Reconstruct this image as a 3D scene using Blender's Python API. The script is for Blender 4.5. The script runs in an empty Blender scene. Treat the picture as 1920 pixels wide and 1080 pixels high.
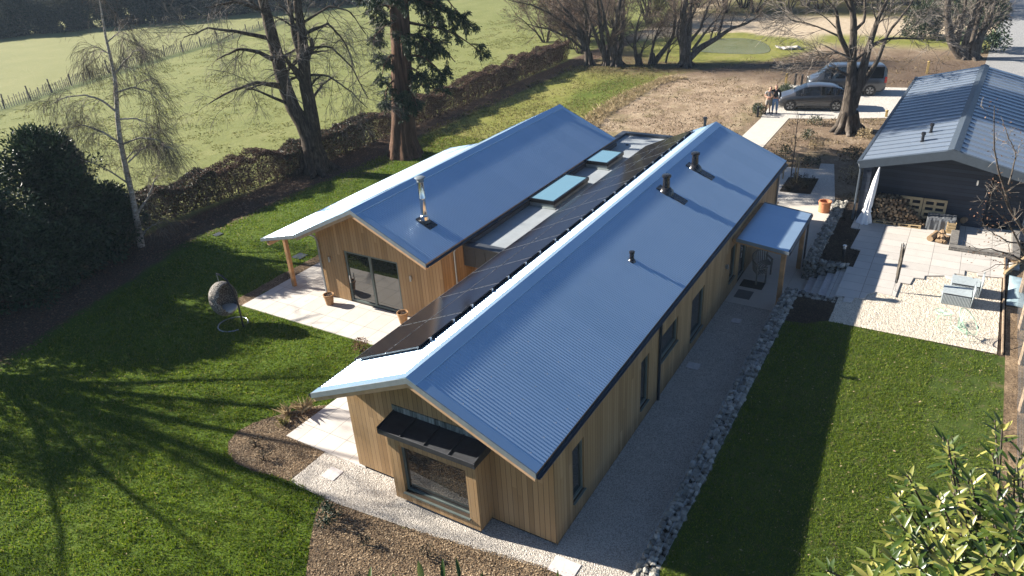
import bpy, bmesh, math, random
import numpy as np
from mathutils import Vector, Matrix

SC = bpy.context.scene
COL = SC.collection
rng = np.random.default_rng(7)
random.seed(7)
rad = math.radians
PI = math.pi

# ------------------------------------------------------------------ camera
cam_d = bpy.data.cameras.new("camera")
cam = bpy.data.objects.new("camera", cam_d)
COL.objects.link(cam)
SC.camera = cam
YAW, PIT, ROL = 0.568421, 0.477111, -0.063478
_f = Vector((math.cos(PIT) * math.cos(YAW), math.cos(PIT) * math.sin(YAW), -math.sin(PIT)))
_r = _f.cross(Vector((0, 0, 1))).normalized()
_u = _r.cross(_f)
_c, _s = math.cos(ROL), math.sin(ROL)
RT, UP = _c * _r + _s * _u, -_s * _r + _c * _u
cam.matrix_world = Matrix(((RT.x, UP.x, -_f.x, -10.34353), (RT.y, UP.y, -_f.y, -5.85987), (RT.z, UP.z, -_f.z, 12.69678), (0, 0, 0, 1)))
cam_d.sensor_width = 36
cam_d.lens = 36 * 1375.9 / 1920
cam_d.clip_start = 0.05
cam_d.clip_end = 3000

# ------------------------------------------------------------------ light
EL, AZ = rad(26.6), rad(100)          # sun stands to the left (+Y), a little behind
W = bpy.data.worlds.new("World")
SC.world = W
W.use_nodes = True
bg = W.node_tree.nodes["Background"]
sky = W.node_tree.nodes.new("ShaderNodeTexSky")
sky.sky_type = 'NISHITA'
sky.sun_disc = False
sky.sun_elevation = EL
sky.sun_rotation = rad(90) - AZ
sky.air_density = 0.75
sky.dust_density = 0.3
sky.ozone_density = 3.0
W.node_tree.links.new(sky.outputs[0], bg.inputs[0])
bg.inputs[1].default_value = 0.052
sun_d = bpy.data.lights.new("sun", 'SUN')
sun_d.energy = 5.0
sun_d.angle = rad(0.5)
sun_d.color = (1.0, 0.925, 0.82)
sun = bpy.data.objects.new("sun", sun_d)
COL.objects.link(sun)
sd = Vector((math.cos(AZ) * math.cos(EL), math.sin(AZ) * math.cos(EL), math.sin(EL)))
sun.rotation_euler = (-sd).to_track_quat('-Z', 'Y').to_euler()
sun.location = (0, 0, 40)
SC.view_settings.view_transform = 'Standard'
SC.view_settings.look = 'None'
SC.view_settings.exposure = 1.76
SC.view_settings.gamma = 1.0

# ------------------------------------------------------------------ node helpers
def nd(nt, typ, ins=None, **attrs):
    n = nt.nodes.new(typ)
    for k, v in attrs.items():
        setattr(n, k, v)
    for k, v in (ins or {}).items():
        s = n.inputs[k]
        if isinstance(v, bpy.types.NodeSocket):
            nt.links.new(v, s)
        else:
            s.default_value = v
    return n

def c4(c):
    return (c[0], c[1], c[2], 1.0)

def mth(nt, op, a, b=0.0, clamp=False):
    n = nd(nt, 'ShaderNodeMath', {0: a, 1: b}, operation=op)
    n.use_clamp = clamp
    return n.outputs[0]

def ramp(nt, fac, stops):
    n = nd(nt, 'ShaderNodeValToRGB', {0: fac})
    el = n.color_ramp.elements
    while len(el) < len(stops):
        el.new(0.5)
    for e, (p, c) in zip(el, stops):
        e.position = p
        e.color = c4(c) if not isinstance(c, (int, float)) else (c, c, c, 1)
    return n.outputs[0]

def noise(nt, vec, scale, detail=4.0, rough=0.55, dist=0.0):
    return nd(nt, 'ShaderNodeTexNoise', {'Vector': vec, 'Scale': scale, 'Detail': detail, 'Roughness': rough, 'Distortion': dist}).outputs[0]

def mix(nt, f, a, b, mode='MIX'):
    n = nd(nt, 'ShaderNodeMix', data_type='RGBA', blend_type=mode)
    for k, v in ((0, f), (6, a), (7, b)):
        if isinstance(v, bpy.types.NodeSocket):
            nt.links.new(v, n.inputs[k])
        else:
            n.inputs[k].default_value = v if k == 0 else c4(v)
    return n.outputs[2]

def bump(nt, h, strength, dist):
    return nd(nt, 'ShaderNodeBump', {'Height': h, 'Strength': strength, 'Distance': dist}).outputs[0]

def smooth(nt, v, a, b):
    n = nd(nt, 'ShaderNodeMapRange', {0: v, 1: a, 2: b, 3: 0.0, 4: 1.0}, interpolation_type='SMOOTHSTEP')
    return n.outputs[0]

def mat(name, base=(0.5, 0.5, 0.5), rough=0.7, metal=0.0, spec=0.5):
    m = bpy.data.materials.new(name)
    m.use_nodes = True
    nt = m.node_tree
    b = nt.nodes["Principled BSDF"]
    b.inputs['Base Color'].default_value = c4(base)
    b.inputs['Roughness'].default_value = rough
    b.inputs['Metallic'].default_value = metal
    b.inputs['Specular IOR Level'].default_value = spec
    return m, nt, b

def setin(nt, b, **kw):
    for k, v in kw.items():
        k = k.replace('_', ' ')
        if isinstance(v, bpy.types.NodeSocket):
            nt.links.new(v, b.inputs[k])
        else:
            b.inputs[k].default_value = v

def wpos(nt):
    return nd(nt, 'ShaderNodeNewGeometry').outputs['Position']

def opos(nt):
    return nd(nt, 'ShaderNodeTexCoord').outputs['Object']

def sep(nt, v):
    return nd(nt, 'ShaderNodeSeparateXYZ', {0: v}).outputs

def island(nt):
    return nd(nt, 'ShaderNodeNewGeometry').outputs['Random Per Island']

MT = {}

def plain(name, base, rough=0.6, metal=0.0, spec=0.5, var=0.12, scale=6.0, bmp=0.0, bscale=60.0, bdist=0.004):
    """plain surface with slight mottling in colour and gloss"""
    m, nt, b = mat(name, base, rough, metal, spec)
    p = opos(nt)
    n = noise(nt, p, scale, 5, 0.6)
    lo = tuple(max(0, c * (1 - var)) for c in base)
    hi = tuple(min(1, c * (1 + var)) for c in base)
    setin(nt, b, Base_Color=ramp(nt, n, [(0.3, lo), (0.7, hi)]))
    setin(nt, b, Roughness=ramp(nt, noise(nt, p, scale * 2.3, 3), [(0.3, max(0.02, rough - 0.07)), (0.7, min(1, rough + 0.07))]))
    if bmp:
        setin(nt, b, Normal=bump(nt, noise(nt, p, bscale, 4, 0.6), bmp, bdist))
    MT[name] = m
    return m

def island_mat(name, stops, rough=0.6, spec=0.4, trans=0.0, bmp=0.0, bscale=25, extra=None, mott=0.35):
    """each loose piece (leaf, stone, chip, twig) gets a colour of its own"""
    m, nt, b = mat(name, stops[0][1], rough, 0, spec)
    c = ramp(nt, island(nt), stops)
    p = wpos(nt)
    c = mix(nt, mott, c, ramp(nt, noise(nt, p, extra or 3.0, 4), [(0.3, 0.45), (0.7, 1.0)]), 'MULTIPLY')
    setin(nt, b, Base_Color=c)
    if bmp:
        setin(nt, b, Normal=bump(nt, noise(nt, p, bscale, 5, 0.65), bmp, 0.02))
    if trans:
        tr = nd(nt, 'ShaderNodeBsdfTranslucent', {'Color': c})
        mx = nd(nt, 'ShaderNodeMixShader', {0: trans, 1: b.outputs[0], 2: tr.outputs[0]})
        nt.links.new(mx.outputs[0], nt.nodes["Material Output"].inputs[0])
    MT[name] = m
    return m

# ------------------------------------------------------------------ object helpers
ORG = {}

def tag(o, label=None, cat=None, group=None, kind=None):
    if label: o['label'] = label
    if cat: o['category'] = cat
    if group: o['group'] = group
    if kind: o['kind'] = kind
    return o

def link(o, parent=None):
    COL.objects.link(o)
    if parent is not None:
        o.parent = parent
    return o

def empty(name, loc=(0, 0, 0), rz=0.0, **kw):
    o = bpy.data.objects.new(name, None)
    o.empty_display_size = 0.2
    o.location = loc
    o.rotation_euler = (0, 0, rz)
    COL.objects.link(o)
    ORG[o.name] = Vector(loc)
    return tag(o, **kw)

class MB:
    """collects geometry for ONE mesh object"""
    def __init__(s):
        s.v, s.f, s.mi = [], [], []
        s.n = 0
        s.cur = 0

    def add(s, verts, faces):
        verts = np.asarray(verts, float).reshape(-1, 3)
        o = s.n
        s.v.append(verts)
        for f in faces:
            s.f.append(tuple(i + o for i in f))
            s.mi.append(s.cur)
        s.n += len(verts)
        return s

    def box(s, x0, x1, y0, y1, z0, z1):
        v = [(x, y, z) for z in (z0, z1) for y in (y0, y1) for x in (x0, x1)]
        return s.add(v, [(0, 2, 3, 1), (4, 5, 7, 6), (0, 1, 5, 4), (2, 6, 7, 3), (0, 4, 6, 2), (1, 3, 7, 5)])

    def beam(s, a, b, w, h, up=(0, 0, 1)):
        a, b = Vector(a), Vector(b)
        d = (b - a).normalized()
        u = Vector(up)
        r = d.cross(u)
        if r.length < 1e-4:
            r = d.cross(Vector((1, 0, 0)))
        r.normalize()
        u = r.cross(d)
        v = []
        for p in (a, b):
            for i, j in ((-1, -1), (1, -1), (1, 1), (-1, 1)):
                v.append(tuple(p + r * (i * w / 2) + u * (j * h / 2)))
        return s.add(v, [(3, 2, 1, 0), (4, 5, 6, 7), (0, 1, 5, 4), (1, 2, 6, 5), (2, 3, 7, 6), (3, 0, 4, 7)])

    def tube(s, pts, r, sides=8, cap=True):
        P = np.asarray(pts, float)[None]
        Rr = np.full((1, P.shape[1]), r) if np.isscalar(r) else np.asarray(r, float)[None]
        V, F = tubes(P, Rr, sides)
        s.add(V, F)
        if cap:
            o = s.n - len(V)
            s.f.append(tuple(o + i for i in reversed(range(sides)))); s.mi.append(s.cur)
            s.f.append(tuple(o + len(V) - sides + i for i in range(sides))); s.mi.append(s.cur)
        return s

    def lathe(s, c, prof, seg=20, cap0=True, cap1=True):
        v, f = [], []
        for r, z in prof:
            for k in range(seg):
                a = 2 * PI * k / seg
                v.append((c[0] + r * math.cos(a), c[1] + r * math.sin(a), c[2] + z))
        for i in range(len(prof) - 1):
            for k in range(seg):
                k2 = (k + 1) % seg
                f.append((i * seg + k, i * seg + k2, (i + 1) * seg + k2, (i + 1) * seg + k))
        if cap0: f.append(tuple(reversed(range(seg))))
        if cap1: f.append(tuple((len(prof) - 1) * seg + k for k in range(seg)))
        return s.add(v, f)

    def prism(s, poly, z0, z1):
        a = sum(poly[i][0] * poly[(i + 1) % len(poly)][1] - poly[(i + 1) % len(poly)][0] * poly[i][1] for i in range(len(poly)))
        if a < 0: poly = poly[::-1]
        n = len(poly)
        zt = z1 if callable(z1) else (lambda x, y: z1)
        v = [(x, y, z0) for x, y in poly] + [(x, y, zt(x, y)) for x, y in poly]
        f = [tuple(reversed(range(n))), tuple(range(n, 2 * n))]
        f += [(i, (i + 1) % n, n + (i + 1) % n, n + i) for i in range(n)]
        return s.add(v, f)

    def sheet(s, poly, z):
        a = sum(poly[i][0] * poly[(i + 1) % len(poly)][1] - poly[(i + 1) % len(poly)][0] * poly[i][1] for i in range(len(poly)))
        if a < 0: poly = poly[::-1]
        zt = z if callable(z) else (lambda x, y: z)
        return s.add([(x, y, zt(x, y)) for x, y in poly], [tuple(range(len(poly)))])

    def yz_prism(s, poly, x0, x1):
        """outline in (y, z) pulled along x"""
        n = len(poly)
        v = [(x0, y, z) for y, z in poly] + [(x1, y, z) for y, z in poly]
        f = [tuple(range(n)), tuple(reversed(range(n, 2 * n)))]
        f += [(i, n + i, n + (i + 1) % n, (i + 1) % n) for i in range(n)]
        return s.add(v, f)

    def quads(s, V):
        """V (N,4,3) loose quads"""
        N = len(V)
        o = s.n
        s.v.append(V.reshape(-1, 3))
        idx = (np.arange(N * 4).reshape(N, 4) + o)
        s.f.extend(map(tuple, idx.tolist()))
        s.mi.extend([s.cur] * N)
        s.n += N * 4
        return s

    def build(s, name, m, parent=None, smooth=False, bevel=0.0, base=None, local=False, weld=False):
        V = np.concatenate(s.v) if s.v else np.zeros((0, 3))
        if parent is not None:
            org = np.zeros(3) if local else np.array(ORG[parent.name])
        elif base is not None:
            org = np.array(base, float)
        else:
            lo, hi = V.min(0), V.max(0)
            org = np.array([(lo[0] + hi[0]) / 2, (lo[1] + hi[1]) / 2, lo[2]])
        me = bpy.data.meshes.new(name)
        V = V - org
        me.vertices.add(len(V))
        me.vertices.foreach_set('co', V.astype(np.float32).ravel())
        ln = np.fromiter((len(f) for f in s.f), int, len(s.f))
        me.loops.add(int(ln.sum()))
        me.loops.foreach_set('vertex_index', np.fromiter((i for f in s.f for i in f), np.int32, int(ln.sum())))
        me.polygons.add(len(s.f))
        me.polygons.foreach_set('loop_start', np.concatenate([[0], np.cumsum(ln)[:-1]]).astype(np.int32))
        me.polygons.foreach_set('loop_total', ln.astype(np.int32))
        ms = m if isinstance(m, (list, tuple)) else [m]
        for q in ms:
            me.materials.append(MT[q] if isinstance(q, str) else q)
        me.polygons.foreach_set('material_index', np.array(s.mi, np.int32))
        me.polygons.foreach_set('use_smooth', np.full(len(s.f), bool(smooth)))
        me.update(calc_edges=True)
        me.validate()
        o = bpy.data.objects.new(name, me)
        if smooth and smooth != 'all':
            try:
                me.set_sharp_from_angle(angle=rad(40))
            except Exception:
                pass
        if bevel:
            bv = o.modifiers.new('bevel', 'BEVEL')
            bv.width = bevel
            bv.segments = 2
            bv.limit_method = 'ANGLE'
            bv.angle_limit = rad(40)
        COL.objects.link(o)
        if parent is not None:
            o.parent = parent
            ORG[o.name] = Vector(ORG[parent.name]) if not local else Vector((0, 0, 0))
        else:
            o.location = org
            ORG[o.name] = Vector(org)
        return o

def tubes(P, R, sides):
    """P (N,K,3), R (N,K): tapered tubes"""
    N, K, _ = P.shape
    T = np.empty_like(P)
    T[:, 1:-1] = P[:, 2:] - P[:, :-2]
    T[:, 0] = P[:, 1] - P[:, 0]
    T[:, -1] = P[:, -1] - P[:, -2]
    T /= np.linalg.norm(T, axis=2, keepdims=True) + 1e-9
    mean = P[:, -1] - P[:, 0]
    mean /= np.linalg.norm(mean, axis=1, keepdims=True) + 1e-9
    ref = np.where(np.abs(mean[:, 2:3]) > 0.8, np.array([[1.0, 0.13, 0.0]]), np.array([[0.0, 0.0, 1.0]]))
    U = np.cross(T, ref[:, None])
    U /= np.linalg.norm(U, axis=2, keepdims=True) + 1e-9
    B = np.cross(T, U)
    a = np.arange(sides) * 2 * PI / sides
    ring = U[:, :, None] * np.cos(a)[None, None, :, None] - B[:, :, None] * np.sin(a)[None, None, :, None]
    V = P[:, :, None] + ring * R[:, :, None, None]
    i = np.arange(N * (K - 1))
    n_, k_ = i // (K - 1), i % (K - 1)
    b0 = (n_ * K + k_) * sides
    F = []
    for s in range(sides):
        s2 = (s + 1) % sides
        F.append(np.stack([b0 + s, b0 + sides + s, b0 + sides + s2, b0 + s2], 1))
    F = np.concatenate(F)
    return V.reshape(-1, 3), F.tolist()

def resample(L, K):
    L = np.asarray(L, float)
    d = np.concatenate([[0], np.cumsum(np.linalg.norm(np.diff(L[:, :3], axis=0), axis=1))])
    t = np.linspace(0, d[-1], K)
    return np.stack([np.interp(t, d, L[:, j]) for j in range(4)], 1)

def kids(P, R, n, ang, length, K=6, t0=0.25, t1=1.0, droop=0.0, up=0.0, wob=0.12, rfac=0.5, rtip=0.3, lvar=0.4, shrink=0.4, rmin=0.004):
    """n side branches on every polyline"""
    N, Kp, _ = P.shape
    t = rng.uniform(t0, t1, (N, n)) * (Kp - 1) * 0.999
    i = t.astype(int)
    f = (t - i)[..., None]
    ar = np.arange(N)[:, None]
    p = P[ar, i] * (1 - f) + P[ar, i + 1] * f
    tg = P[ar, i + 1] - P[ar, i]
    tg /= np.linalg.norm(tg, axis=2, keepdims=True) + 1e-9
    r = (R[ar, i] * (1 - f[..., 0]) + R[ar, i + 1] * f[..., 0]) * rfac
    q = rng.normal(size=tg.shape)
    q -= (q * tg).sum(2, keepdims=True) * tg
    q /= np.linalg.norm(q, axis=2, keepdims=True) + 1e-9
    a = rng.normal(ang, 0.2, (N, n))[..., None]
    d = tg * np.cos(a) + q * np.sin(a)
    L = length * rng.uniform(1 - lvar, 1 + lvar, (N, n)) * (1 - shrink * (t / (Kp - 1)))
    p, d, L, r = p.reshape(-1, 3), d.reshape(-1, 3), L.reshape(-1), r.reshape(-1)
    out = np.empty((len(p), K, 3))
    out[:, 0] = p
    st = (L / (K - 1))[:, None]
    for k in range(1, K):
        d = d + rng.normal(size=d.shape) * wob
        d[:, 2] += up - droop * (k / K)
        d /= np.linalg.norm(d, axis=1, keepdims=True) + 1e-9
        out[:, k] = out[:, k - 1] + d * st
    rr = np.maximum(r, rmin)[:, None] * np.linspace(1, rtip, K)[None]
    return out, np.maximum(rr, rmin * 0.7)

def leaves(C, D, length, width, lift=0.25):
    """folded diamond leaf quads at C pointing along D"""
    N = len(C)
    D = D / (np.linalg.norm(D, axis=1, keepdims=True) + 1e-9)
    q = rng.normal(size=D.shape)
    S = np.cross(D, q)
    S /= np.linalg.norm(S, axis=1, keepdims=True) + 1e-9
    U = np.cross(S, D)
    L = (length * rng.uniform(0.7, 1.3, N))[:, None]
    Wd = (width * rng.uniform(0.7, 1.3, N))[:, None]
    V = np.stack([C, C + D * L * 0.45 + S * Wd / 2 + U * L * lift * 0.3, C + D * L, C + D * L * 0.5 - S * Wd / 2 + U * L * lift * 0.3], 1)
    return V

def inpoly(X, Y, poly):
    r = np.zeros(len(X), bool)
    n = len(poly)
    for i in range(n):
        x0, y0 = poly[i]
        x1, y1 = poly[(i + 1) % n]
        c = ((y0 > Y) != (y1 > Y)) & (X < (x1 - x0) * (Y - y0) / (y1 - y0 + 1e-12) + x0)
        r ^= c
    return r

def scatter(poly, dens, holes=()):
    P = np.array(poly)
    lo, hi = P.min(0), P.max(0)
    n = int((hi - lo).prod() * dens)
    X = rng.uniform(lo[0], hi[0], n)
    Y = rng.uniform(lo[1], hi[1], n)
    k = inpoly(X, Y, poly)
    for h in holes:
        k &= ~inpoly(X, Y, h)
    return X[k], Y[k]

def wavy(poly, amp=0.08, step=0.25, seed=1):
    """densify an outline and wobble it"""
    r = np.random.default_rng(seed)
    out = []
    n = len(poly)
    for i in range(n):
        a, b = np.array(poly[i], float), np.array(poly[(i + 1) % n], float)
        k = max(1, int(np.linalg.norm(b - a) / step))
        for j in range(k):
            p = a + (b - a) * j / k + r.normal(0, amp, 2) * (0 if j == 0 else 1)
            out.append(tuple(p))
    return out

def rounded(poly, it=2):
    for _ in range(it):
        o = []
        for i in range(len(poly)):
            a, b = np.array(poly[i]), np.array(poly[(i + 1) % len(poly)])
            o += [tuple(a * .75 + b * .25), tuple(a * .25 + b * .75)]
        poly = o
    return poly

def vn(X, Y, sc, seed=0):
    """cheap smooth value noise on the ground"""
    r = np.random.default_rng(seed)
    T = r.uniform(0, 1, (64, 64))
    x, y = np.asarray(X) / sc, np.asarray(Y) / sc
    i, j = np.floor(x).astype(int), np.floor(y).astype(int)
    u, v = x - i, y - j
    u, v = u * u * (3 - 2 * u), v * v * (3 - 2 * v)
    g = lambda a, b: T[a % 64, b % 64]
    return (g(i, j) * (1 - u) + g(i + 1, j) * u) * (1 - v) + (g(i, j + 1) * (1 - u) + g(i + 1, j + 1) * u) * v

# ------------------------------------------------------------------ materials
def grass_col(nt, p, a, b, c, s=1.0):
    n1 = noise(nt, p, 0.35 * s, 5, 0.6)
    n2 = noise(nt, p, 3.5 * s, 5, 0.65)
    n3 = noise(nt, p, 22 * s, 4, 0.7)
    k = mth(nt, 'ADD', mth(nt, 'MULTIPLY', n1, 0.45), mth(nt, 'ADD', mth(nt, 'MULTIPLY', n2, 0.3), mth(nt, 'MULTIPLY', n3, 0.25)))
    return ramp(nt, k, [(0.36, a), (0.5, b), (0.64, c)])

def make_ground():
    m, nt, b = mat('ground', rough=0.95, spec=0.15)
    p = wpos(nt)
    x, y, z = sep(nt, p)
    nA = mth(nt, 'SUBTRACT', noise(nt, p, 0.5, 5, 0.65), 0.5)
    nB = mth(nt, 'SUBTRACT', noise(nt, p, 0.13, 4, 0.6), 0.5)
    xd = mth(nt, 'ADD', x, mth(nt, 'ADD', mth(nt, 'MULTIPLY', nA, 3.0), mth(nt, 'MULTIPLY', nB, 6.0)))
    yd = mth(nt, 'ADD', y, mth(nt, 'ADD', mth(nt, 'MULTIPLY', nA, 2.0), mth(nt, 'MULTIPLY', nB, 2.0)))
    yl = mth(nt, 'ADD', y, mth(nt, 'MULTIPLY', nA, 1.3))
    field = grass_col(nt, p, (0.118, 0.136, 0.035), (0.150, 0.164, 0.050), (0.20, 0.20, 0.073), 0.8)
    fd = mth(nt, 'ABSOLUTE', mth(nt, 'ADD', mth(nt, 'SUBTRACT', mth(nt, 'MULTIPLY', x, 0.318), mth(nt, 'MULTIPLY', y, 0.948)), 54.55))
    field = mix(nt, mth(nt, 'MULTIPLY', smooth(nt, fd, 1.6, 0.7), 0.75), field, (0.05, 0.075, 0.018))
    far_f = smooth(nt, mth(nt, 'SUBTRACT', mth(nt, 'MULTIPLY', y, 0.948), mth(nt, 'MULTIPLY', x, 0.318)), 54.0, 56.0)
    field = mix(nt, mth(nt, 'MULTIPLY', far_f, 0.4), field, (0.215, 0.21, 0.095))
    lawn = grass_col(nt, p, (0.03, 0.055, 0.004), (0.055, 0.095, 0.006), (0.095, 0.135, 0.014))
    dry = grass_col(nt, p, (0.10, 0.12, 0.02), (0.16, 0.165, 0.036), (0.23, 0.205, 0.075))
    litter = ramp(nt, noise(nt, p, 14, 6, 0.75), [(0.35, (0.03, 0.02, 0.014)), (0.5, (0.075, 0.05, 0.034)), (0.68, (0.16, 0.11, 0.075))])
    s1 = noise(nt, p, 0.6, 7, 0.72)
    s2 = noise(nt, p, 9, 6, 0.75)
    soil = ramp(nt, mth(nt, 'ADD', mth(nt, 'MULTIPLY', s1, 0.5), mth(nt, 'MULTIPLY', s2, 0.5)), [(0.36, (0.11, 0.075, 0.047)), (0.49, (0.24, 0.175, 0.115)), (0.62, (0.43, 0.345, 0.24))])
    pale = ramp(nt, noise(nt, p, 2.5, 6, 0.7), [(0.3, (0.30, 0.235, 0.16)), (0.7, (0.46, 0.385, 0.28))])
    # garden side of the hedge
    col = mix(nt, smooth(nt, yl, 26.2, 25.4), field, dry)
    lm = mth(nt, 'MULTIPLY', smooth(nt, xd, 29.0, 21.0), smooth(nt, yl, 26.0, 25.0))
    col = mix(nt, lm, col, lawn)
    # a greener tongue in the dry grass
    ell = mth(nt, 'ADD', mth(nt, 'POWER', mth(nt, 'DIVIDE', mth(nt, 'SUBTRACT', xd, 41.0), 7.0), 2.0), mth(nt, 'POWER', mth(nt, 'DIVIDE', mth(nt, 'SUBTRACT', yd, 17.5), 2.2), 2.0))
    col = mix(nt, mth(nt, 'MULTIPLY', smooth(nt, ell, 1.2, 0.2), 0.7), col, lawn)
    # litter below hedge and trees
    l1 = mth(nt, 'MULTIPLY', smooth(nt, yl, 22.9, 23.6), smooth(nt, yl, 26.4, 25.6))
    ledge = mth(nt, 'ADD', smooth(nt, xd, 23.0, 19.0), smooth(nt, yl, 23.3, 24.0), clamp=True)
    col = mix(nt, mth(nt, 'MULTIPLY', l1, ledge), col, litter)
    l1b = mth(nt, 'MULTIPLY', mth(nt, 'MULTIPLY', smooth(nt, yl, 21.4, 22.2), smooth(nt, yl, 26.4, 25.6)), mth(nt, 'MULTIPLY', smooth(nt, x, 16.0, 19.0), smooth(nt, x, 26.0, 23.5)))
    col = mix(nt, mth(nt, 'MULTIPLY', l1b, 0.75), col, litter)
    l1c = mth(nt, 'MULTIPLY', smooth(nt, mth(nt, 'SUBTRACT', yl, mth(nt, 'MULTIPLY', x, 0.28)), 20.6, 21.2), smooth(nt, yl, 26.4, 25.6))
    col = mix(nt, mth(nt, 'MULTIPLY', l1c, smooth(nt, x, 8.0, 6.0)), col, litter)
    # bare soil round the drive
    edge = mth(nt, 'SUBTRACT', yd, mth(nt, 'MULTIPLY', smooth(nt, x, 46.0, 56.0), -5.0))
    sm = mth(nt, 'MULTIPLY', smooth(nt, edge, 15.6, 14.2), smooth(nt, x, 27.0, 31.0))
    rough = mth(nt, 'MULTIPLY', smooth(nt, noise(nt, p, 0.28, 5, 0.7), 0.5, 0.66), 0.55)
    soil = mix(nt, rough, soil, mix(nt, 0.5, litter, dry))
    col = mix(nt, sm, col, soil)
    col = mix(nt, mth(nt, 'MULTIPLY', smooth(nt, x, 18.0, 20.0), smooth(nt, y, 6.0, 5.0)), col, mix(nt, 0.45, soil, litter))
    # woodland floor
    l2 = mth(nt, 'MULTIPLY', smooth(nt, xd, 45.0, 50.0), mth(nt, 'MULTIPLY', smooth(nt, xd, 62.0, 56.0), smooth(nt, y, 26.0, 25.0)))
    col = mix(nt, mth(nt, 'MULTIPLY', l2, 0.75), col, litter)
    far = mth(nt, 'MULTIPLY', smooth(nt, xd, 62.0, 68.0), smooth(nt, yd, 27.0, 24.0))
    col = mix(nt, far, col, pale)
    pe = mth(nt, 'ADD', mth(nt, 'POWER', mth(nt, 'DIVIDE', mth(nt, 'SUBTRACT', xd, 61.0), 8.5), 2.0), mth(nt, 'POWER', mth(nt, 'DIVIDE', mth(nt, 'SUBTRACT', yd, 14.5), 8.0), 2.0))
    col = mix(nt, smooth(nt, pe, 1.15, 0.75), col, dry)
    col = mix(nt, mth(nt, 'MULTIPLY', mth(nt, 'MULTIPLY', smooth(nt, x, 62.0, 66.0), smooth(nt, x, 71.0, 68.0)), smooth(nt, y, 9.0, 6.0)), col, dry)
    far2 = smooth(nt, x, 79.0, 84.0)
    col = mix(nt, mth(nt, 'MULTIPLY', far2, smooth(nt, y, 26.0, 22.0)), col, mix(nt, 0.5, litter, dry))
    h = mth(nt, 'ADD', mth(nt, 'MULTIPLY', noise(nt, p, 1.6, 6, 0.7), 0.6), mth(nt, 'MULTIPLY', noise(nt, p, 12, 5, 0.7), 0.25))
    setin(nt, b, Base_Color=col, Normal=bump(nt, h, 0.75, 0.2))
    MT['ground'] = m
make_ground()

def make_lawn():
    m, nt, b = mat('lawn', rough=0.9, spec=0.2)
    p = wpos(nt)
    col = grass_col(nt, p, (0.026, 0.045, 0.005), (0.045, 0.072, 0.008), (0.085, 0.105, 0.02))
    worn = mth(nt, 'MULTIPLY', smooth(nt, noise(nt, p, 4, 6, 0.75), 0.52, 0.7), 0.6)
    col = mix(nt, worn, col, (0.13, 0.095, 0.055))
    setin(nt, b, Base_Color=col, Normal=bump(nt, noise(nt, p, 18, 5, 0.75), 0.9, 0.05))
    MT['lawn'] = m
make_lawn()

def make_stone_paving(name, c0, c1, joint, sx, sy, rot=0.0):
    m, nt, b = mat(name, rough=0.75, spec=0.3)
    p = wpos(nt)
    mp = nd(nt, 'ShaderNodeMapping', {0: p, 2: (0, 0, rot)}).outputs[0]
    br = nd(nt, 'ShaderNodeTexBrick', {'Vector': mp, 'Color1': c4(c0), 'Color2': c4(c1), 'Mortar': c4(joint), 'Scale': 1.0, 'Mortar Size': 0.009, 'Mortar Smooth': 0.3, 'Bias': 0.0, 'Brick Width': sx, 'Row Height': sy})
    br.offset = 0.37
    br.offset_frequency = 1
    n = noise(nt, p, 3.0, 6, 0.65)
    col = mix(nt, 0.5, br.outputs[0], ramp(nt, n, [(0.3, 0.78), (0.7, 1.0)]), 'MULTIPLY')
    n2 = noise(nt, p, 0.8, 4, 0.6)
    col = mix(nt, mth(nt, 'MULTIPLY', smooth(nt, n2, 0.55, 0.75), 0.35), col, tuple(v * 0.75 for v in c0))
    h = mth(nt, 'SUBTRACT', mth(nt, 'MULTIPLY', noise(nt, p, 30, 5, 0.6), 0.3), br.outputs[1])
    setin(nt, b, Base_Color=col, Normal=bump(nt, h, 0.5, 0.006))
    MT[name] = m
make_stone_paving('limestone', (0.53, 0.50, 0.455), (0.47, 0.44, 0.40), (0.22, 0.20, 0.18), 1.0, 0.62)
make_stone_paving('limestone_upper', (0.47, 0.44, 0.40), (0.415, 0.39, 0.355), (0.2, 0.185, 0.165), 0.9, 0.6, PI / 2)
make_stone_paving('walkway', (0.52, 0.48, 0.415), (0.49, 0.45, 0.39), (0.40, 0.35, 0.28), 2.2, 1.7)

def make_gravel(name, dark, mid, light, scale=34.0, bm=1.0):
    m, nt, b = mat(name, rough=0.9, spec=0.25)
    p = wpos(nt)
    vo = nd(nt, 'ShaderNodeTexVoronoi', {'Vector': p, 'Scale': scale})
    vo2 = nd(nt, 'ShaderNodeTexVoronoi', {'Vector': p, 'Scale': scale * 0.45})
    r = sep(nt, vo.outputs['Color'])[0]
    k = mth(nt, 'ADD', mth(nt, 'MULTIPLY', r, 0.6), mth(nt, 'MULTIPLY', noise(nt, p, 1.6, 5, 0.7), 0.4))
    col = ramp(nt, k, [(0.25, dark), (0.5, mid), (0.8, light)])
    h = mth(nt, 'ADD', mth(nt, 'MULTIPLY', vo.outputs['Distance'], -1.0), mth(nt, 'MULTIPLY', vo2.outputs['Distance'], -0.9))
    h = mth(nt, 'ADD', h, mth(nt, 'MULTIPLY', noise(nt, p, 4.5, 4, 0.6), 1.6))
    setin(nt, b, Base_Color=col, Normal=bump(nt, h, bm, 0.03))
    MT[name] = m
make_gravel('gravel', (0.33, 0.30, 0.26), (0.48, 0.44, 0.385), (0.62, 0.575, 0.51), 48)
make_gravel('cream_gravel', (0.38, 0.33, 0.26), (0.52, 0.46, 0.37), (0.62, 0.56, 0.46), 34, 0.8)
make_gravel('drive_gravel', (0.36, 0.34, 0.30), (0.45, 0.42, 0.375), (0.53, 0.50, 0.45), 30, 0.5)
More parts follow.
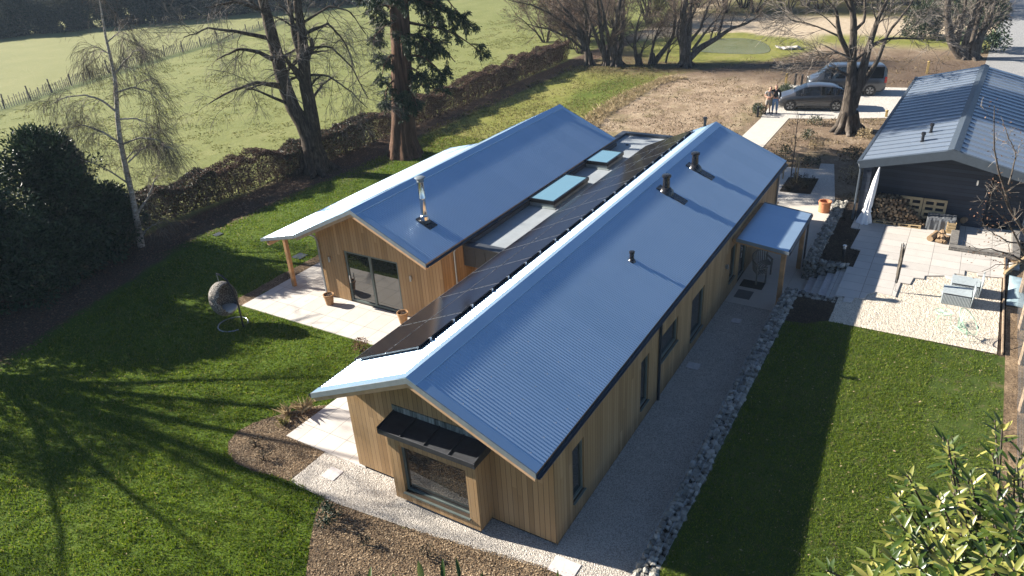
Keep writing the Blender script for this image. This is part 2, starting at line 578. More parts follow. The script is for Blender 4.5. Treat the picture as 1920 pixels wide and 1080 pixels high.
make_gravel('road', (0.20, 0.20, 0.20), (0.25, 0.25, 0.245), (0.31, 0.31, 0.30), 30, 0.5)

def make_mulch(name, a, b_, c):
    m, nt, b = mat(name, rough=0.95, spec=0.15)
    p = wpos(nt)
    n = noise(nt, p, 16, 7, 0.8, 0.6)
    k = mth(nt, 'ADD', mth(nt, 'MULTIPLY', n, 0.65), mth(nt, 'MULTIPLY', noise(nt, p, 1.4, 4, 0.6), 0.35))
    setin(nt, b, Base_Color=ramp(nt, k, [(0.38, a), (0.5, b_), (0.62, c)]), Normal=bump(nt, n, 1.0, 0.06))
    MT[name] = m
make_mulch('mulch', (0.05, 0.034, 0.022), (0.17, 0.118, 0.072), (0.36, 0.26, 0.16))
make_mulch('dark_mulch', (0.012, 0.009, 0.007), (0.035, 0.025, 0.018), (0.09, 0.065, 0.045))

def make_cladding():
    m, nt, b = mat('cladding', rough=0.62, spec=0.35)
    g = nd(nt, 'ShaderNodeNewGeometry')
    p = g.outputs['Position']
    x, y, z = sep(nt, p)
    nx, ny, nz = sep(nt, g.outputs['True Normal'])
    u = mth(nt, 'ADD', mth(nt, 'MULTIPLY', x, mth(nt, 'ABSOLUTE', ny)), mth(nt, 'MULTIPLY', y, mth(nt, 'ABSOLUTE', nx)))
    bw = mth(nt, 'DIVIDE', u, 0.135)
    fl = mth(nt, 'FLOOR', bw)
    fr = mth(nt, 'FRACT', bw)
    # board lengths differ: break joints along the height
    wn = nd(nt, 'ShaderNodeTexWhiteNoise', {1: fl}, noise_dimensions='1D').outputs[0]
    seg = mth(nt, 'FLOOR', mth(nt, 'ADD', mth(nt, 'DIVIDE', z, 5.0), mth(nt, 'MULTIPLY', wn, 3.0)))
    wn2 = nd(nt, 'ShaderNodeTexWhiteNoise', {'Vector': nd(nt, 'ShaderNodeCombineXYZ', {0: fl, 1: seg, 2: 0.0}).outputs[0]}, noise_dimensions='3D').outputs[0]
    gr = noise(nt, nd(nt, 'ShaderNodeCombineXYZ', {0: mth(nt, 'MULTIPLY', u, 40.0), 1: mth(nt, 'MULTIPLY', fl, 3.7), 2: mth(nt, 'MULTIPLY', z, 1.6)}).outputs[0], 1.0, 6, 0.65)
    k = mth(nt, 'ADD', mth(nt, 'MULTIPLY', wn2, 0.6), mth(nt, 'MULTIPLY', gr, 0.4))
    col = ramp(nt, k, [(0.05, (0.225, 0.135, 0.06)), (0.45, (0.305, 0.19, 0.088)), (0.7, (0.36, 0.23, 0.112)), (0.98, (0.43, 0.285, 0.15))])
    weather = smooth(nt, noise(nt, p, 0.7, 4, 0.6), 0.45, 0.75)
    col = mix(nt, mth(nt, 'MULTIPLY', weather, 0.35), col, (0.30, 0.225, 0.14))
    gap = mth(nt, 'LESS_THAN', fr, 0.055)
    col = mix(nt, gap, col, (0.035, 0.022, 0.012))
    h = mth(nt, 'ADD', mth(nt, 'MULTIPLY', gap, -1.0), mth(nt, 'MULTIPLY', gr, 0.12))
    setin(nt, b, Base_Color=col, Normal=bump(nt, h, 0.7, 0.008))
    MT['cladding'] = m
make_cladding()

def make_roof_metal(name, c0, c1, rough=0.42, metal=0.35):
    m, nt, b = mat(name, rough=rough, metal=metal, spec=0.5)
    p = wpos(nt)
    x, y, z = sep(nt, p)
    n = noise(nt, p, 1.3, 5, 0.6)
    sheet = nd(nt, 'ShaderNodeTexWhiteNoise', {1: mth(nt, 'FLOOR', mth(nt, 'DIVIDE', x, 0.98))}, noise_dimensions='1D').outputs[0]
    k = mth(nt, 'ADD', mth(nt, 'MULTIPLY', n, 0.6), mth(nt, 'MULTIPLY', sheet, 0.4))
    setin(nt, b, Base_Color=ramp(nt, k, [(0.3, c0), (0.7, c1)]), Roughness=ramp(nt, noise(nt, p, 4, 5, 0.7), [(0.3, rough - 0.02), (0.7, rough + 0.04)]))
    setin(nt, b, Coat_Weight=0.6, Coat_Roughness=0.22)
    MT[name] = m
make_roof_metal('roof_metal', (0.40, 0.56, 0.72), (0.43, 0.59, 0.75), 0.34, 0.72)
make_roof_metal('roof_trim', (0.33, 0.49, 0.65), (0.35, 0.51, 0.67), 0.38, 0.75)
make_roof_metal('seam_roof', (0.17, 0.205, 0.25), (0.205, 0.24, 0.29), 0.45, 0.3)
plain('verge_metal', (0.19, 0.22, 0.24), 0.5, 0.3)
plain('gutter', (0.035, 0.045, 0.06), 0.35, 0.4)
plain('zinc', (0.30, 0.33, 0.36), 0.35, 0.7)
plain('lead', (0.017, 0.019, 0.024), 0.6, 0.1, var=0.3, scale=5)
plain('parapet_metal', (0.06, 0.068, 0.08), 0.45, 0.3)
plain('membrane', (0.25, 0.275, 0.29), 0.6, var=0.12, scale=2.2)
plain('kerb_membrane', (0.17, 0.20, 0.20), 0.6, var=0.2, scale=4)
plain('soffit_timber', (0.46, 0.29, 0.165), 0.6, var=0.2, scale=3)
plain('oak', (0.36, 0.20, 0.09), 0.65, var=0.3, scale=4)
plain('pine', (0.40, 0.29, 0.15), 0.75, var=0.25, scale=6)
plain('old_timber', (0.26, 0.19, 0.125), 0.85, var=0.35, scale=8)
plain('weathered_paling', (0.075, 0.068, 0.058), 0.9, var=0.3, scale=8)
plain('silver_timber', (0.36, 0.33, 0.29), 0.9, var=0.3, scale=8, bmp=0.3)
plain('bench_timber', (0.17, 0.145, 0.115), 0.8, var=0.25, scale=8)
plain('window_frame', (0.10, 0.125, 0.115), 0.45, 0.1)
plain('black_plastic', (0.012, 0.012, 0.014), 0.28, spec=0.6, var=0.2)
plain('black_metal', (0.02, 0.022, 0.026), 0.4, 0.5, var=0.2)
plain('panel_frame', (0.012, 0.013, 0.015), 0.35, 0.6)
plain('alu', (0.75, 0.76, 0.77), 0.3, 0.9)
plain('concrete', (0.42, 0.40, 0.37), 0.85, var=0.15, bmp=0.2)
plain('manhole', (0.47, 0.44, 0.42), 0.8, var=0.15, scale=9, bmp=0.2)
plain('terracotta', (0.42, 0.17, 0.075), 0.75, var=0.2, scale=7)
plain('aged_clay', (0.30, 0.17, 0.075), 0.8, var=0.3, scale=8)
plain('pot_soil', (0.035, 0.02, 0.013), 0.95, var=0.4, scale=40, bmp=0.6)
plain('white_fabric', (0.72, 0.72, 0.73), 0.9, var=0.06, scale=5)
plain('grey_cover', (0.085, 0.092, 0.10), 0.6, var=0.2, scale=6, bmp=0.3, bscale=8, bdist=0.02)
plain('doormat', (0.02, 0.018, 0.016), 0.95, var=0.3, scale=20)
plain('rattan_grey', (0.40, 0.45, 0.46), 0.7, var=0.1, scale=10)
plain('mint_wire', (0.35, 0.58, 0.42), 0.5)
plain('slate_blue', (0.20, 0.27, 0.30), 0.55, var=0.2, scale=3)
plain('rubber', (0.012, 0.012, 0.012), 0.8)
plain('rim', (0.30, 0.31, 0.32), 0.35, 0.8)
plain('skin', (0.48, 0.27, 0.19), 0.6, spec=0.35, var=0.08)
plain('skin_dark_hair', (0.05, 0.03, 0.02), 0.8)
plain('grey_shirt', (0.25, 0.235, 0.22), 0.9, var=0.12)
plain('grey_shorts', (0.27, 0.24, 0.205), 0.9, var=0.12)
plain('black_jumper', (0.012, 0.013, 0.017), 0.9, var=0.2)
plain('denim', (0.13, 0.22, 0.37), 0.9, var=0.2, scale=12)
plain('dark_shoe', (0.02, 0.02, 0.022), 0.7)
plain('blue_paint', (0.03, 0.10, 0.32), 0.5)
plain('post_wood', (0.33, 0.23, 0.08), 0.85, var=0.25, scale=8)
plain('pale_stone', (0.45, 0.42, 0.37), 0.9, var=0.25, scale=3, bmp=0.5, bscale=10, bdist=0.03)
plain('headlight', (0.75, 0.78, 0.8), 0.15, spec=0.8)
plain('tail_red', (0.45, 0.02, 0.015), 0.25, spec=0.7)

def make_paint(name, c):
    m, nt, b = mat(name, c, 0.32, 0.35, 0.5)
    setin(nt, b, Coat_Weight=0.8, Coat_Roughness=0.06)
    n = noise(nt, opos(nt), 3.0, 4)
    setin(nt, b, Base_Color=ramp(nt, n, [(0.3, tuple(v * 0.85 for v in c)), (0.7, c)]))
    MT[name] = m
make_paint('car_grey', (0.065, 0.066, 0.070))
make_paint('van_grey', (0.060, 0.066, 0.075))

def make_glass(name, c, ior=1.9, rough=0.02):
    m, nt, b = mat(name, c, rough, 0, 0.5)
    setin(nt, b, IOR=ior)
    n = noise(nt, opos(nt), 0.8, 3)
    setin(nt, b, Normal=bump(nt, n, 0.03, 0.02))
    MT[name] = m
make_glass('glass', (0.016, 0.018, 0.018), 2.15)
make_glass('car_glass', (0.012, 0.014, 0.016), 1.6)
make_glass('roof_glass', (0.13, 0.25, 0.30), 2.6, 0.04)
make_glass('solar_glass', (0.010, 0.010, 0.013), 1.5, 0.12)

def make_mirror_steel():
    m, nt, b = mat('steel', (0.62, 0.60, 0.57), 0.16, 1.0)
    setin(nt, b, Roughness=ramp(nt, noise(nt, opos(nt), 8, 4), [(0.3, 0.12), (0.7, 0.24)]))
    MT['steel'] = m
make_mirror_steel()

def make_siding():
    m, nt, b = mat('dark_siding', rough=0.6, spec=0.35)
    g = nd(nt, 'ShaderNodeNewGeometry')
    p = g.outputs['Position']
    z = sep(nt, p)[2]
    bw = mth(nt, 'DIVIDE', z, 0.15)
    fr = mth(nt, 'FRACT', bw)
    wn = nd(nt, 'ShaderNodeTexWhiteNoise', {1: mth(nt, 'FLOOR', bw)}, noise_dimensions='1D').outputs[0]
    col = ramp(nt, mth(nt, 'ADD', mth(nt, 'MULTIPLY', wn, 0.5), mth(nt, 'MULTIPLY', noise(nt, p, 3, 4), 0.5)), [(0.3, (0.017, 0.023, 0.037)), (0.7, (0.027, 0.036, 0.055))])
    gap = mth(nt, 'LESS_THAN', fr, 0.08)
    col = mix(nt, gap, col, (0.008, 0.010, 0.014))
    setin(nt, b, Base_Color=col, Normal=bump(nt, fr, 0.6, 0.02))
    MT['dark_siding'] = m
make_siding()
plain('dark_trim', (0.048, 0.062, 0.078), 0.5, var=0.1)

def make_brick():
    m, nt, b = mat('grey_brick', rough=0.85, spec=0.3)
    g = nd(nt, 'ShaderNodeNewGeometry')
    p = g.outputs['Position']
    x, y, z = sep(nt, p)
    nz = mth(nt, 'ABSOLUTE', sep(nt, g.outputs['True Normal'])[2])
    u = mth(nt, 'ADD', x, y)
    v = mth(nt, 'ADD', z, mth(nt, 'MULTIPLY', nz, x))
    br = nd(nt, 'ShaderNodeTexBrick', {'Vector': nd(nt, 'ShaderNodeCombineXYZ', {0: u, 1: v, 2: 0.0}).outputs[0], 'Color1': (0.10, 0.095, 0.09, 1), 'Color2': (0.16, 0.15, 0.135, 1), 'Mortar': (0.27, 0.25, 0.22, 1), 'Scale': 1.0, 'Mortar Size': 0.008, 'Brick Width': 0.225, 'Row Height': 0.075})
    col = mix(nt, 0.5, br.outputs[0], ramp(nt, noise(nt, p, 9, 5), [(0.3, 0.6), (0.7, 1.0)]), 'MULTIPLY')
    setin(nt, b, Base_Color=col, Normal=bump(nt, mth(nt, 'SUBTRACT', noise(nt, p, 40, 4), br.outputs[1]), 0.6, 0.01))
    MT['grey_brick'] = m
make_brick()

def make_bark(name, a, b_, c, sc=9.0, zs=0.25, dist=0.03):
    m, nt, b = mat(name, rough=0.95, spec=0.15)
    p = opos(nt)
    mp = nd(nt, 'ShaderNodeMapping', {0: p, 3: (1, 1, zs)}).outputs[0]
    n = noise(nt, mp, sc, 7, 0.7, 0.4)
    setin(nt, b, Base_Color=ramp(nt, n, [(0.34, a), (0.52, b_), (0.68, c)]), Normal=bump(nt, n, 1.0, dist))
    MT[name] = m
make_bark('bark_grey', (0.035, 0.028, 0.022), (0.085, 0.070, 0.056), (0.17, 0.145, 0.12))
make_bark('bark_brown', (0.022, 0.017, 0.013), (0.06, 0.046, 0.034), (0.14, 0.11, 0.082))
make_bark('bark_red', (0.035, 0.02, 0.014), (0.10, 0.058, 0.038), (0.20, 0.125, 0.085), 5, 0.08, 0.07)
make_bark('bark_birch', (0.10, 0.085, 0.07), (0.32, 0.285, 0.24), (0.50, 0.46, 0.41), 7, 2.0, 0.01)
island_mat('twig_grey', [(0.0, (0.08, 0.07, 0.06)), (0.5, (0.17, 0.148, 0.125)), (1.0, (0.32, 0.28, 0.24))], 0.9, 0.15)
island_mat('twig_brown', [(0.0, (0.055, 0.04, 0.031)), (0.5, (0.125, 0.092, 0.07)), (1.0, (0.24, 0.185, 0.14))], 0.9, 0.15)
island_mat('twig_birch', [(0.0, (0.075, 0.058, 0.046)), (0.6, (0.15, 0.12, 0.095)), (1.0, (0.25, 0.21, 0.17))], 0.9, 0.15)
island_mat('shoot_pale', [(0.0, (0.14, 0.12, 0.095)), (1.0, (0.33, 0.29, 0.24))], 0.85, 0.2)
island_mat('dead_leaf', [(0.0, (0.07, 0.035, 0.02)), (0.6, (0.16, 0.09, 0.055)), (1.0, (0.27, 0.17, 0.11))], 0.85, 0.2, 0.15)
island_mat('evergreen_leaf', [(0.0, (0.013, 0.028, 0.012)), (0.7, (0.028, 0.056, 0.022)), (1.0, (0.06, 0.095, 0.038))], 0.5, 0.35, 0.08)
island_mat('ivy_leaf', [(0.0, (0.012, 0.022, 0.008)), (0.6, (0.028, 0.045, 0.014)), (1.0, (0.06, 0.08, 0.03))], 0.45, 0.4, 0.15)
island_mat('conifer_leaf', [(0.0, (0.010, 0.022, 0.010)), (0.5, (0.024, 0.046, 0.018)), (1.0, (0.06, 0.085, 0.034))], 0.6, 0.3, 0.15)
island_mat('magnolia_leaf', [(0.0, (0.022, 0.05, 0.008)), (0.45, (0.07, 0.11, 0.018)), (0.7, (0.18, 0.20, 0.04)), (1.0, (0.40, 0.37, 0.10))], 0.32, 0.5, 0.3)
island_mat('hedge_bush', [(0.0, (0.02, 0.026, 0.014)), (0.5, (0.045, 0.05, 0.028)), (1.0, (0.10, 0.085, 0.055))], 0.85, 0.2, 0.1)
island_mat('lawn_blade', [(0.0, (0.06, 0.105, 0.004)), (0.55, (0.125, 0.198, 0.008)), (0.9, (0.21, 0.26, 0.02)), (1.0, (0.33, 0.29, 0.10))], 0.6, 0.3, 0.42, extra=2.6, mott=0.5)
island_mat('dry_blade', [(0.0, (0.09, 0.095, 0.02)), (0.5, (0.17, 0.155, 0.045)), (1.0, (0.30, 0.25, 0.11))], 0.8, 0.2, 0.25, extra=0.5)
island_mat('hedge_leaf', [(0.0, (0.045, 0.026, 0.018)), (0.6, (0.105, 0.062, 0.043)), (1.0, (0.21, 0.135, 0.095))], 0.85, 0.2, 0.1)
island_mat('pasture_blade', [(0.0, (0.13, 0.145, 0.04)), (0.6, (0.18, 0.188, 0.062)), (1.0, (0.26, 0.245, 0.10))], 0.85, 0.15, 0.45, extra=0.4, mott=0.15)
island_mat('stubble_blade', [(0.0, (0.07, 0.05, 0.03)), (0.6, (0.17, 0.125, 0.07)), (1.0, (0.32, 0.25, 0.14))], 0.9, 0.15, 0.2)
island_mat('straw_blade', [(0.0, (0.24, 0.18, 0.095)), (1.0, (0.50, 0.40, 0.24))], 0.8, 0.2, 0.25)
island_mat('chip', [(0.0, (0.05, 0.034, 0.022)), (0.4, (0.17, 0.115, 0.068)), (0.75, (0.34, 0.24, 0.14)), (1.0, (0.52, 0.41, 0.27))], 0.9, 0.2, extra=1.3, mott=0.75)
island_mat('dark_chip', [(0.0, (0.012, 0.009, 0.007)), (0.6, (0.045, 0.032, 0.022)), (1.0, (0.13, 0.095, 0.065))], 0.9, 0.2)
island_mat('gabion_stone', [(0.0, (0.12, 0.118, 0.105)), (0.5, (0.245, 0.235, 0.205)), (1.0, (0.40, 0.38, 0.335))], 0.9, 0.25, 0, 0.6, 14, 5.0)
island_mat('pebble', [(0.0, (0.25, 0.225, 0.19)), (0.5, (0.42, 0.38, 0.32)), (1.0, (0.62, 0.57, 0.49))], 0.9, 0.25)
island_mat('log', [(0.0, (0.085, 0.055, 0.035)), (0.5, (0.20, 0.135, 0.08)), (1.0, (0.38, 0.27, 0.16))], 0.85, 0.2, 0, 0.5, 30)
island_mat('heather', [(0.0, (0.03, 0.035, 0.02)), (0.5, (0.07, 0.06, 0.035)), (1.0, (0.12, 0.085, 0.06))], 0.9, 0.2)

# ------------------------------------------------------------------ ground
g = MB()
g.sheet([(-300, -300), (700, -300), (700, 700), (-300, 700)], 0.0)
tag(g.build('ground', 'ground', base=(0, 0, 0)), 'open ground of grass, leaf litter and bare soil under the whole place', 'ground', kind='structure')

def sheet(name, poly, z, m, label, cat, thick=None):
    mb = MB()
    if thick is None:
        mb.sheet(poly, z)
    else:
        mb.prism(poly, thick, z)
    return tag(mb.build(name, m), label, cat, kind='structure')

def chips(name, poly, z, dens, size, m, label, cat, holes=(), tilt=0.5, jz=0.02):
    X, Y = scatter(poly, dens, holes)
    N = len(X)
    zz = z(X, Y) if callable(z) else np.full(N, z)
    C = np.stack([X, Y, zz + rng.uniform(0, jz, N)], 1)
    a = rng.uniform(0, 2 * PI, N)
    D = np.stack([np.cos(a), np.sin(a), rng.uniform(-0.1, tilt, N)], 1)
    S = np.stack([-np.sin(a), np.cos(a), rng.uniform(-tilt, tilt, N)], 1)
    L = (size * rng.uniform(0.5, 1.5, N))[:, None]
    Wd = L * rng.uniform(0.25, 0.6, N)[:, None]
    V = np.stack([C - D * L / 2, C + S * Wd / 2, C + D * L / 2, C - S * Wd / 2], 1)
    o = MB().quads(V).build(name, m)
    return tag(o, label, cat, kind='stuff')

def blades(X, Y, Z, h, w, lean=0.5):
    N = len(X)
    a = rng.uniform(0, 2 * PI, N)
    H = h * rng.uniform(0.5, 1.4, N)
    Wd = w * rng.uniform(0.6, 1.4, N)
    le = rng.uniform(0.1, lean, N) * H
    b = rng.uniform(0, 2 * PI, N)
    base = np.stack([X, Y, Z - 0.005], 1)
    S = np.stack([np.cos(a) * Wd / 2, np.sin(a) * Wd / 2, np.zeros(N)], 1)
    tip = base + np.stack([np.cos(b) * le, np.sin(b) * le, H], 1)
    mid = base + np.stack([np.cos(b) * le * 0.35, np.sin(b) * le * 0.35, H * 0.6], 1)
    return np.stack([base - S, base + S, mid + S * 0.7, tip], 1)

# paved and gravelled surfaces at house level
PATH = [(-1.30, 7.05), (-1.12, 6.55), (-1.30, 5.60), (-1.45, 4.10), (-1.2, 2.5), (-0.9, 1.0), (-0.62, -0.45), (-0.9, -1.9), (12.6, -1.9), (12.6, 0.0), (0.0, 0.0), (0.0, 5.85), (0.0, 7.0)]
PATH = [(-1.28, 7.05), (-1.33, 5.60), (-1.1, 3.0), (-0.78, 0.6), (-0.45, -1.0), (-0.45, -1.9), (12.6, -1.9), (12.6, 0.3), (0.2, 0.3), (0.2, 5.6), (0.02, 5.9), (0.0, 7.03)]
sheet('gravel_path', PATH, 0.010, 'gravel', 'pale gravel path along the gable and long side of the timber house', 'path')
X, Y = scatter(PATH, 420)
keep = (X < 3.0)
X, Y = X[keep], Y[keep]
PATIO = [(4.82, 15.9), (4.82, 9.4), (2.0, 9.3), (2.0, 8.45), (0.0, 8.5), (0.0, 5.6), (8.6, 5.6), (8.9, 8.2), (7.0, 8.2), (7.0, 13.6), (18.2, 13.6), (18.2, 15.9)]
PATIO = [(4.82, 15.9), (4.82, 8.9), (3.4, 8.9), (3.4, 8.4), (0.0, 8.5), (0.0, 5.6), (8.6, 5.6), (8.9, 8.2), (7.0, 8.2), (7.0, 13.6), (18.2, 13.6), (18.2, 15.9)]
sheet('patio', PATIO, 0.028, 'limestone', 'cream limestone slab patio wrapping round the gables of the house', 'patio', thick=-0.06)
sheet('porch_paving', [(12.6, 0.3), (12.6, -1.9), (13.05, -1.9), (13.1, -2.38), (15.5, -2.38), (15.5, -1.98), (22.0, -1.98), (22.9, -1.7), (23.2, 0.5), (20.2, 0.5), (20.2, 0.3)], 0.016, 'walkway', 'cream paving under the porch and along the far end of the house', 'paving')
sheet('walkway', [(19.8, 4.95), (36.9, 4.92), (37.5, 3.33), (19.8, 3.2)], 0.018, 'walkway', 'pale straight walkway leading from the house to the driveway', 'path')
sheet('garden_path', [(22.9, 0.9), (22.9, -1.75), (24.2, -1.66), (29.3, -0.75), (29.18, -0.12), (28.2, -0.2), (28.0, 1.3), (26.9, 1.3), (26.9, 3.2), (22.9, 3.2)], 0.012, 'drive_gravel', 'pale gravel garden path stepping round a square bed beyond the porch', 'path')
sheet('driveway', [(36.9, 4.92), (37.5, 3.33), (38.3, 0.7), (39.45, -2.1), (41.5, -9), (44, -16), (52, -16), (49.0, -8), (48.0, -2.3), (46.8, 5.35), (37.9, 5.05)], 0.014, 'drive_gravel', 'pale gravel driveway with two parked vehicles on it', 'driveway')
sheet('road', [(54.0, -6.3), (57.1, -6.7), (71.8, -7.1), (92, -7.9), (130, -9.5), (130, -13.5), (92, -12), (54, -11.5), (47, -12), (47.2, -8)], 0.012, 'road', 'grey tarmac lane running off behind the multi-stemmed tree', 'road')
pond = rounded([(58.0, 16.6), (57.6, 12.5), (58.2, 9.9), (60.5, 9.9), (64.5, 11.6), (66.2, 14.0), (65.3, 16.4), (61.5, 17.3)], 3)
m, nt, b = mat('pond', (0.10, 0.115, 0.055), 0.22, 0, 0.35)
setin(nt, b, Base_Color=ramp(nt, noise(nt, wpos(nt), 0.5, 4), [(0.3, (0.12, 0.135, 0.05)), (0.7, (0.17, 0.175, 0.08))]), Normal=bump(nt, noise(nt, wpos(nt), 3, 3), 0.05, 0.05))
MT['pond'] = m
sheet('pond', pond, 0.02, 'pond', 'still murky green pond below the far bank', 'pond')

# planting beds at house level
BED1 = [(0.0, 8.5), (0.0, 7.03), (-1.28, 7.05), (-1.33, 7.6), (-1.45, 8.2), (-1.46, 8.8), (-1.3, 9.35), (-0.95, 9.78), (-0.5, 9.93), (0.0, 9.82), (0.45, 9.55), (0.85, 9.25), (1.25, 8.95), (1.6, 8.5)]
BED2 = rounded([(-1.28, 5.85), (-1.9, 5.55), (-2.5, 5.1), (-3.6, 4.2), (-5, 3.2), (-6, 0.5), (-4.5, -2.0), (-0.5, -2.0), (-0.47, -0.9), (-1.1, 3.0), (-1.33, 5.4)], 2)
BEDP = [(4.82, 15.9), (18.2, 15.9), (18.2, 16.6), (4.6, 16.5)]
sheet('flower_bed', wavy(BED1, 0.015, 0.15, 1), 0.006, 'mulch', 'small bark mulched bed tapering between lawn and gravel at the gable corner', 'flower bed')
sheet('flower_bed', wavy(BED2, 0.04, 0.2, 2), 0.006, 'mulch', 'large bark mulched bed in front of the picture window', 'flower bed')
sheet('flower_bed', wavy(BEDP, 0.05, 0.3, 3), 0.006, 'mulch', 'narrow stony bed along the outer edge of the left patio', 'flower bed')
sheet('flower_bed', [(24.24, 0.83), (24.4, -0.55), (26.76, -0.48), (26.45, 0.89)], 0.020, 'dark_mulch', 'square dark bed with the staked sapling in it', 'flower bed')
chips('bark_chips', BED1, 0.006, 2600, 0.042, 'chip', 'loose bark chips on the small tapering bed', 'bark')
chips('bark_chips', BED2, 0.006, 2200, 0.042, 'chip', 'loose bark chips on the big bed in front of the picture window', 'bark')
chips('bark_chips', BEDP, 0.006, 500, 0.05, 'chip', 'bark and stone chips along the left patio edge', 'bark')

# lawn grass on the left
hedgeline = lambda X: np.where(X < 8, 20.4 + 0.28 * X, 23.2)
LAWN = [(-9, 0), (-3.3, 4.3), (-2.0, 5.4), (-1.3, 5.75), (-1.2, 7.0), (-1.2, 8.6), (0.2, 9.2), (1.5, 8.8), (1.6, 8.5), (3.4, 8.5), (3.4, 8.95), (4.8, 8.95), (4.8, 16.5), (19, 16.6), (27, 16), (27, 23.4), (8, 23.4), (-2, 20.2), (-12, 18)]
lx, ly, lz, lh, lw = [], [], [], [], []
X, Y = scatter(LAWN, 1400, (BED1, BED2))
d = np.hypot(X + 10.3, Y + 5.9)
k = (rng.uniform(0, 1, len(X)) < np.clip(1.25 - d / 30, 0.22, 1)) & (Y < hedgeline(X) + rng.normal(0, 0.25, len(X)))
X, Y = X[k], Y[k]
d = np.hypot(X + 10.3, Y + 5.9)
n = vn(X, Y, 0.5, 3) * 0.5 + vn(X, Y, 0.16, 4) * 0.5
V = blades(X, Y, np.zeros(len(X)), 0.03 + 0.06 * n, 0.012 + d * 0.0006, 1.0)
tag(MB().quads(V).build('lawn_grass', 'lawn_blade'), 'lush green lawn grass left of the house', 'grass', kind='stuff')

# dry tussocky grass between lawn and soil
X, Y = scatter([(24, 13.5), (46, 15.5), (52, 18), (49, 24.5), (24, 24.3), (21, 20)], 60)
k = vn(X, Y, 2.2, 9) + rng.uniform(-.2, .2, len(X)) > 0.35
X, Y = X[k], Y[k]
tag(MB().quads(blades(X, Y, 0 * X, 0.10, 0.05, 1.4)).build('rough_grass', 'dry_blade'), 'rough yellowing grass beyond the far end of the house', 'grass', kind='stuff')

# pasture: tussocks thicker where the noise clumps
X, Y = scatter([(4, 27.5), (52, 27.5), (75, 40), (70, 70), (52, 72), (20, 62), (8, 56)], 34)
n = vn(X, Y, 1.3, 11) * 0.6 + vn(X, Y, 0.45, 12) * 0.4
k = n > 0.56
X, Y, n = X[k], Y[k], n[k]
tag(MB().quads(blades(X, Y, 0 * X, 0.055, 0.12, 2.0)).build('pasture_grass', 'pasture_blade'), 'tussocky pale pasture grass beyond the hedge', 'grass', kind='stuff')

# bank of dead grass at the soil edge
X, Y = scatter([(29, 13.2), (34, 14.2), (44, 14.4), (47, 13), (47, 15), (40, 16), (31, 15.6)], 110)
tag(MB().quads(blades(X, Y, 0 * X, 0.22, 0.03, 1.5)).build('straw_grass', 'straw_blade'), 'dead straw coloured grass at the edge of the bare soil', 'grass', kind='stuff')

# clods and stones on the bare soil
def clods(poly, dens, r0, r1, name, m, label, cat, holes=()):
    X, Y = scatter(poly, dens, holes)
    N = len(X)
    R_ = rng.uniform(r0, r1, N)
    octv = np.array([(1, 0, 0), (0, 1, 0), (-1, 0, 0), (0, -1, 0), (0, 0, 1)], float)
    V = octv[None] * rng.uniform(0.6, 1.3, (N, 5, 3)) * R_[:, None, None]
    V[:, :, 2] *= 0.7
    V += np.stack([X, Y, 0 * X], 1)[:, None]
    i = np.arange(N) * 5
    F = np.concatenate([np.stack([i + a, i + b_, i + 4], 1) for a, b_ in ((0, 1), (1, 2), (2, 3), (3, 0))])
    mb = MB().add(V.reshape(-1, 3), F.tolist())
    return tag(mb.build(name, m), label, cat, kind='stuff')
island_mat('clod', [(0.0, (0.17, 0.12, 0.08)), (0.6, (0.30, 0.225, 0.15)), (1.0, (0.46, 0.37, 0.26))], 0.95, 0.1)
clods([(29, 5.1), (37.5, 5.2), (46, 5.5), (48, 12), (45, 14.5), (31, 14)], 14, 0.015, 0.06, 'soil_clods', 'clod', 'lumpy clods on the bare soil beyond the house', 'soil')
clods([(27.2, 3.1), (37.5, 3.2), (39.2, -2.0), (34, -2.4), (29.4, -2.2), (29.3, -0.1), (28.2, 0), (28, 1.4), (27.2, 1.4)], 16, 0.012, 0.05, 'soil_clods', 'clod', 'lumpy dry soil round the foot of the big drive tree', 'soil')

for poly, dn, lb in (([(29, 5.2), (37, 5.3), (46, 5.6), (48, 12), (45, 14.3), (31, 13.8)], 26, 'dead grass stubble on the bare soil beyond the house'), ([(27.2, 3.0), (37.4, 3.1), (39.2, -2.0), (29.4, -2.2), (29.3, -0.1), (28.2, 0), (28, 1.4)], 60, 'dead grass and stubble round the drive tree'), ([(22.4, -2.8), (37, -2.8), (29, -1.0), (24.2, -1.8)], 60, 'dead grass along the outbuilding side'), ([(46, 5.6), (48.5, -3), (60, -4.5), (57, 11), (48, 13)], 14, 'dead grass on the slope behind the van')):
    X, Y = scatter(poly, dn)
    n = vn(X, Y, 1.6, 61) * .6 + vn(X, Y, .5, 62) * .4
    k = n > .5
    X, Y = X[k], Y[k]
    tag(MB().quads(blades(X, Y, 0 * X, 0.10, 0.05, 1.6)).build('stubble', 'stubble_blade'), lb, 'grass', kind='stuff')

# ------------------------------------------------------------------ the timber house
HOUSE = empty('timber_house', (9.5, 6.5, 0), label='timber clad house with twin corrugated metal gable roofs and solar panels', cat='house')

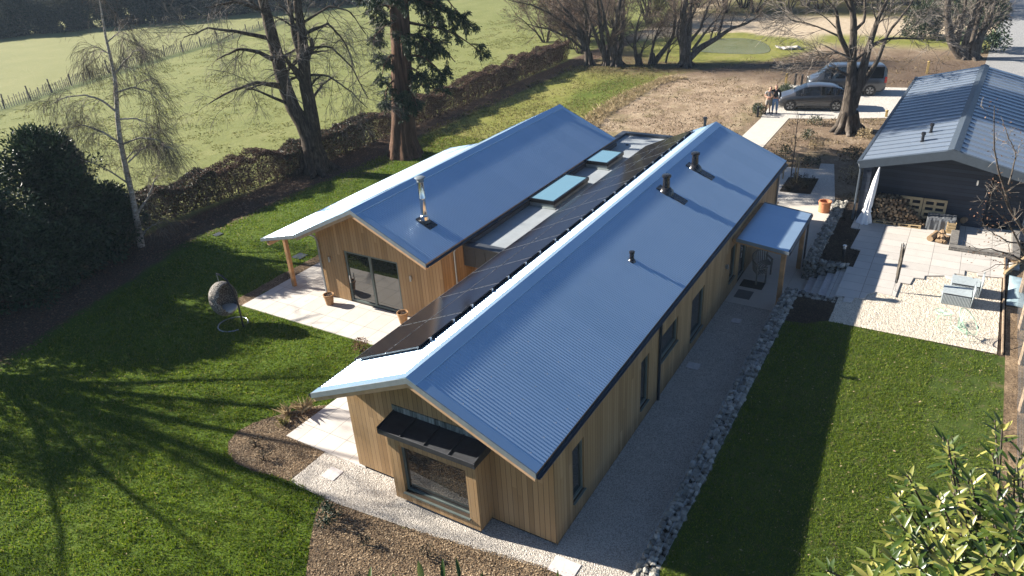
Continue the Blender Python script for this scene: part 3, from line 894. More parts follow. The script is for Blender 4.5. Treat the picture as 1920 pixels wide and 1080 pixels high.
def facade(mb, O, U, w, h, holes, N, depth, z0):
    """vertical wall face from O along unit U (x,y), N outward (x,y); holes (u0,u1,z0,z1) get reveals"""
    us = sorted({0, w, *[q for hh in holes for q in hh[:2]]})
    zs = sorted({z0, h, *[q for hh in holes for q in hh[2:]]})
    P = lambda u, z, d=0: (O[0] + U[0] * u - N[0] * d, O[1] + U[1] * u - N[1] * d, z)
    for a, b in zip(us, us[1:]):
        for c, d in zip(zs, zs[1:]):
            if any(hh[0] <= a and b <= hh[1] and hh[2] <= c and d <= hh[3] for hh in holes):
                continue
            mb.add([P(a, c), P(b, c), P(b, d), P(a, d)], [(0, 1, 2, 3)])
    for a, b, c, d in holes:
        for (u0, c0), (u1, c1) in (((a, c), (b, c)), ((b, c), (b, d)), ((b, d), (a, d)), ((a, d), (a, c))):
            mb.add([P(u0, c0), P(u1, c1), P(u1, c1, depth), P(u0, c0, depth)], [(0, 1, 2, 3)])

def window(parent, O, U, N, u0, u1, z0, z1, dep=0.09, fw=0.065, name='window', sill=True, mull=(), bars=()):
    """frame, pane (sub-part) and sill set into a facade hole"""
    def bx(mb, a, b, c, d, n0, n1):
        v = [(O[0] + U[0] * u - N[0] * n, O[1] + U[1] * u - N[1] * n, z) for z in (c, d) for n in (n0, n1) for u in (a, b)]
        mb.add(v, [(0, 2, 3, 1), (4, 5, 7, 6), (0, 1, 5, 4), (2, 6, 7, 3), (0, 4, 6, 2), (1, 3, 7, 5)])
    f = MB()
    e = 0.002
    bx(f, u0 + e, u0 + fw, z0 + e, z1 - e, dep - 0.05, dep + 0.05)
    bx(f, u1 - fw, u1 - e, z0 + e, z1 - e, dep - 0.05, dep + 0.05)
    bx(f, u0 + fw, u1 - fw, z0 + e, z0 + fw, dep - 0.05, dep + 0.05)
    bx(f, u0 + fw, u1 - fw, z1 - fw, z1 - e, dep - 0.05, dep + 0.05)
    for mm in mull:
        bx(f, mm - 0.05, mm + 0.05, z0 + fw, z1 - fw, dep - 0.045, dep + 0.045)
    o = f.build(name, 'window_frame', parent, bevel=0.004)
    p = MB()
    bx(p, u0 + fw - 0.01, u1 - fw + 0.01, z0 + fw - 0.01, z1 - fw + 0.01, dep - 0.012, dep + 0.03)
    p.build('pane', 'glass', o)
    if sill:
        s = MB()
        bx(s, u0 - 0.02, u1 + 0.02, z0 - 0.035, z0 - 0.003, -0.05, dep - 0.055)
        s.build('sill', 'window_frame', o)
    return o

T = 0.20   # roof build-up
S1 = (4.156 - 2.824) / (2.905 + 0.098)
R1 = dict(x0=-0.913, x1=20.17, yr=2.905, zr=4.156, ya=-0.098, yb=5.95, s=S1)
R2 = dict(x0=5.96, x1=20.81, yr=10.666, zr=4.173, ya=7.755, yb=13.577, s=(4.173 - 2.807) / (10.666 - 7.755))
rz_ = lambda r, y: r['zr'] - r['s'] * abs(y - r['yr'])

def corrugated(mb, x0, x1, y0, y1, zf, pitch=0.09, amp=0.0135, off=0.032):
    n = int((x1 - x0) / pitch * 8)
    xs = np.linspace(x0, x1, n + 1)
    dz = off + amp * np.cos(2 * PI * xs / pitch)
    V = np.concatenate([np.stack([xs, np.full_like(xs, y), zf(y) + dz], 1) for y in (y0, (y0 + y1) / 2, y1)])
    m = n + 1
    i = np.arange(n)
    F = np.concatenate([np.stack([i + r * m, i + 1 + r * m, i + 1 + (r + 1) * m, i + (r + 1) * m], 1) for r in (0, 1)])
    if y0 > y1: F = F[:, ::-1]
    mb.add(V, F.tolist())

def gable_roof(r, parent):
    zf = lambda y: rz_(r, y)
    root = MB()
    for ye in (r['ya'], r['yb']):
        a, b = (ye, r['yr']) if ye < r['yr'] else (r['yr'], ye)
        corrugated(root, r['x0'] + 0.2, r['x1'] - 0.2, a, b, zf)
    o = root.build('roof', 'roof_metal', parent, smooth='all')
    # slab carrying the sheet: pale timber on its edges and underside
    sl = MB()
    ya, yb, yr = r['ya'] + 0.03, r['yb'] - 0.03, r['yr']
    sl.yz_prism([(ya, zf(ya)), (ya, zf(ya) - T), (yr, zf(yr) - T), (yb, zf(yb) - T), (yb, zf(yb)), (yr, zf(yr))], r['x0'] + 0.03, r['x1'] - 0.03)
    sl.build('soffit', 'soffit_timber', o)
    # metal verge capping and ridge capping
    for xe, sg in ((r['x0'], 1), (r['x1'], -1)):
        v = MB()
        ya, yb = r['ya'] - 0.01, r['yb'] + 0.01
        xa, xb = sorted((xe, xe + sg * 0.027))
        up, dn = 0.056, -0.085
        v.yz_prism([(ya, zf(ya) + up), (ya, zf(ya) + dn), (yr, zf(yr) + dn), (yb, zf(yb) + dn), (yb, zf(yb) + up), (yr, zf(yr) + up)], xa, xb)
        v.build('verge', 'verge_metal', o)
        v = MB()
        xa, xb = sorted((xe + sg * 0.028, xe + sg * 0.27))
        v.yz_prism([(ya, zf(ya) + up - 0.002), (ya, zf(ya) + 0.046), (yr, zf(yr) + 0.046), (yb, zf(yb) + 0.046), (yb, zf(yb) + up - 0.002), (yr, zf(yr) + up - 0.002)], xa, xb)
        v.build('verge_flashing', 'roof_trim', o)
    c = MB()
    d = 0.24
    c.yz_prism([(yr - d, zf(yr - d) + 0.068), (yr - d, zf(yr - d) + 0.045), (yr, zf(yr) + 0.058), (yr + d, zf(yr + d) + 0.045), (yr + d, zf(yr + d) + 0.068), (yr, zf(yr) + 0.078)], r['x0'] + 0.005, r['x1'] - 0.005)
    c.build('ridge_cap', 'roof_trim', o)
    # screw heads in rows across the sheets
    sc = MB()
    for ye in (r['ya'], r['yb']):
        for t in np.linspace(0.12, 0.9, 4):
            y = r['yr'] + (ye - r['yr']) * t
            for x in np.arange(r['x0'] + 0.4, r['x1'] - 0.3, 0.54):
                x = round(x / 0.09) * 0.09 + rng.normal(0, .003)
                z = zf(y) + 0.043
                sc.box(x - 0.006, x + 0.006, y - 0.006, y + 0.006, z - 0.004, z + 0.008)
    tag(sc.build('screw_heads', 'concrete', o), kind='stuff')
    for ye, sg in ((r['ya'], -1), (r['yb'], 1)):
        gt = MB()
        y, z = ye + sg * 0.055, zf(ye) - 0.03
        pr = [(y + 0.062 * math.cos(a), z + 0.062 * math.sin(a)) for a in np.linspace(PI, 2 * PI, 9)]
        pr2 = [(y + 0.05 * math.cos(a), z + 0.05 * math.sin(a)) for a in np.linspace(2 * PI, PI, 9)]
        gt.yz_prism(pr + pr2, r['x0'] + 0.02, r['x1'] - 0.02)
        gt.build('gutter', 'gutter', o)
    return o

roof1 = gable_roof(R1, HOUSE)
roof2 = gable_roof(R2, HOUSE)

def gable_wall(mb, r, x, y0, y1, nx, holes, zb=0.1):
    ze = min(rz_(r, y0), rz_(r, y1)) - T - 0.02
    facade(mb, (x, y1) if nx < 0 else (x, y0), (0, -1) if nx < 0 else (0, 1), y1 - y0, ze, holes, (nx, 0), 0.15, zb)
    tri = [(x, y0, ze), (x, y1, ze), (x, y1, rz_(r, y1) - T + .01), (x, r['yr'], r['zr'] - T + .01), (x, y0, rz_(r, y0) - T + .01)]
    mb.add(tri, [(0, 1, 2, 3, 4) if nx > 0 else (4, 3, 2, 1, 0)])

# right wing walls
RW = [(0.85, 1.42, 0.57, 2.08), (4.83, 5.38, 0.52, 2.04), (6.25, 7.63, 1.19, 2.0), (8.9, 10.08, 0.4, 1.86), (12.98, 13.68, 0.55, 1.88), (14.2, 15.2, 0.03, 2.0)]
w = MB()
gable_wall(w, R1, 0.0, 0.0, 5.79, -1, [])
gable_wall(w, R1, 19.4, 0.0, 5.79, 1, [])
facade(w, (0, 0), (1, 0), 19.4, 2.67, RW, (0, -1), 0.15, 0.1)
facade(w, (19.4, 5.79), (-1, 0), 19.4, 2.70, [(8.0, 11.0, 0.1, 2.1)], (0, 1), 0.15, 0.1)
wall1 = w.build('wall', 'cladding', HOUSE)
# dark recessed plinth
w = MB()
w.box(0.05, 19.35, 0.05, 5.74, -0.05, 0.16)
w.box(6.95, 19.8, 7.88, 13.42, -0.05, 0.16)
w.build('plinth', 'black_plastic', HOUSE)
for q in RW[:5]:
    window(HOUSE, (0, 0), (1, 0), (0, -1), *q)
# front door under the porch
dr = window(HOUSE, (0, 0), (1, 0), (0, -1), *RW[5], name='door', sill=False, fw=0.12)
hb = MB().tube([(14.4, 0.02, 0.95), (14.4, -0.02, 0.95), (14.4, -0.02, 1.35), (14.4, 0.02, 1.35)], 0.012, 6)
hb.build('handle', 'alu', dr)
window(HOUSE, (19.4, 5.79), (-1, 0), (0, 1), 8.0, 11.0, 0.1, 2.1, sill=False)

# left wing walls
SD = (13.5 - 12.25, 13.5 - 9.75, 0.05, 2.12)
w = MB()
gable_wall(w, R2, 6.87, 7.82, 13.5, -1, [SD], zb=0.1)
gable_wall(w, R2, 19.9, 7.82, 13.5, 1, [])
facade(w, (6.87, 7.82), (1, 0), 13.03, 2.63, [], (0, -1), 0.15, 0.1)
facade(w, (19.9, 13.5), (-1, 0), 13.03, 2.63, [(1.5, 4.0, 0.1, 2.1), (6.5, 9.5, 0.1, 2.1)], (0, 1), 0.15, 0.1)
wall2 = w.build('wall', 'cladding', HOUSE)
sdo = window(HOUSE, (6.87, 13.5), (0, -1), (-1, 0), *SD, name='sliding_door', sill=False, fw=0.085, mull=(2.44,))
MB().beam((6.84, 12.1, 0.85), (6.84, 12.1, 1.15), 0.03, 0.03).build('handle', 'alu', sdo)
for a in ((1.5, 4.0, 0.1, 2.1), (6.5, 9.5, 0.1, 2.1)):
    window(HOUSE, (19.9, 13.5), (-1, 0), (0, 1), *a, sill=False)
for y in (12.96, 9.18):
    l = MB()
    l.box(6.80, 6.868, y - 0.03, y + 0.03, 1.60, 1.70)
    l.lathe((6.80, y, 1.55), [(0.035, 0), (0.035, 0.2)], 10)
    l.build('wall_light', 'zinc', HOUSE)
l = MB()
l.box(12.37, 12.43, -0.07, -0.002, 1.40, 1.52)
l.lathe((12.40, -0.07, 1.38), [(0.035, 0), (0.035, 0.16)], 10)
l.build('wall_light', 'zinc', HOUSE)

# bay with the picture window
BW = (4.14 - 3.83, 4.14 - 1.95, 0.40, 1.80)
bay = MB()
facade(bay, (-0.5, 4.14), (0, -1), 2.46, 2.12, [BW], (-1, 0), 0.16, 0.12)
facade(bay, (0.0, 4.14), (-1, 0), 0.5, 2.12, [], (0, 1), 0.1, 0.12)
facade(bay, (-0.5, 1.68), (1, 0), 0.5, 2.12, [], (0, -1), 0.1, 0.12)
bay.add([(-0.5, 1.68, 0.12), (0, 1.68, 0.12), (0, 4.14, 0.12), (-0.5, 4.14, 0.12)], [(3, 2, 1, 0)])
bo = bay.build('bay', 'cladding', HOUSE)
window(HOUSE, (-0.5, 4.14), (0, -1), (-1, 0), *BW, dep=0.14, fw=0.05, name='picture_window')
aw = MB()
y0, y1 = 1.56, 4.26
v = [(0, 2.33), (-0.66, 2.25), (-0.66, 2.11), (-0.56, 2.123), (-0.002, 2.123)]
n = len(v)
aw.add([(x - 0.002, y0, z) for x, z in v] + [(x - 0.002, y1, z) for x, z in v], [tuple(range(n)), tuple(reversed(range(n, 2 * n)))] + [(i, n + i, n + (i + 1) % n, (i + 1) % n) for i in range(n)])
for k in range(5):
    y = y0 + 0.01 + (y1 - y0 - 0.02) * k / 4
    aw.beam((-0.01, y, 2.345), (-0.655, y, 2.265), 0.03, 0.05)
awo = aw.build('awning', 'lead', HOUSE, bevel=0.006)
m, nt, b = mat('lead_flashing', rough=0.5, metal=0.3)
p = wpos(nt)
yy = nd(nt, 'ShaderNodeMapping', {0: p, 3: (1, 9, 0.6)}).outputs[0]
setin(nt, b, Base_Color=ramp(nt, noise(nt, yy, 1.0, 5, 0.7), [(0.35, (0.03, 0.04, 0.045)), (0.5, (0.13, 0.16, 0.165)), (0.65, (0.32, 0.36, 0.36))]))
MT['lead_flashing'] = m
MB().box(-0.025, -0.003, 1.5, 4.30, 2.34, 2.50).build('flashing', 'lead_flashing', awo)

# link with its flat roof
w = MB()
facade(w, (8.7, 7.81), (0, -1), 2.01, 2.2, [(0.25, 1.75, 0.05, 2.05)], (-1, 0), 0.1, 0.02)
w.build('wall', 'cladding', HOUSE)
w = MB()
facade(w, (22.75, 5.8), (0, 1), 2.3, 2.3, [(0.3, 2.0, 0.05, 2.05)], (1, 0), 0.1, 0.02)
facade(w, (22.75, 8.1), (-1, 0), 2.83, 2.3, [], (0, 1), 0.1, 0.02)
facade(w, (19.41, 5.79), (1, 0), 3.34, 2.3, [], (0, -1), 0.1, 0.02)
w.build('wall', 'cladding', HOUSE)
window(HOUSE, (8.7, 7.81), (0, -1), (-1, 0), 0.25, 1.75, 0.05, 2.05, sill=False)
window(HOUSE, (22.75, 5.8), (0, 1), (1, 0), 0.3, 2.0, 0.05, 2.05, sill=False)
fr = MB()
fr.box(8.42, 22.6, 5.93, 7.85, 2.28, 2.50)
fr.box(20.82, 22.6, 7.86, 8.0, 2.28, 2.501)
flat = fr.build('flat_roof', 'membrane', HOUSE)
MB().box(8.41, 20.8, 7.70, 7.815, 2.51, 2.66).build('eave_shade_strip', 'parapet_metal', flat)  # dark strip standing in for the shadow below the left wing's eave
p = MB()
p.box(8.10, 8.40, 5.99, 7.80, 1.86, 2.60)
for k in range(5):
    y = 6.1 + k * 0.41
    p.beam((8.085, y, 1.88), (8.085, y, 2.50), 0.03, 0.02, up=(1, 0, 0))
p.box(8.06, 8.44, 5.98, 7.82, 2.605, 2.64)
po = p.build('parapet', 'parapet_metal', flat, bevel=0.006)
p = MB()
p.box(22.61, 22.9, 5.70, 8.3, 2.2, 2.62)
p.box(20.83, 22.609, 8.01, 8.3, 2.2, 2.62)
p.build('parapet', 'parapet_metal', flat, bevel=0.006)

def skylight(x0, x1, y0, y1):
    k = MB()
    k.box(x0 + 0.03, x1 - 0.03, y0 + 0.03, y1 - 0.03, 2.505, 2.66)
    k.box(x0 - 0.07, x1 + 0.07, y0 - 0.07, min(y1 + 0.07, 7.84), 2.504, 2.525)
    sk = k.build('skylight', 'kerb_membrane', flat, bevel=0.01)
    f = MB()
    e = 0.075
    f.box(x0, x1, y0, y0 + e, 2.662, 2.80)
    f.box(x0, x1, y1 - e, y1, 2.662, 2.80)
    f.box(x0, x0 + e, y0 + e, y1 - e, 2.662, 2.80)
    f.box(x1 - e, x1, y0 + e, y1 - e, 2.662, 2.80)
    f.cur = 1
    f.box(x0 + e - .005, x1 - e + .005, y0 + e - .005, y1 - e + .005, 2.664, 2.788)
    f.build('pane', ['panel_frame', 'roof_glass'], flat)
skylight(12.5, 15.55, 6.62, 7.72)
skylight(17.45, 19.2, 6.66, 7.80)
o = MB().lathe((21.1, 7.3, 2.50), [(0.07, 0), (0.07, 0.04), (0.03, 0.05)], 10).build('roof_outlet', 'black_plastic', flat)

# solar panels on the left slope of the right wing: eleven columns, two rows
def panel(i, j):
    x0 = 0.56 + i * 1.75
    sl = math.hypot(1, S1)
    ya = 3.74 + j * 1.07
    yb = ya + 1.06
    zz = lambda y, o_: rz_(R1, y) + o_
    m = MB()
    X0, X1 = x0 + 0.006, x0 + 1.744
    def slab(x0, x1, y0, y1, a, b):
        v = [(x, y, zz(y, o_)) for o_ in (a, b) for y in (y0, y1) for x in (x0, x1)]
        m.add(v, [(0, 2, 3, 1), (4, 5, 7, 6), (0, 1, 5, 4), (2, 6, 7, 3), (0, 4, 6, 2), (1, 3, 7, 5)])
    slab(X0, X1, ya, yb, 0.100, 0.140)
    m.cur = 1
    slab(X0 + 0.022, X1 - 0.022, ya + 0.02, yb - 0.02, 0.1405, 0.143)
    m.cur = 2
    if i: slab(X0 - 0.010, X0 - 0.001, ya, yb, 0.11, 0.147)
    slab(X0, X1, yb + 0.001, yb + 0.009, 0.11, 0.146)
    for x in (X0 + 0.4, X1 - 0.4):
        slab(x - 0.02, x + 0.02, ya - 0.02, ya + 0.012, 0.1415, 0.150)
    if j == 0:
        for x in (X0 + 0.4, X1 - 0.4):
            slab(x - 0.025, x + 0.025, ya - 0.06, ya - 0.032, 0.045, 0.15)
    m.cur = 0
    if j == 0:
        slab(X0 + .01, X1 - .01, ya + 0.03, ya + 0.06, 0.05, 0.099)
    return m.build('solar_panel', ['panel_frame', 'solar_glass', 'alu'], roof1)
for i in range(11):
    for j in range(2):
        panel(i, j)

# roof vents on the right slope
def vent(x, y, h, r, big=True):
    z = rz_(R1, y) + 0.03
    v = MB()
    if big:
        ya, yb = y + 0.28, y - 0.72
        v.yz_prism([(ya, rz_(R1, ya) + 0.045), (yb, rz_(R1, yb) + 0.045), (yb, rz_(R1, yb) + 0.075), (ya, rz_(R1, ya) + 0.075)], x - 0.19, x + 0.19)
        v.lathe((x, y, z), [(0.27, -0.06), (0.24, 0.06), (0.16, 0.15), (r + 0.01, 0.17), (r, h - 0.1), (r, h - 0.09), (r * 1.35, h - 0.085), (r * 1.35, h - 0.02), (r * 1.1, h)], 20)
    else:
        v.lathe((x, y, z), [(0.12, -0.04), (0.10, 0.03), (r, 0.06), (r, h - 0.07), (r * 1.25, h - 0.065), (r * 1.25, h - 0.01), (r, h)], 16)
    v.build('vent_pipe', 'black_plastic', roof1, smooth=True)
vent(12.32, 2.19, 0.62, 0.115)
vent(15.09, 2.12, 0.62, 0.115)
vent(7.52, 1.42, 0.30, 0.065, False)
v = MB().lathe((20.05, 3.35, 3.9), [(0.06, 0), (0.06, 0.42), (0.09, 0.43), (0.09, 0.5), (0.05, 0.52)], 12)
v.build('vent_pipe', 'black_plastic', roof1, smooth=True)

# stainless flue on the left wing
cx, cy = 7.73, 9.01
cz = rz_(R2, cy)
ch = MB()
ch.lathe((cx, cy, cz), [(0.16, 0.1), (0.16, 0.24), (0.115, 0.27), (0.105, 0.3), (0.105, 0.85), (0.112, 0.86), (0.112, 0.89), (0.105, 0.9), (0.105, 1.45)], 24)
cho = ch.build('chimney', 'steel', roof2, smooth=True)
q = MB()
q.lathe((cx, cy, cz + 1.451), [(0.12, 0), (0.12, 0.03), (0.09, 0.032), (0.09, 0.07), (0.13, 0.072), (0.13, 0.1), (0.1, 0.105), (0.1, 0.13), (0.19, 0.14), (0.14, 0.17), (0.03, 0.185)], 20)
q.build('cowl', 'verge_metal', roof2, smooth=True)
q = MB()
ya, yb = cy + 0.22, cy - 0.36
q.yz_prism([(ya, rz_(R2, ya) + 0.045), (yb, rz_(R2, yb) + 0.045), (yb, rz_(R2, yb) + 0.07), (ya, rz_(R2, ya) + 0.07)], cx - 0.21, cx + 0.21)
q.lathe((cx, cy, cz + 0.02), [(0.2, 0), (0.165, 0.1)], 16)
q.build('flashing', 'black_plastic', roof2)

# veranda along the left wing
vr = MB()
zv = lambda y: 2.78 - (y - 13.6) * 0.24
corrugated(vr, 6.1, 18.1, 13.62, 15.42, zv, off=0.02)
vo = vr.build('veranda_roof', 'roof_metal', HOUSE, smooth='all')
q = MB()
q.yz_prism([(13.66, zv(13.66) - 0.005), (13.66, zv(13.66) - 0.11), (15.38, zv(15.38) - 0.09), (15.38, zv(15.38) - 0.005)], 6.0, 18.1)
q.build('soffit', 'soffit_timber', vo)
q = MB()
q.yz_prism([(13.63, zv(13.63) + 0.04), (13.63, zv(13.63) - 0.07), (15.45, zv(15.45) - 0.07), (15.45, zv(15.45) + 0.04)], 5.965, 5.995)
q.box(5.97, 18.1, 15.40, 15.46, zv(15.4) - 0.08, zv(15.4) + 0.025)
q.build('verge', 'verge_metal', vo)
q = MB().box(6.1, 18.0, 15.17, 15.29, 2.10, 2.27)
q.build('beam', 'soffit_timber', vo)
for x in (6.88, 12.4, 17.9):
    q = MB().box(x - 0.07, x + 0.07, 15.16, 15.30, 0.03, 2.098)
    q.build('post', 'oak', HOUSE, bevel=0.008)

# porch on the right side
pr = MB()
zp = lambda y: 2.30 + y * 0.11
corrugated(pr, 12.95, 16.6, -1.86, -0.16, zp, off=0.02)
po = pr.build('porch_roof', 'roof_metal', HOUSE, smooth='all')
q = MB()
q.yz_prism([(-0.03, zp(-0.03) - 0.005), (-0.03, zp(-0.03) - 0.14), (-1.82, zp(-1.82) - 0.14), (-1.82, zp(-1.82) - 0.005)], 12.93, 16.62)
q.build('soffit', 'oak', po)
for xa, xb in ((12.895, 12.925), (16.625, 16.655)):
    q = MB()
    q.yz_prism([(-0.15, zp(-0.15) + 0.04), (-0.15, zp(-0.15) - 0.07), (-1.9, zp(-1.9) - 0.07), (-1.9, zp(-1.9) + 0.04)], xa, xb)
    q.build('verge', 'verge_metal', po)
MB().box(12.9, 16.65, -1.93, -1.85, zp(-1.9) - 0.09, zp(-1.9) + 0.0).build('gutter', 'gutter', po)
for x in (13.12, 16.3):
    q = MB().box(x - 0.075, x + 0.075, -1.79, -1.64, 0.01, 1.97)
    q.build('post', 'oak', HOUSE, bevel=0.008)

def pipe(pts, r=0.035, m='zinc'):
    return MB().tube(pts, r, 8).build('downpipe', m, HOUSE, smooth=True)
pipe([(6.08, -0.10, 2.72), (6.08, -0.06, 2.6), (6.08, -0.05, 2.4), (6.08, -0.05, 0.05)], 0.04, 'gutter')
pipe([(19.3, -0.12, 2.72), (19.3, -0.06, 2.6), (19.3, -0.05, 0.05)], 0.04)
pipe([(16.5, -1.89, 1.98), (16.42, -1.85, 1.85), (16.42, -1.85, 0.03)], 0.035, 'gutter')
pipe([(6.3, 13.62, 2.70), (6.55, 13.55, 2.66), (6.74, 13.44, 2.52), (6.81, 13.42, 2.3), (6.81, 13.42, 0.04)], 0.04)
pipe([(7.55, 7.72, 2.7), (7.55, 7.78, 2.6), (7.55, 7.78, 0.05)], 0.035)

# ------------------------------------------------------------------ raised ground on the right
zl = lambda x: float(np.clip(0.40 + 0.027 * x, 0.34, 0.71))
def raised(name, xs, ys, m, label, cat):
    """solid block of raised ground with a gently falling top"""
    mb = MB()
    nx, ny = len(xs), len(ys)
    top = [(x, y, zl(x)) for y in ys for x in xs]
    mb.add(top, [(j * nx + i, j * nx + i + 1, (j + 1) * nx + i + 1, (j + 1) * nx + i) for j in range(ny - 1) for i in range(nx - 1)])
    ring = [(x, ys[0]) for x in xs] + [(xs[-1], y) for y in ys[1:]] + [(x, ys[-1]) for x in xs[::-1][1:]] + [(xs[0], y) for y in ys[::-1][1:-1]]
    n = len(ring)
    mb.add([(x, y, zl(x)) for x, y in ring] + [(x, y, -0.1) for x, y in ring], [(i, n + i, n + (i + 1) % n, (i + 1) % n) for i in range(n)])
    return tag(mb.build(name, m), label, cat, kind='structure')
raised('lawn', [-30, -10, -3, 0, 3, 6, 9, 11.42], [-8.25, -2.34], 'lawn', 'raised lawn on the right behind the stone filled wall', 'lawn')
raised('bank', [-30, -10, -3, 0, 3, 6, 9, 11.42, 20, 37], [-60, -8.25], 'mulch', 'leaf strewn soil bank along the right boundary', 'bank')
t = MB()
t.prism([(11.42, -8.25), (37, -8.25), (37, -2.9), (22.2, -2.9), (22.2, -2.44), (15.9, -2.44), (15.9, -3.45), (13.1, -3.45), (13.1, -2.34), (11.42, -2.34)], -0.1, 0.70)
tag(t.build('terrace', 'dark_mulch'), 'raised terrace carrying the slabbed yard and the dark outbuilding', 'terrace', kind='structure')
sheet('terrace_gravel', [(11.42, -3.57), (13.3, -3.57), (18.4, -6.0), (18.4, -8.14), (11.5, -8.05)], 0.712, 'cream_gravel', 'cream gravel square between raised lawn and slabs', 'gravel')
UP_ = [(13.17, -3.46), (15.6, -3.46), (15.6, -3.64), (17.2, -3.66), (17.25, -3.3), (19.2, -3.36), (19.25, -3.0), (21.2, -3.0), (21.2, -8.4), (16.75, -8.2), (16.67, -7.87), (16.58, -7.41), (16.83, -7.41), (16.83, -7.02), (16.45, -7.02), (16.45, -6.73), (15.9, -6.73), (16.14, -6.45), (16.0, -6.15), (15.87, -5.87), (15.6, -5.87), (15.55, -5.56), (15.0, -5.5), (15.0, -5.22), (13.89, -5.18), (13.98, -4.6), (13.7, -4.37), (13.31, -4.32), (13.26, -4.05), (12.88, -4.01), (12.85, -3.75), (13.2, -3.75)]
sheet('terrace_patio', UP_, 0.75, 'limestone_upper', 'pale stepped edge slab patio before the dark outbuilding', 'patio', thick=0.55)
BU = [(15.95, -2.47), (15.6, -3.62), (17.18, -3.64), (17.23, -3.28), (19.2, -3.34), (19.24, -2.95), (20.4, -2.9), (20.5, -2.47)]
BL = [(10.9, -2.37), (12.64, -2.37), (12.7, -3.2), (13.0, -3.56), (11.44, -3.57), (10.95, -3.0)]
sheet('flower_bed', BU, 0.716, 'dark_mulch', 'dark mulched bed behind the upper stone filled wall with the bollard light in it', 'flower bed')
sheet('flower_bed', wavy(BL, 0.03, 0.2, 6), 0.722, 'dark_mulch', 'dark bed at the corner of the raised lawn below the steps', 'flower bed')
chips('bark_chips', BU, 0.718, 800, 0.05, 'dark_chip', 'dark bark chips behind the upper stone filled wall', 'bark')
chips('bark_chips', BL, 0.724, 800, 0.05, 'dark_chip', 'dark bark chips in the raised lawn corner bed', 'bark')
# loose stones on the cream gravel and along the path
def pebbles(poly, z, dens, r0, r1, label, holes=()):
    X, Y = scatter(poly, dens, holes)
    N = len(X)
    R_ = rng.uniform(r0, r1, N)
    octv = np.array([(1, 0, 0), (0.1, 1, 0), (-1, 0.1, 0), (0, -1, 0), (0.1, 0, 0.8)], float)
    V = octv[None] * rng.uniform(0.5, 1.3, (N, 5, 3)) * R_[:, None, None]
    a = rng.uniform(0, PI, N)
    ca, sa = np.cos(a)[:, None], np.sin(a)[:, None]
    V = np.stack([V[..., 0] * ca - V[..., 1] * sa, V[..., 0] * sa + V[..., 1] * ca, V[..., 2]], 2)
    V += np.stack([X, Y, np.full(N, z)], 1)[:, None]
    i = np.arange(N) * 5
    F = np.concatenate([np.stack([i + a_, i + b_, i + 4], 1) for a_, b_ in ((0, 1), (1, 2), (2, 3), (3, 0))])
    return tag(MB().add(V.reshape(-1, 3), F.tolist()).build('gravel_stones', 'pebble'), label, 'gravel', kind='stuff')
pebbles([(11.5, -3.6), (13.2, -3.6), (14, -5.3), (16, -6), (16.6, -8), (11.6, -8)], 0.712, 420, 0.008, 0.02, 'loose cream stones on the raised gravel square', (UP_,))
pebbles([(-1.28, 7.0), (-1.33, 5.60), (-1.1, 3.0), (-0.78, 0.6), (-0.45, -1.85), (4, -1.85), (4, 0.0), (0.0, 0.0), (0.0, 1.6), (-.5, 1.6), (-.5, 4.2), (0, 4.2), (0.0, 7.0)], 0.01, 800, 0.005, 0.014, 'loose stones on the near end of the gravel path')

# raised lawn grass
RL = [(-2, -2.4), (10.85, -2.4), (11.0, -3.0), (11.42, -3.6), (11.42, -8.1), (5, -8.3), (-2, -8.3)]
X, Y = scatter(RL, 1700)
thin = vn(X, Y, 0.7, 21) * 0.6 + vn(X, Y, 0.2, 22) * 0.4
dens = np.where(Y < -6.5, 0.5, 0.95)
k = thin + rng.uniform(-.35, .35, len(X)) < dens
X, Y = X[k], Y[k]
Z = np.clip(0.40 + 0.027 * X, 0.34, 0.71)
tag(MB().quads(blades(X, Y, Z, 0.05, 0.014, 1.0)).build('lawn_grass', 'lawn_blade'), 'short patchy grass of the raised lawn', 'grass', kind='stuff')
chips('fallen_leaves', RL, lambda X, Y: np.clip(0.43 + 0.027 * X, 0.37, 0.74), 6, 0.055, 'straw_blade', 'scattered dry leaves on the raised lawn', 'leaves', jz=0.03)
chips('fallen_leaves', [(-3, 5.5), (0, 10.2), (4.5, 10), (4.5, 16), (8, 20), (-2, 18), (-6, 10)], 0.05, 2.2, 0.05, 'straw_blade', 'scattered pale leaves on the left lawn', 'leaves', jz=0.03)
chips('leaf_litter', [(-2, 19.8), (6, 22.7), (22, 23.3), (22, 26), (-2, 26)], 0.0, 120, 0.09, 'dead_leaf', 'fallen brown leaves along the foot of the hedge', 'leaves')
chips('leaf_litter', [(22, 23.3), (47, 24), (50, 26), (22, 26)], 0.0, 40, 0.1, 'dead_leaf', 'fallen leaves below the far run of the hedge', 'leaves')
chips('leaf_litter', [(47, 14.5), (52, 13), (56, 18), (54, 25.5), (47, 25.5)], 0.0, 50, 0.12, 'dead_leaf', 'fallen leaves below the coppiced trees', 'leaves')

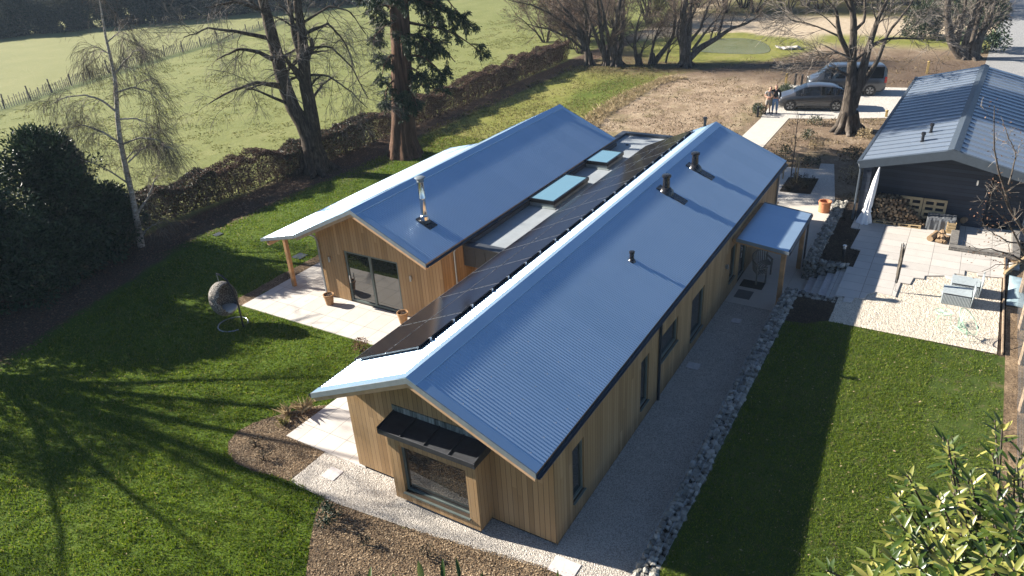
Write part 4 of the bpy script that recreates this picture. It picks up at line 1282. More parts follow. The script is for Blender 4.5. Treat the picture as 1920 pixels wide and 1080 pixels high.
# ------------------------------------------------------------------ gabion walls
_ico = None
def rocks(C, r, flat=0.8):
    """deformed icosahedra at C (N,3)"""
    global _ico
    if _ico is None:
        bm = bmesh.new()
        bmesh.ops.create_icosphere(bm, subdivisions=1, radius=1)
        _ico = (np.array([v.co[:] for v in bm.verts]), np.array([[v.index for v in f.verts] for f in bm.faces]))
        bm.free()
    v, f = _ico
    N = len(C)
    V = v[None] * (1 + rng.normal(0, 0.16, (N, len(v), 1))) * np.stack([rng.uniform(0.8, 1.35, N), rng.uniform(0.7, 1.1, N), rng.uniform(0.6, 0.95, N) * flat / 0.8], 1)[:, None]
    a = rng.uniform(0, PI, N)
    b = rng.normal(0, 0.5, N)
    ca, sa, cb, sb = np.cos(a)[:, None], np.sin(a)[:, None], np.cos(b)[:, None], np.sin(b)[:, None]
    x, y, z = V[..., 0], V[..., 1], V[..., 2]
    x, z = x * cb - z * sb, x * sb + z * cb
    V = np.stack([x * ca - y * sa, x * sa + y * ca, z], 2) * np.broadcast_to(r, (N,))[:, None, None] + C[:, None]
    F = f[None] + (np.arange(N) * len(v))[:, None, None]
    return V.reshape(-1, 3), F.reshape(-1, 3).tolist()

def gabion(label, blocks, step=0.13, r=0.085):
    t = empty('gabion_wall', (blocks[0][0], (blocks[0][2] + blocks[0][3]) / 2, 0), label=label, cat='gabion wall')
    mb, core, wr = MB(), MB(), MB()
    for x0, x1, y0, y1, ztop in blocks:
        xs = np.arange(x0 + step / 2, x1, step)
        ys = np.linspace(y0 + 0.07, y1 - 0.07, max(2, int(round((y1 - y0) / step))))
        C = []
        for x in xs:
            zt = ztop(x)
            zs = np.linspace(0.04, zt - 0.055, max(2, int(round(zt / (step * 0.85)))))
            for y in ys:
                for z in zs:
                    edge = y == ys[0] or y == ys[-1] or z > zt - 0.2 or x < x0 + .2 or x > x1 - .2
                    if edge: C.append((x, y, z))
        C = np.array(C) + rng.normal(0, 0.022, (len(C), 3))
        mb.add(*rocks(C, r * rng.uniform(0.7, 1.25, len(C))))
        n = max(2, int((x1 - x0) / 0.5))
        for a, b in zip(np.linspace(x0, x1, n + 1)[:-1], np.linspace(x0, x1, n + 1)[1:]):
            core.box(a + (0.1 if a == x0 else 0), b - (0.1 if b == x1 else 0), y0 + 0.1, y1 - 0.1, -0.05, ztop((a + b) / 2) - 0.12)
        # welded wire: lines along top and front
        for y in np.linspace(y0, y1, 4):
            wr.tube([(x0, y, ztop(x0) + 0.02), ((x0 + x1) / 2, y, ztop((x0 + x1) / 2) + 0.02), (x1, y, ztop(x1) + 0.02)], 0.003, 3)
        for x in np.arange(x0, x1 + 0.01, 0.3):
            zt = ztop(x) + 0.02
            wr.tube([(x, y0, zt), (x, y1, zt), (x, y1 + 0.005, 0.02)], 0.003, 3)
        for z in (0.15, 0.3, 0.45, 0.6):
            if z < ztop(x0) - .05:
                wr.tube([(x0, y1 + 0.005, z), (x1, y1 + 0.005, z)], 0.003, 3)
    tag(mb.build('stone_fill', 'gabion_stone', t), kind='stuff')
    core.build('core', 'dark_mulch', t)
    wr.build('wire_basket', 'zinc', t)
gabion('long low stone filled wire wall edging the raised lawn', [(-3.0, 13.12, -2.36, -1.90, lambda x: zl(x) + 0.06), (12.68, 13.10, -3.55, -2.40, lambda x: 0.755)])
gabion('stone filled wire wall above the steps by the porch', [(15.44, 22.1, -2.46, -2.0, lambda x: 0.77), (15.44, 15.88, -3.5, -2.5, lambda x: 0.77)])

st = empty('stone_steps', (14.27, -2.7, 0), label='five pale stone steps climbing from the porch to the upper patio', cat='steps')
for k in range(1, 5):
    y = -2.0 - 0.29 * k
    sb_ = MB().box(13.13, 15.42, y - 0.275, y, 0.15 * k - 0.04, 0.15 * k)
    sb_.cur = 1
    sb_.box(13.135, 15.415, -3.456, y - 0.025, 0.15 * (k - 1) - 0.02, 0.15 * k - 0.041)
    sb_.build('step', [('limestone_upper', 'manhole')[k % 2], 'dark_mulch'], st)  # alternating tread tones and dark gaps paint in the shading between steps

# ------------------------------------------------------------------ dark outbuilding
OB = empty('outbuilding', (20.0, -5.9, 0.75), rz=rad(-2), label='dark navy boarded outbuilding with a grey standing seam metal roof', cat='outbuilding')
def ob(mb, name, m, parent=OB, **k):
    return mb.build(name, m, parent, local=True, **k)
OBL, OZE, OZR, OHW = 16.2, 2.42, 3.2, 3.02
zo = lambda y: OZR - (OZR - OZE) * abs(y) / OHW
r = MB()
r.yz_prism([(-OHW, OZE), (-OHW, OZE - 0.06), (0, OZR - 0.06), (OHW, OZE - 0.06), (OHW, OZE), (0, OZR)], 0, OBL)
oroof = ob(r, 'roof', 'seam_roof')
ORG[oroof.name] = Vector((0, 0, 0))
s_ = MB()
for x in np.arange(0.12, OBL, 0.62):
    for sg in (1, -1):
        a, b = (x, sg * 0.16, zo(0.16) + 0.018), (x, sg * OHW, OZE + 0.018)
        s_.beam(a, b, 0.022, 0.045)
ob(s_, 'standing_seam', 'seam_roof', oroof)
s_ = MB()
s_.yz_prism([(-0.2, zo(0.2) + 0.052), (-0.2, zo(0.2) + 0.03), (0, OZR + 0.045), (0.2, zo(0.2) + 0.03), (0.2, zo(0.2) + 0.052), (0, OZR + 0.075)], -0.03, OBL + 0.03)
ob(s_, 'ridge_cap', 'dark_trim', oroof)
s_ = MB()
s_.yz_prism([(-OHW - .02, OZE + 0.045), (-OHW - .02, OZE - 0.27), (0, OZR - 0.32), (OHW + .02, OZE - 0.27), (OHW + .02, OZE + 0.045), (0, OZR + 0.03)], -0.06, -0.003)
ob(s_, 'fascia', 'dark_trim', oroof)
s_ = MB()
s_.yz_prism([(-OHW + .05, OZE - 0.07), (-OHW + .05, OZE - 0.24), (0, OZR - 0.28), (OHW - .05, OZE - 0.24), (OHW - .05, OZE - 0.07), (0, OZR - 0.07)], 0, OBL - .02)
ob(s_, 'soffit', 'dark_siding', oroof)
s_ = MB().beam((-0.05, OHW + 0.07, OZE - 0.03), (OBL, OHW + 0.07, OZE - 0.03), 0.11, 0.10)
ob(s_, 'gutter', 'dark_trim', oroof)
s_ = MB().tube([(0.1, OHW + 0.07, OZE - 0.1), (0.0, OHW - 0.02, OZE - 0.26), (-0.02, OHW - 0.04, OZE - 0.4), (-0.02, OHW - 0.04, 0.02)], 0.04, 8)
ob(s_, 'downpipe', 'dark_trim', smooth=True)
w = MB()
w.box(0.95, OBL - 0.1, -1.42, 2.72, 0.0, OZE - 0.25)
w.yz_prism([(-1.42, OZE - 0.25), (2.72, OZE - 0.25), (2.72, zo(2.72) - 0.29), (0, OZR - 0.29), (-1.42, zo(1.42) - 0.29)], 0.95, OBL - 0.1)
w.box(2.6, OBL - 0.1, -2.75, -1.42, 0.0, OZE - 0.28)
ob(w, 'wall', 'dark_siding')
w = MB().box(0.0, 0.32, 2.58, 2.86, 0, OZE - 0.2)
w.box(0.32, 0.949, 2.6, 2.715, 0, OZE - 0.2)  # wing wall behind the post, added to keep sun off the front wall
ob(w, 'post', 'dark_siding')
w = MB().box(0.0, 0.2, -2.85, -2.65, 0, OZE - 0.2)
ob(w, 'post', 'dark_siding')
d = MB()
d.box(1.6, 1.66, -2.7, -1.45, 0.02, 2.05)
for y in (-1.5, -2.08, -2.66):
    d.box(1.57, 1.6, y - 0.04, y + 0.04, 0.03, 2.05)
ob(d, 'door', 'dark_siding')
d = MB().box(1.0, 1.05, -1.44, -1.425, 0.02, 2.1)
for dx, yy in ((1.9, 1.2), (3.2, 1.05)):
    v = MB().lathe((dx, yy, zo(yy)), [(0.075, -0.02), (0.075, 0.03), (0.055, 0.04), (0.055, 0.27), (0.08, 0.275), (0.08, 0.37), (0.05, 0.39)], 14)
    ob(v, 'vent_pipe', 'black_plastic', oroof, smooth=True)
v = MB().lathe((0.45, 2.0, OZE - 0.08), [(0.16, 0), (0.16, 0.05)], 16)
ob(v, 'ceiling_light', 'white_fabric')
v = MB().box(0.90, 0.948, -1.0, -0.94, 1.72, 1.90)
ob(v, 'wall_light', 'alu')

# ------------------------------------------------------------------ things on the upper yard
def lathe_thing(name, label, cat, loc, prof, m, seg=24, group=None, **k):
    o = MB().lathe(loc, prof, seg, **k).build(name, m, smooth=True, base=loc)
    return tag(o, label, cat, group)

# tied white curtain
cu = MB()
prof = [(0.02, 2.3), (0.05, 2.1), (0.09, 1.7), (0.12, 1.2), (0.13, 0.75), (0.11, 0.58), (0.17, 0.52), (0.14, 0.47), (0.20, 0.30), (0.24, 0.12), (0.25, 0.01)][::-1]
seg = 40
v, f = [], []
for i, (rr, z) in enumerate(prof):
    for k in range(seg):
        a = 2 * PI * k / seg
        q = 1 + 0.16 * math.sin(a * 7 + z * 2.5) * (1 if rr > 0.05 else 0.3) + 0.07 * math.sin(a * 11 - z * 5)
        sh = (2.3 - z) / 2.3
        v.append((19.92 + 0.10 * (1 - sh) + rr * q * math.cos(a), -3.36 - 0.22 * (1 - sh) + rr * q * math.sin(a), 0.752 + z))
for i in range(len(prof) - 1):
    for k in range(seg):
        f.append((i * seg + k, i * seg + (k + 1) % seg, (i + 1) * seg + (k + 1) % seg, (i + 1) * seg + k))
cu.add(v, f)
tag(cu.build('curtain', 'white_fabric', smooth='all'), 'white fabric curtain tied in a bunch at the outbuilding corner post', 'curtain')

# log stack
def billet(mb, c, ax, L, r):
    ax = Vector(ax).normalized()
    a, b = Vector(c) - ax * L / 2, Vector(c) + ax * L / 2
    mb.tube([tuple(a), tuple(b)], [r, r * random.uniform(0.85, 1)], random.choice((4, 5, 6)))
fw = MB()
random.seed(3)
for row in range(3):
    for y in np.arange(-3.68, -5.55, -0.115):
        hmax = 1.0 if y > -4.45 else max(0.12, 1.0 - (-4.45 - y) * 0.85)
        z = 0.14
        while z < hmax:
            billet(fw, (20.78 - row * 0.24 + random.uniform(-.05, .05), y + random.uniform(-.03, .03), 0.75 + z + random.uniform(-.02, .02)), (1, random.uniform(-.35, .35), random.uniform(-.25, .25)), random.uniform(.22, .3), random.uniform(.045, .072))
            z += 0.10
tag(fw.build('firewood', 'log'), 'heaped split firewood stacked on pallets against the navy wall', 'firewood', kind='stuff')

def pallet(label, M_, group='wooden pallets by the navy wall'):
    mb = MB()
    for k in range(5):
        mb.box(-0.5 + k * 0.225, -0.5 + k * 0.225 + 0.1, -0.4, 0.4, 0.10, 0.12)
    for y in (-0.36, 0, 0.36):
        mb.box(-0.5, 0.5, y - 0.045, y + 0.045, 0.022, 0.098)
    for k in (0, 2, 4):
        mb.box(-0.5 + k * 0.225, -0.5 + k * 0.225 + 0.1, -0.4, 0.4, 0.0, 0.02)
    o = mb.build('pallet', 'pine', base=(0, 0, 0))
    o.matrix_world = M_
    return tag(o, label, 'pallet', group)
tr = Matrix.Translation
pallet('pallet lying flat under the left part of the firewood', tr((20.55, -4.1, 0.752)))
pallet('pallet lying flat under the low right end of the firewood', tr((20.55, -4.98, 0.752)))
lean = Matrix.Rotation(rad(-78), 4, 'Y')
pallet('pallet stood against the navy wall half behind the firewood', tr((20.80, -4.85, 1.24)) @ lean)
pallet('pallet stood against the navy wall beside the covered box', tr((20.80, -5.68, 1.24)) @ lean)

bx = MB()
n = 14
prof = [(-0.27, 0.0), (-0.27, 0.40), (-0.24, 0.50), (0.24, 0.52), (0.27, 0.42), (0.27, 0.0)]
v, f = [], []
for k in range(n + 1):
    y = -5.52 - 0.98 * k / n
    for i, (x, z) in enumerate(prof):
        w_ = 0.012 * math.sin(k * 2.3 + i) + 0.01 * math.sin(k * 5.1)
        v.append((20.42 + x + w_, y, 0.752 + z + (w_ if z > .3 else 0)))
p_ = len(prof)
for k in range(n):
    for i in range(p_ - 1):
        f.append((k * p_ + i, k * p_ + i + 1, (k + 1) * p_ + i + 1, (k + 1) * p_ + i))
f += [tuple(reversed(range(p_))), tuple(range(n * p_, n * p_ + p_))]
bx.add(v, f)
tag(bx.build('covered_box', 'grey_cover', bevel=0.02), 'long box under a grey weather cover beside the firewood', 'covered box')
cr = MB()
for y in (-6.24, -6.52):
    for k in range(4):
        cr.box(20.02, 20.32, y - 0.012, y + 0.012, 0.752 + k * 0.11, 0.752 + k * 0.11 + 0.085)
for x in (20.02, 20.32):
    for k in range(4):
        cr.box(x - 0.014, x + 0.014, -6.527, -6.233, 0.752 + k * 0.11, 0.752 + k * 0.11 + 0.085)
cr.box(20.03, 20.31, -6.5, -6.26, 0.76, 1.12)
tag(cr.build('crate', 'pine', bevel=0.004), 'small pale wooden crate of kindling in front of the covered box', 'crate')
spec = [((19.35, -6.02, 0.87), (1, 0.35, 0), 0.55, 0.115), ((19.2, -5.86, 0.88), (1, -0.4, 0.1), 0.5, 0.12), ((19.0, -6.22, 0.82), (1, 0.7, 0), 0.25, 0.07), ((18.95, -6.08, 0.82), (0.3, 1, 0), 0.24, 0.065),
        ((19.18, -6.28, 0.83), (1, -0.3, 0), 0.26, 0.075), ((19.42, -6.26, 0.84), (0.5, 1, 0.1), 0.26, 0.08), ((19.1, -6.16, 0.95), (1, 0.2, 0), 0.25, 0.065), ((19.62, -6.15, 0.87), (1, 0.1, 0), 0.35, 0.11)]
names = ['thick dark log at the left of the loose pile by the brick kerb', 'thick log behind the others in the loose pile', 'short split log nearest the yard in the loose pile', 'small pale split log at the front left of the pile', 'pale split log leaning on the brick kerb', 'split log lying across between kerb and thick log', 'split log on top of the loose pile', 'dark log at the back of the pile by the crate']
for (c, ax, L, rr), lb in zip(spec, names):
    mb = MB()
    a = Vector(ax).normalized()
    mb.tube([tuple(Vector(c) - a * L / 2), tuple(Vector(c)), tuple(Vector(c) + a * L / 2)], [rr, rr * 1.05, rr * 0.95], 9)
    tag(mb.build('log', 'log'), lb, 'log', 'loose logs by the brick kerb')
tag(MB().tube([(20.75, -6.72, 1.06), (21.0, -6.8, 1.06)], 0.11, 12).build('log', 'log'), 'round log resting at the house end of the brick kerb', 'log')

bk = empty('brick_kerb', (19.8, -7.4, 0.75), label='low grey brick kerb framing a slabbed square in front of the outbuilding door', cat='kerb')
for a in ((18.65, 20.95, -6.68, -6.42, 0.93), (18.40, 18.645, -8.6, -6.42, 0.90), (18.65, 20.95, -8.6, -8.36, 0.93)):
    MB().box(a[0], a[1], a[2], a[3], 0.74, a[4]).build('wall', 'grey_brick', bk, bevel=0.006)
MB().box(18.65, 20.95, -8.355, -6.685, 0.745, 0.79).build('slab', 'limestone_upper', bk)

# rotary dryer, folded
P0 = (14.28, -5.11, 0.712)
rd = empty('rotary_dryer', P0, label='folded rotary clothes dryer standing in the cream gravel', cat='clothes dryer')
MB().tube([P0, (P0[0], P0[1], 2.40)], 0.022, 8).build('pole', 'alu', rd, smooth=True)
for k in range(4):
    a = k * PI / 2 + 0.3
    c_, s_ = math.cos(a), math.sin(a)
    MB().tube([(P0[0] + .03 * c_, P0[1] + .03 * s_, 1.05), (P0[0] + .04 * c_, P0[1] + .04 * s_, 1.7), (P0[0] + .065 * c_, P0[1] + .065 * s_, 2.46)], 0.012, 6).build('arm', 'black_metal', rd)
ln = MB()
for k in range(60):
    a0 = random.uniform(0, 6.28)
    r0 = random.uniform(.02, .052)
    ln.tube([(P0[0] + r0 * math.cos(a0), P0[1] + r0 * math.sin(a0), random.uniform(1.15, 1.5)), (P0[0] + r0 * 1.2 * math.cos(a0 + .5), P0[1] + r0 * 1.2 * math.sin(a0 + .5), 1.85), (P0[0] + r0 * math.cos(a0 + 1), P0[1] + r0 * math.sin(a0 + 1), random.uniform(2.1, 2.38))], 0.006, 3)
ln.build('line', 'bench_timber', rd)

# grey slatted lounge chairs
def lounge(x0, y0, label):
    t = empty('lounge_chair', (x0 + 0.33, y0, 0.713), label=label, cat='lounge chair', group='grey slatted lounge chairs on the gravel')
    W_, D_ = 0.66, 0.80
    s = MB()
    for k in range(17):
        x = x0 + 0.012 + k * (W_ - 0.024 - 0.022) / 16
        s.box(x, x + 0.022, y0 + D_ / 2 - 0.02, y0 + D_ / 2 - 0.002, 0.72, 1.04)
        s.box(x, x + 0.022, y0 - D_ / 2, y0 + D_ / 2, 1.093, 1.105)
    for k in range(20):
        y = y0 - D_ / 2 + 0.01 + k * (D_ - 0.042) / 19
        for x in (x0, x0 + W_ - 0.018):
            s.box(x, x + 0.018, y, y + 0.022, 0.72, 1.04)
    s.cur = 1
    s.box(x0 + 0.03, x0 + W_ - 0.03, y0 - D_ / 2 + 0.03, y0 + D_ / 2 - 0.03, 0.74, 1.06)
    s.cur = 0
    s.build('seat', ['rattan_grey', 'grey_cover'], t)
    b = MB()
    for k in range(15):
        x = x0 + 0.01 + k * (W_ - 0.042) / 14
        b.beam((x + .011, y0 - D_ / 2 - 0.02, 0.74), (x + .011, y0 - D_ / 2 - 0.06, 1.36), 0.022, 0.03)
    b.cur = 1
    b.beam((x0 + .03, y0 - D_ / 2 - 0.058, 1.05), (x0 + W_ - .03, y0 - D_ / 2 - 0.058, 1.05), 0.015, 0.58)
    b.cur = 0
    b.build('backrest', ['rattan_grey', 'grey_cover'], t)
    for x in (x0 + .02, x0 + W_ - .02):
        MB().tube([(x, y0 - D_ / 2 - .02, 0.72), (x, y0 - D_ / 2 - .065, 1.38)], 0.02, 6).build('frame', 'rattan_grey', t)
lounge(14.05, -6.86, 'grey slatted lounge chair nearest the green wire chair')
lounge(14.90, -7.06, 'grey slatted lounge chair standing behind its twin')

# mint wire chair and stool
def ring(c, R, r, m, tilt=0, n=28, rx=1.0):
    pts = []
    for k in range(n + 1):
        a = 2 * PI * k / n
        pts.append((R * rx * math.cos(a), R * math.sin(a), 0))
    Mx = Matrix.Translation(c) @ tilt if tilt else Matrix.Translation(c)
    m.tube([tuple(Mx @ Vector(p)) for p in pts], r, 5, cap=False)
    return [Mx @ Vector(p) for p in pts[:-1]]
wc = empty('wire_chair', (12.1, -7.1, 0.713), label='mint green round wire chair on the cream gravel', cat='wire chair')
sb = MB()
hub = Vector((11.95, -6.98, 1.06))
tilt = Matrix.Rotation(rad(-12), 4, 'Z') @ Matrix.Rotation(rad(50), 4, 'X')
hoop = ring((12.05, -7.22, 1.28), 0.42, 0.012, sb, tilt, rx=0.95)
for p in hoop:
    sb.tube([tuple(p), tuple(p.lerp(hub, 0.55) + Vector((0, 0, -0.08))), tuple(hub)], 0.0035, 3)
sb.build('seat', 'mint_wire', wc)
for dx, dy in ((-.28, .28), (.25, .3), (-.22, -.28), (.27, -.24)):
    MB().tube([tuple(hub), (12.02 + dx * .6, -7.05 + dy * .6, 1.0), (12.02 + dx, -7.05 + dy, 0.713)], 0.010, 5).build('leg', 'mint_wire', wc)
ws = empty('wire_stool', (12.75, -6.58, 0.713), label='low mint green wire stool beside the wire chair', cat='stool')
sb = MB()
hp = ring((12.75, -6.58, 1.09), 0.23, 0.010, sb)
for i in range(14):
    sb.tube([tuple(hp[i]), (12.75, -6.58, 1.06), tuple(hp[(i + 14) % 28])], 0.0035, 3)
sb.build('seat', 'mint_wire', ws)
for k in range(3):
    a = k * 2.094 + 0.4
    MB().tube([(12.75 + .2 * math.cos(a), -6.58 + .2 * math.sin(a), 1.09), (12.75 + .24 * math.cos(a), -6.58 + .24 * math.sin(a), .713)], 0.009, 5).build('leg', 'mint_wire', ws)

bl = empty('bollard_light', (16.05, -3.22, 0.716), label='black garden bollard light with a silver head in the dark bed', cat='bollard light')
MB().lathe((16.05, -3.22, 0.716), [(0.055, 0), (0.055, 0.48)], 14).build('post', 'black_metal', bl, smooth=True)
MB().lathe((16.05, -3.22, 1.197), [(0.05, 0), (0.052, 0.10), (0.07, 0.105), (0.07, 0.135), (0.04, 0.14)], 14).build('lamp_head', 'alu', bl, smooth=True)

def pot(loc, r, h, m, label, soil=True):
    t = empty('plant_pot', loc, label=label, cat='plant pot')
    MB().lathe(loc, [(r * .72, 0), (r * 0.98, h * .82), (r * 1.08, h * .83), (r * 1.1, h), (r * .96, h), (r * .92, h * .86)], 28, cap1=False).build('body', m, t, smooth=True)
    if soil:
        MB().lathe((loc[0], loc[1], loc[2] + h * .8), [(r * .95, 0), (r * .5, .03), (0.01, .035)], 20).build('soil', 'pot_soil', t)
        tw = MB()
        P = np.tile(np.array([[loc[0], loc[1], loc[2] + h * .82]]), (1, 1))
        for k in range(16):
            a = random.uniform(0, 6.28); q = r * random.uniform(.2, .9)
            tw.tube([(loc[0] + .3 * q * math.cos(a), loc[1] + .3 * q * math.sin(a), loc[2] + h * .85), (loc[0] + q * math.cos(a), loc[1] + q * math.sin(a), loc[2] + h * (1 + random.uniform(-.02, .2)))], 0.006, 3)
        tw.build('stems', 'twig_brown', t)
pot((6.35, 12.85, 0.028), 0.185, 0.42, 'aged_clay', 'weathered clay plant pot left of the sliding door')
pot((6.45, 9.45, 0.028), 0.185, 0.42, 'aged_clay', 'weathered clay plant pot right of the sliding door')
lathe_thing('chimney_pot', 'tall empty terracotta pot standing on the far end of the porch paving', 'terracotta pot', (22.45, -1.50, 0.016), [(0.24, 0), (0.25, 0.06), (0.24, 0.07), (0.25, 0.42), (0.275, 0.43), (0.275, 0.49), (0.22, 0.49), (0.2, 0.1), (0.05, 0.08)], 'terracotta', cap1=False)

# curved bench under the porch
cb = empty('curved_bench', (14.9, -0.6, 0.016), label='curved wooden garden bench in the shade under the porch', cat='bench')
cc = (14.95, -1.25)
A0, A1 = rad(38), rad(142)
pa = lambda R_, a: (cc[0] + R_ * math.cos(a), cc[1] + R_ * 0.95 * math.sin(a))
s = MB()
for j in range(5):
    R_ = 0.52 + j * 0.09
    s.tube([(*pa(R_, a), 0.45) for a in np.linspace(A0, A1, 14)], 0.028, 4)
s.build('seat', 'bench_timber', cb)
b = MB()
b.tube([(*pa(0.98, a), 0.86 + 0.06 * math.sin((a - A0) / (A1 - A0) * PI)) for a in np.linspace(A0, A1, 14)], 0.032, 5)
for a in np.linspace(A0 + .05, A1 - .05, 17):
    b.beam((*pa(0.93, a), 0.45), (*pa(0.98, a), 0.85), 0.03, 0.018)
b.build('backrest', 'bench_timber', cb)
for a in (A0 + .06, A1 - .06):
    for R_ in (0.52, 0.93):
        MB().beam((*pa(R_, a), 0.018), (*pa(R_, a), 0.62 if R_ < .6 else 0.86), 0.055, 0.055).build('leg', 'bench_timber', cb)
    MB().beam((*pa(0.48, a), 0.64), (*pa(0.99, a), 0.66), 0.06, 0.03).build('armrest', 'bench_timber', cb)

def flat(name, x0, x1, y0, y1, z0, z1, m, label, cat, group=None, rz=0):
    mb = MB().box(x0, x1, y0, y1, z0, z1)
    o = mb.build(name, m, bevel=0.004)
    o.rotation_euler.z = rz
    return tag(o, label, cat, group)
flat('doormat', 13.95, 14.55, -0.95, -0.15, 0.018, 0.03, 'doormat', 'dark doormat in front of the porch door', 'doormat')
flat('doormat', 13.05, 13.7, -0.75, -0.2, 0.018, 0.028, 'grey_cover', 'thin grey grate mat at the near end of the porch', 'doormat')
flat('manhole_cover', -0.76, -0.36, 6.03, 6.45, 0.005, 0.026, 'manhole', 'square pale manhole cover in the gravel by the gable corner', 'manhole cover')
flat('manhole_cover', -0.66, -0.22, -0.72, -0.12, 0.005, 0.026, 'manhole', 'large pale manhole cover in the gravel at the near house corner', 'manhole cover')
flat('manhole_cover', 8.05, 8.40, -0.55, -0.17, 0.005, 0.024, 'manhole', 'small manhole cover half way along the shaded gravel path', 'manhole cover')
flat('manhole_cover', 11.3, 11.6, -0.9, -0.6, 0.005, 0.022, 'manhole', 'small dim manhole cover near the porch', 'manhole cover')
flat('inspection_cover', 9.05, 9.4, 22.45, 22.8, -0.01, 0.04, 'parapet_metal', 'dark inspection cover in the lawn by the hedge', 'inspection cover')
flat('inspection_cover', 8.8, 9.3, 16.9, 17.4, -0.01, 0.04, 'parapet_metal', 'dark inspection cover in the lawn by the veranda', 'inspection cover')
flat('drain_cover', 6.08, 6.28, 13.86, 14.06, 0.022, 0.033, 'manhole', 'little square drain cover in the left patio', 'drain cover')

# hanging egg chair
eg = empty('egg_chair', (3.75, 14.95, 0), label='hanging woven egg chair on its curved stand on the left lawn', cat='hanging chair')
s = MB()
s.tube([(3.68 + 0.52 * math.cos(a), 15.03 + 0.52 * math.sin(a), 0.03) for a in np.linspace(rad(-60), rad(250), 30)], 0.022, 7)
s.build('base_ring', 'zinc', eg, smooth=True)
ptop = [(3.72, 14.53, 0.02), (3.74, 14.55, 0.35), (3.80, 14.62, 0.9), (3.82, 14.74, 1.4), (3.8, 14.92, 1.78), (3.76, 15.12, 1.95), (3.72, 15.30, 1.97)]
s = MB().tube([tuple(resample([(*p, 0) for p in ptop], 20)[i][:3]) for i in range(20)], 0.032, 8)
s.build('stand', 'black_metal', eg, smooth=True)
MB().tube([(3.72, 15.28, 1.96), (3.72, 15.26, 1.62)], 0.012, 5).build('chain', 'zinc', eg)
sh = MB()
nu, nv = 34, 26
v, f = [], []
dirv = Vector((0.15, -0.93, 0.12)).normalized()
cE = Vector((3.70, 15.22, 1.02))
for i in range(nv + 1):
    th = PI * i / nv
    for k in range(nu):
        ph = 2 * PI * k / nu
        n_ = Vector((math.sin(th) * math.cos(ph), math.sin(th) * math.sin(ph), math.cos(th)))
        wob = 1 + 0.012 * math.sin(ph * 17) * math.sin(th * 20)
        v.append((cE.x + 0.47 * wob * n_.x, cE.y + 0.45 * wob * n_.y, cE.z + 0.62 * wob * n_.z))
nrm = [((Vector(p) - cE).normalized()) for p in v]
for i in range(nv):
    for k in range(nu):
        q = (i * nu + k, i * nu + (k + 1) % nu, (i + 1) * nu + (k + 1) % nu, (i + 1) * nu + k)
        if sum(nrm[t_].dot(dirv) for t_ in q) / 4 < 0.45 and (i + k) % 1 == 0:
            f.append(q)
sh.add(v, f)
m, nt, b = mat('wicker', (0.22, 0.20, 0.17), 0.8, 0, 0.3)
p = opos(nt)
wv = nd(nt, 'ShaderNodeTexVoronoi', {'Vector': p, 'Scale': 22.0})
setin(nt, b, Base_Color=ramp(nt, wv.outputs['Distance'], [(0.1, (0.42, 0.39, 0.34)), (0.6, (0.10, 0.092, 0.08))]), Normal=bump(nt, wv.outputs['Distance'], 0.9, 0.03))
MT['wicker'] = m
so = sh.build('basket', 'wicker', eg, smooth='all')
sm = so.modifiers.new('thickness', 'SOLIDIFY')
sm.thickness = 0.03
cu = MB().lathe((3.71, 15.15, 0.55), [(0.25, 0), (0.33, 0.05), (0.33, 0.12), (0.2, 0.16)], 18)
cu.build('cushion', 'rattan_grey', eg, smooth=True)

# right boundary: edging board, cover, fence
flat('edging_board', 11.5, 18.4, -8.19, -8.15, 0.55, 0.80, 'old_timber', 'brown timber edging board along the right side of the gravel', 'edging')
mb = MB()
nx_, ny_ = 10, 6
v = [(14.7 + 2.3 * i / nx_ , -8.24 - 0.75 * j / ny_ - .08 * i / nx_, 0.75 + 0.18 * math.sin(PI * i / nx_) * math.sin(PI * (j + .5) / ny_) + 0.02 * math.sin(i * 2.1 + j)) for j in range(ny_ + 1) for i in range(nx_ + 1)]
mb.add(v, [(j * (nx_ + 1) + i, (j + 1) * (nx_ + 1) + i, (j + 1) * (nx_ + 1) + i + 1, j * (nx_ + 1) + i + 1) for j in range(ny_) for i in range(nx_)])
tp = mb.build('tarpaulin', 'slate_blue', smooth='all')
sm = tp.modifiers.new('thickness', 'SOLIDIFY'); sm.thickness = 0.02
tag(tp, 'slate blue tarpaulin over a heap beyond the gravel edge', 'tarpaulin')
flat('edging_board', 16.9, 18.9, -8.55, -8.47, 0.62, 0.86, 'pine', 'pale timber board slanting off behind the tarpaulin', 'edging', rz=rad(-20))
flat('paving_slab', 17.6, 18.05, -8.6, -8.3, 0.705, 0.78, 'concrete', 'loose grey slab lying on the gravel by the brick kerb', 'slab')
fn = empty('boundary_fence', (8, -8.6, 0.6), label='old post and rail fence with wire mesh along the right boundary', cat='fence')
for x in (4.2, 6.6, 8.9, 11.2, 13.3, 15.5):
    q = MB().beam((x, -8.62, zl(x) - .05), (x + random.uniform(-.04, .04), -8.60, zl(x) + 1.0 + random.uniform(-.1, .15)), 0.11, 0.11)
    q.build('post', 'old_timber', fn, bevel=0.01)
xs_ = [4.2, 6.6, 8.9, 11.2, 13.3, 15.5]
for a, b_ in zip(xs_, xs_[1:]):
    for hh in (0.85, 0.45):
        MB().beam((a - .05, -8.70, zl(a) + hh + random.uniform(-.03, .03)), (b_ + .05, -8.70, zl(b_) + hh + random.uniform(-.03, .03)), 0.05, 0.13, up=(0, .8, 1)).build('rail', 'silver_timber', fn)
ms = MB()
for x in np.arange(4.2, 15.5, 0.15):
    ms.tube([(x, -8.55, zl(x) + .02), (x, -8.55, zl(x) + .9)], 0.0025, 3)
for hh in np.arange(0.05, 0.95, 0.15):
    ms.tube([(4.2, -8.55, zl(4.2) + hh), (15.5, -8.55, zl(15.5) + hh)], 0.0025, 3)
ms.build('wire_mesh', 'zinc', fn)

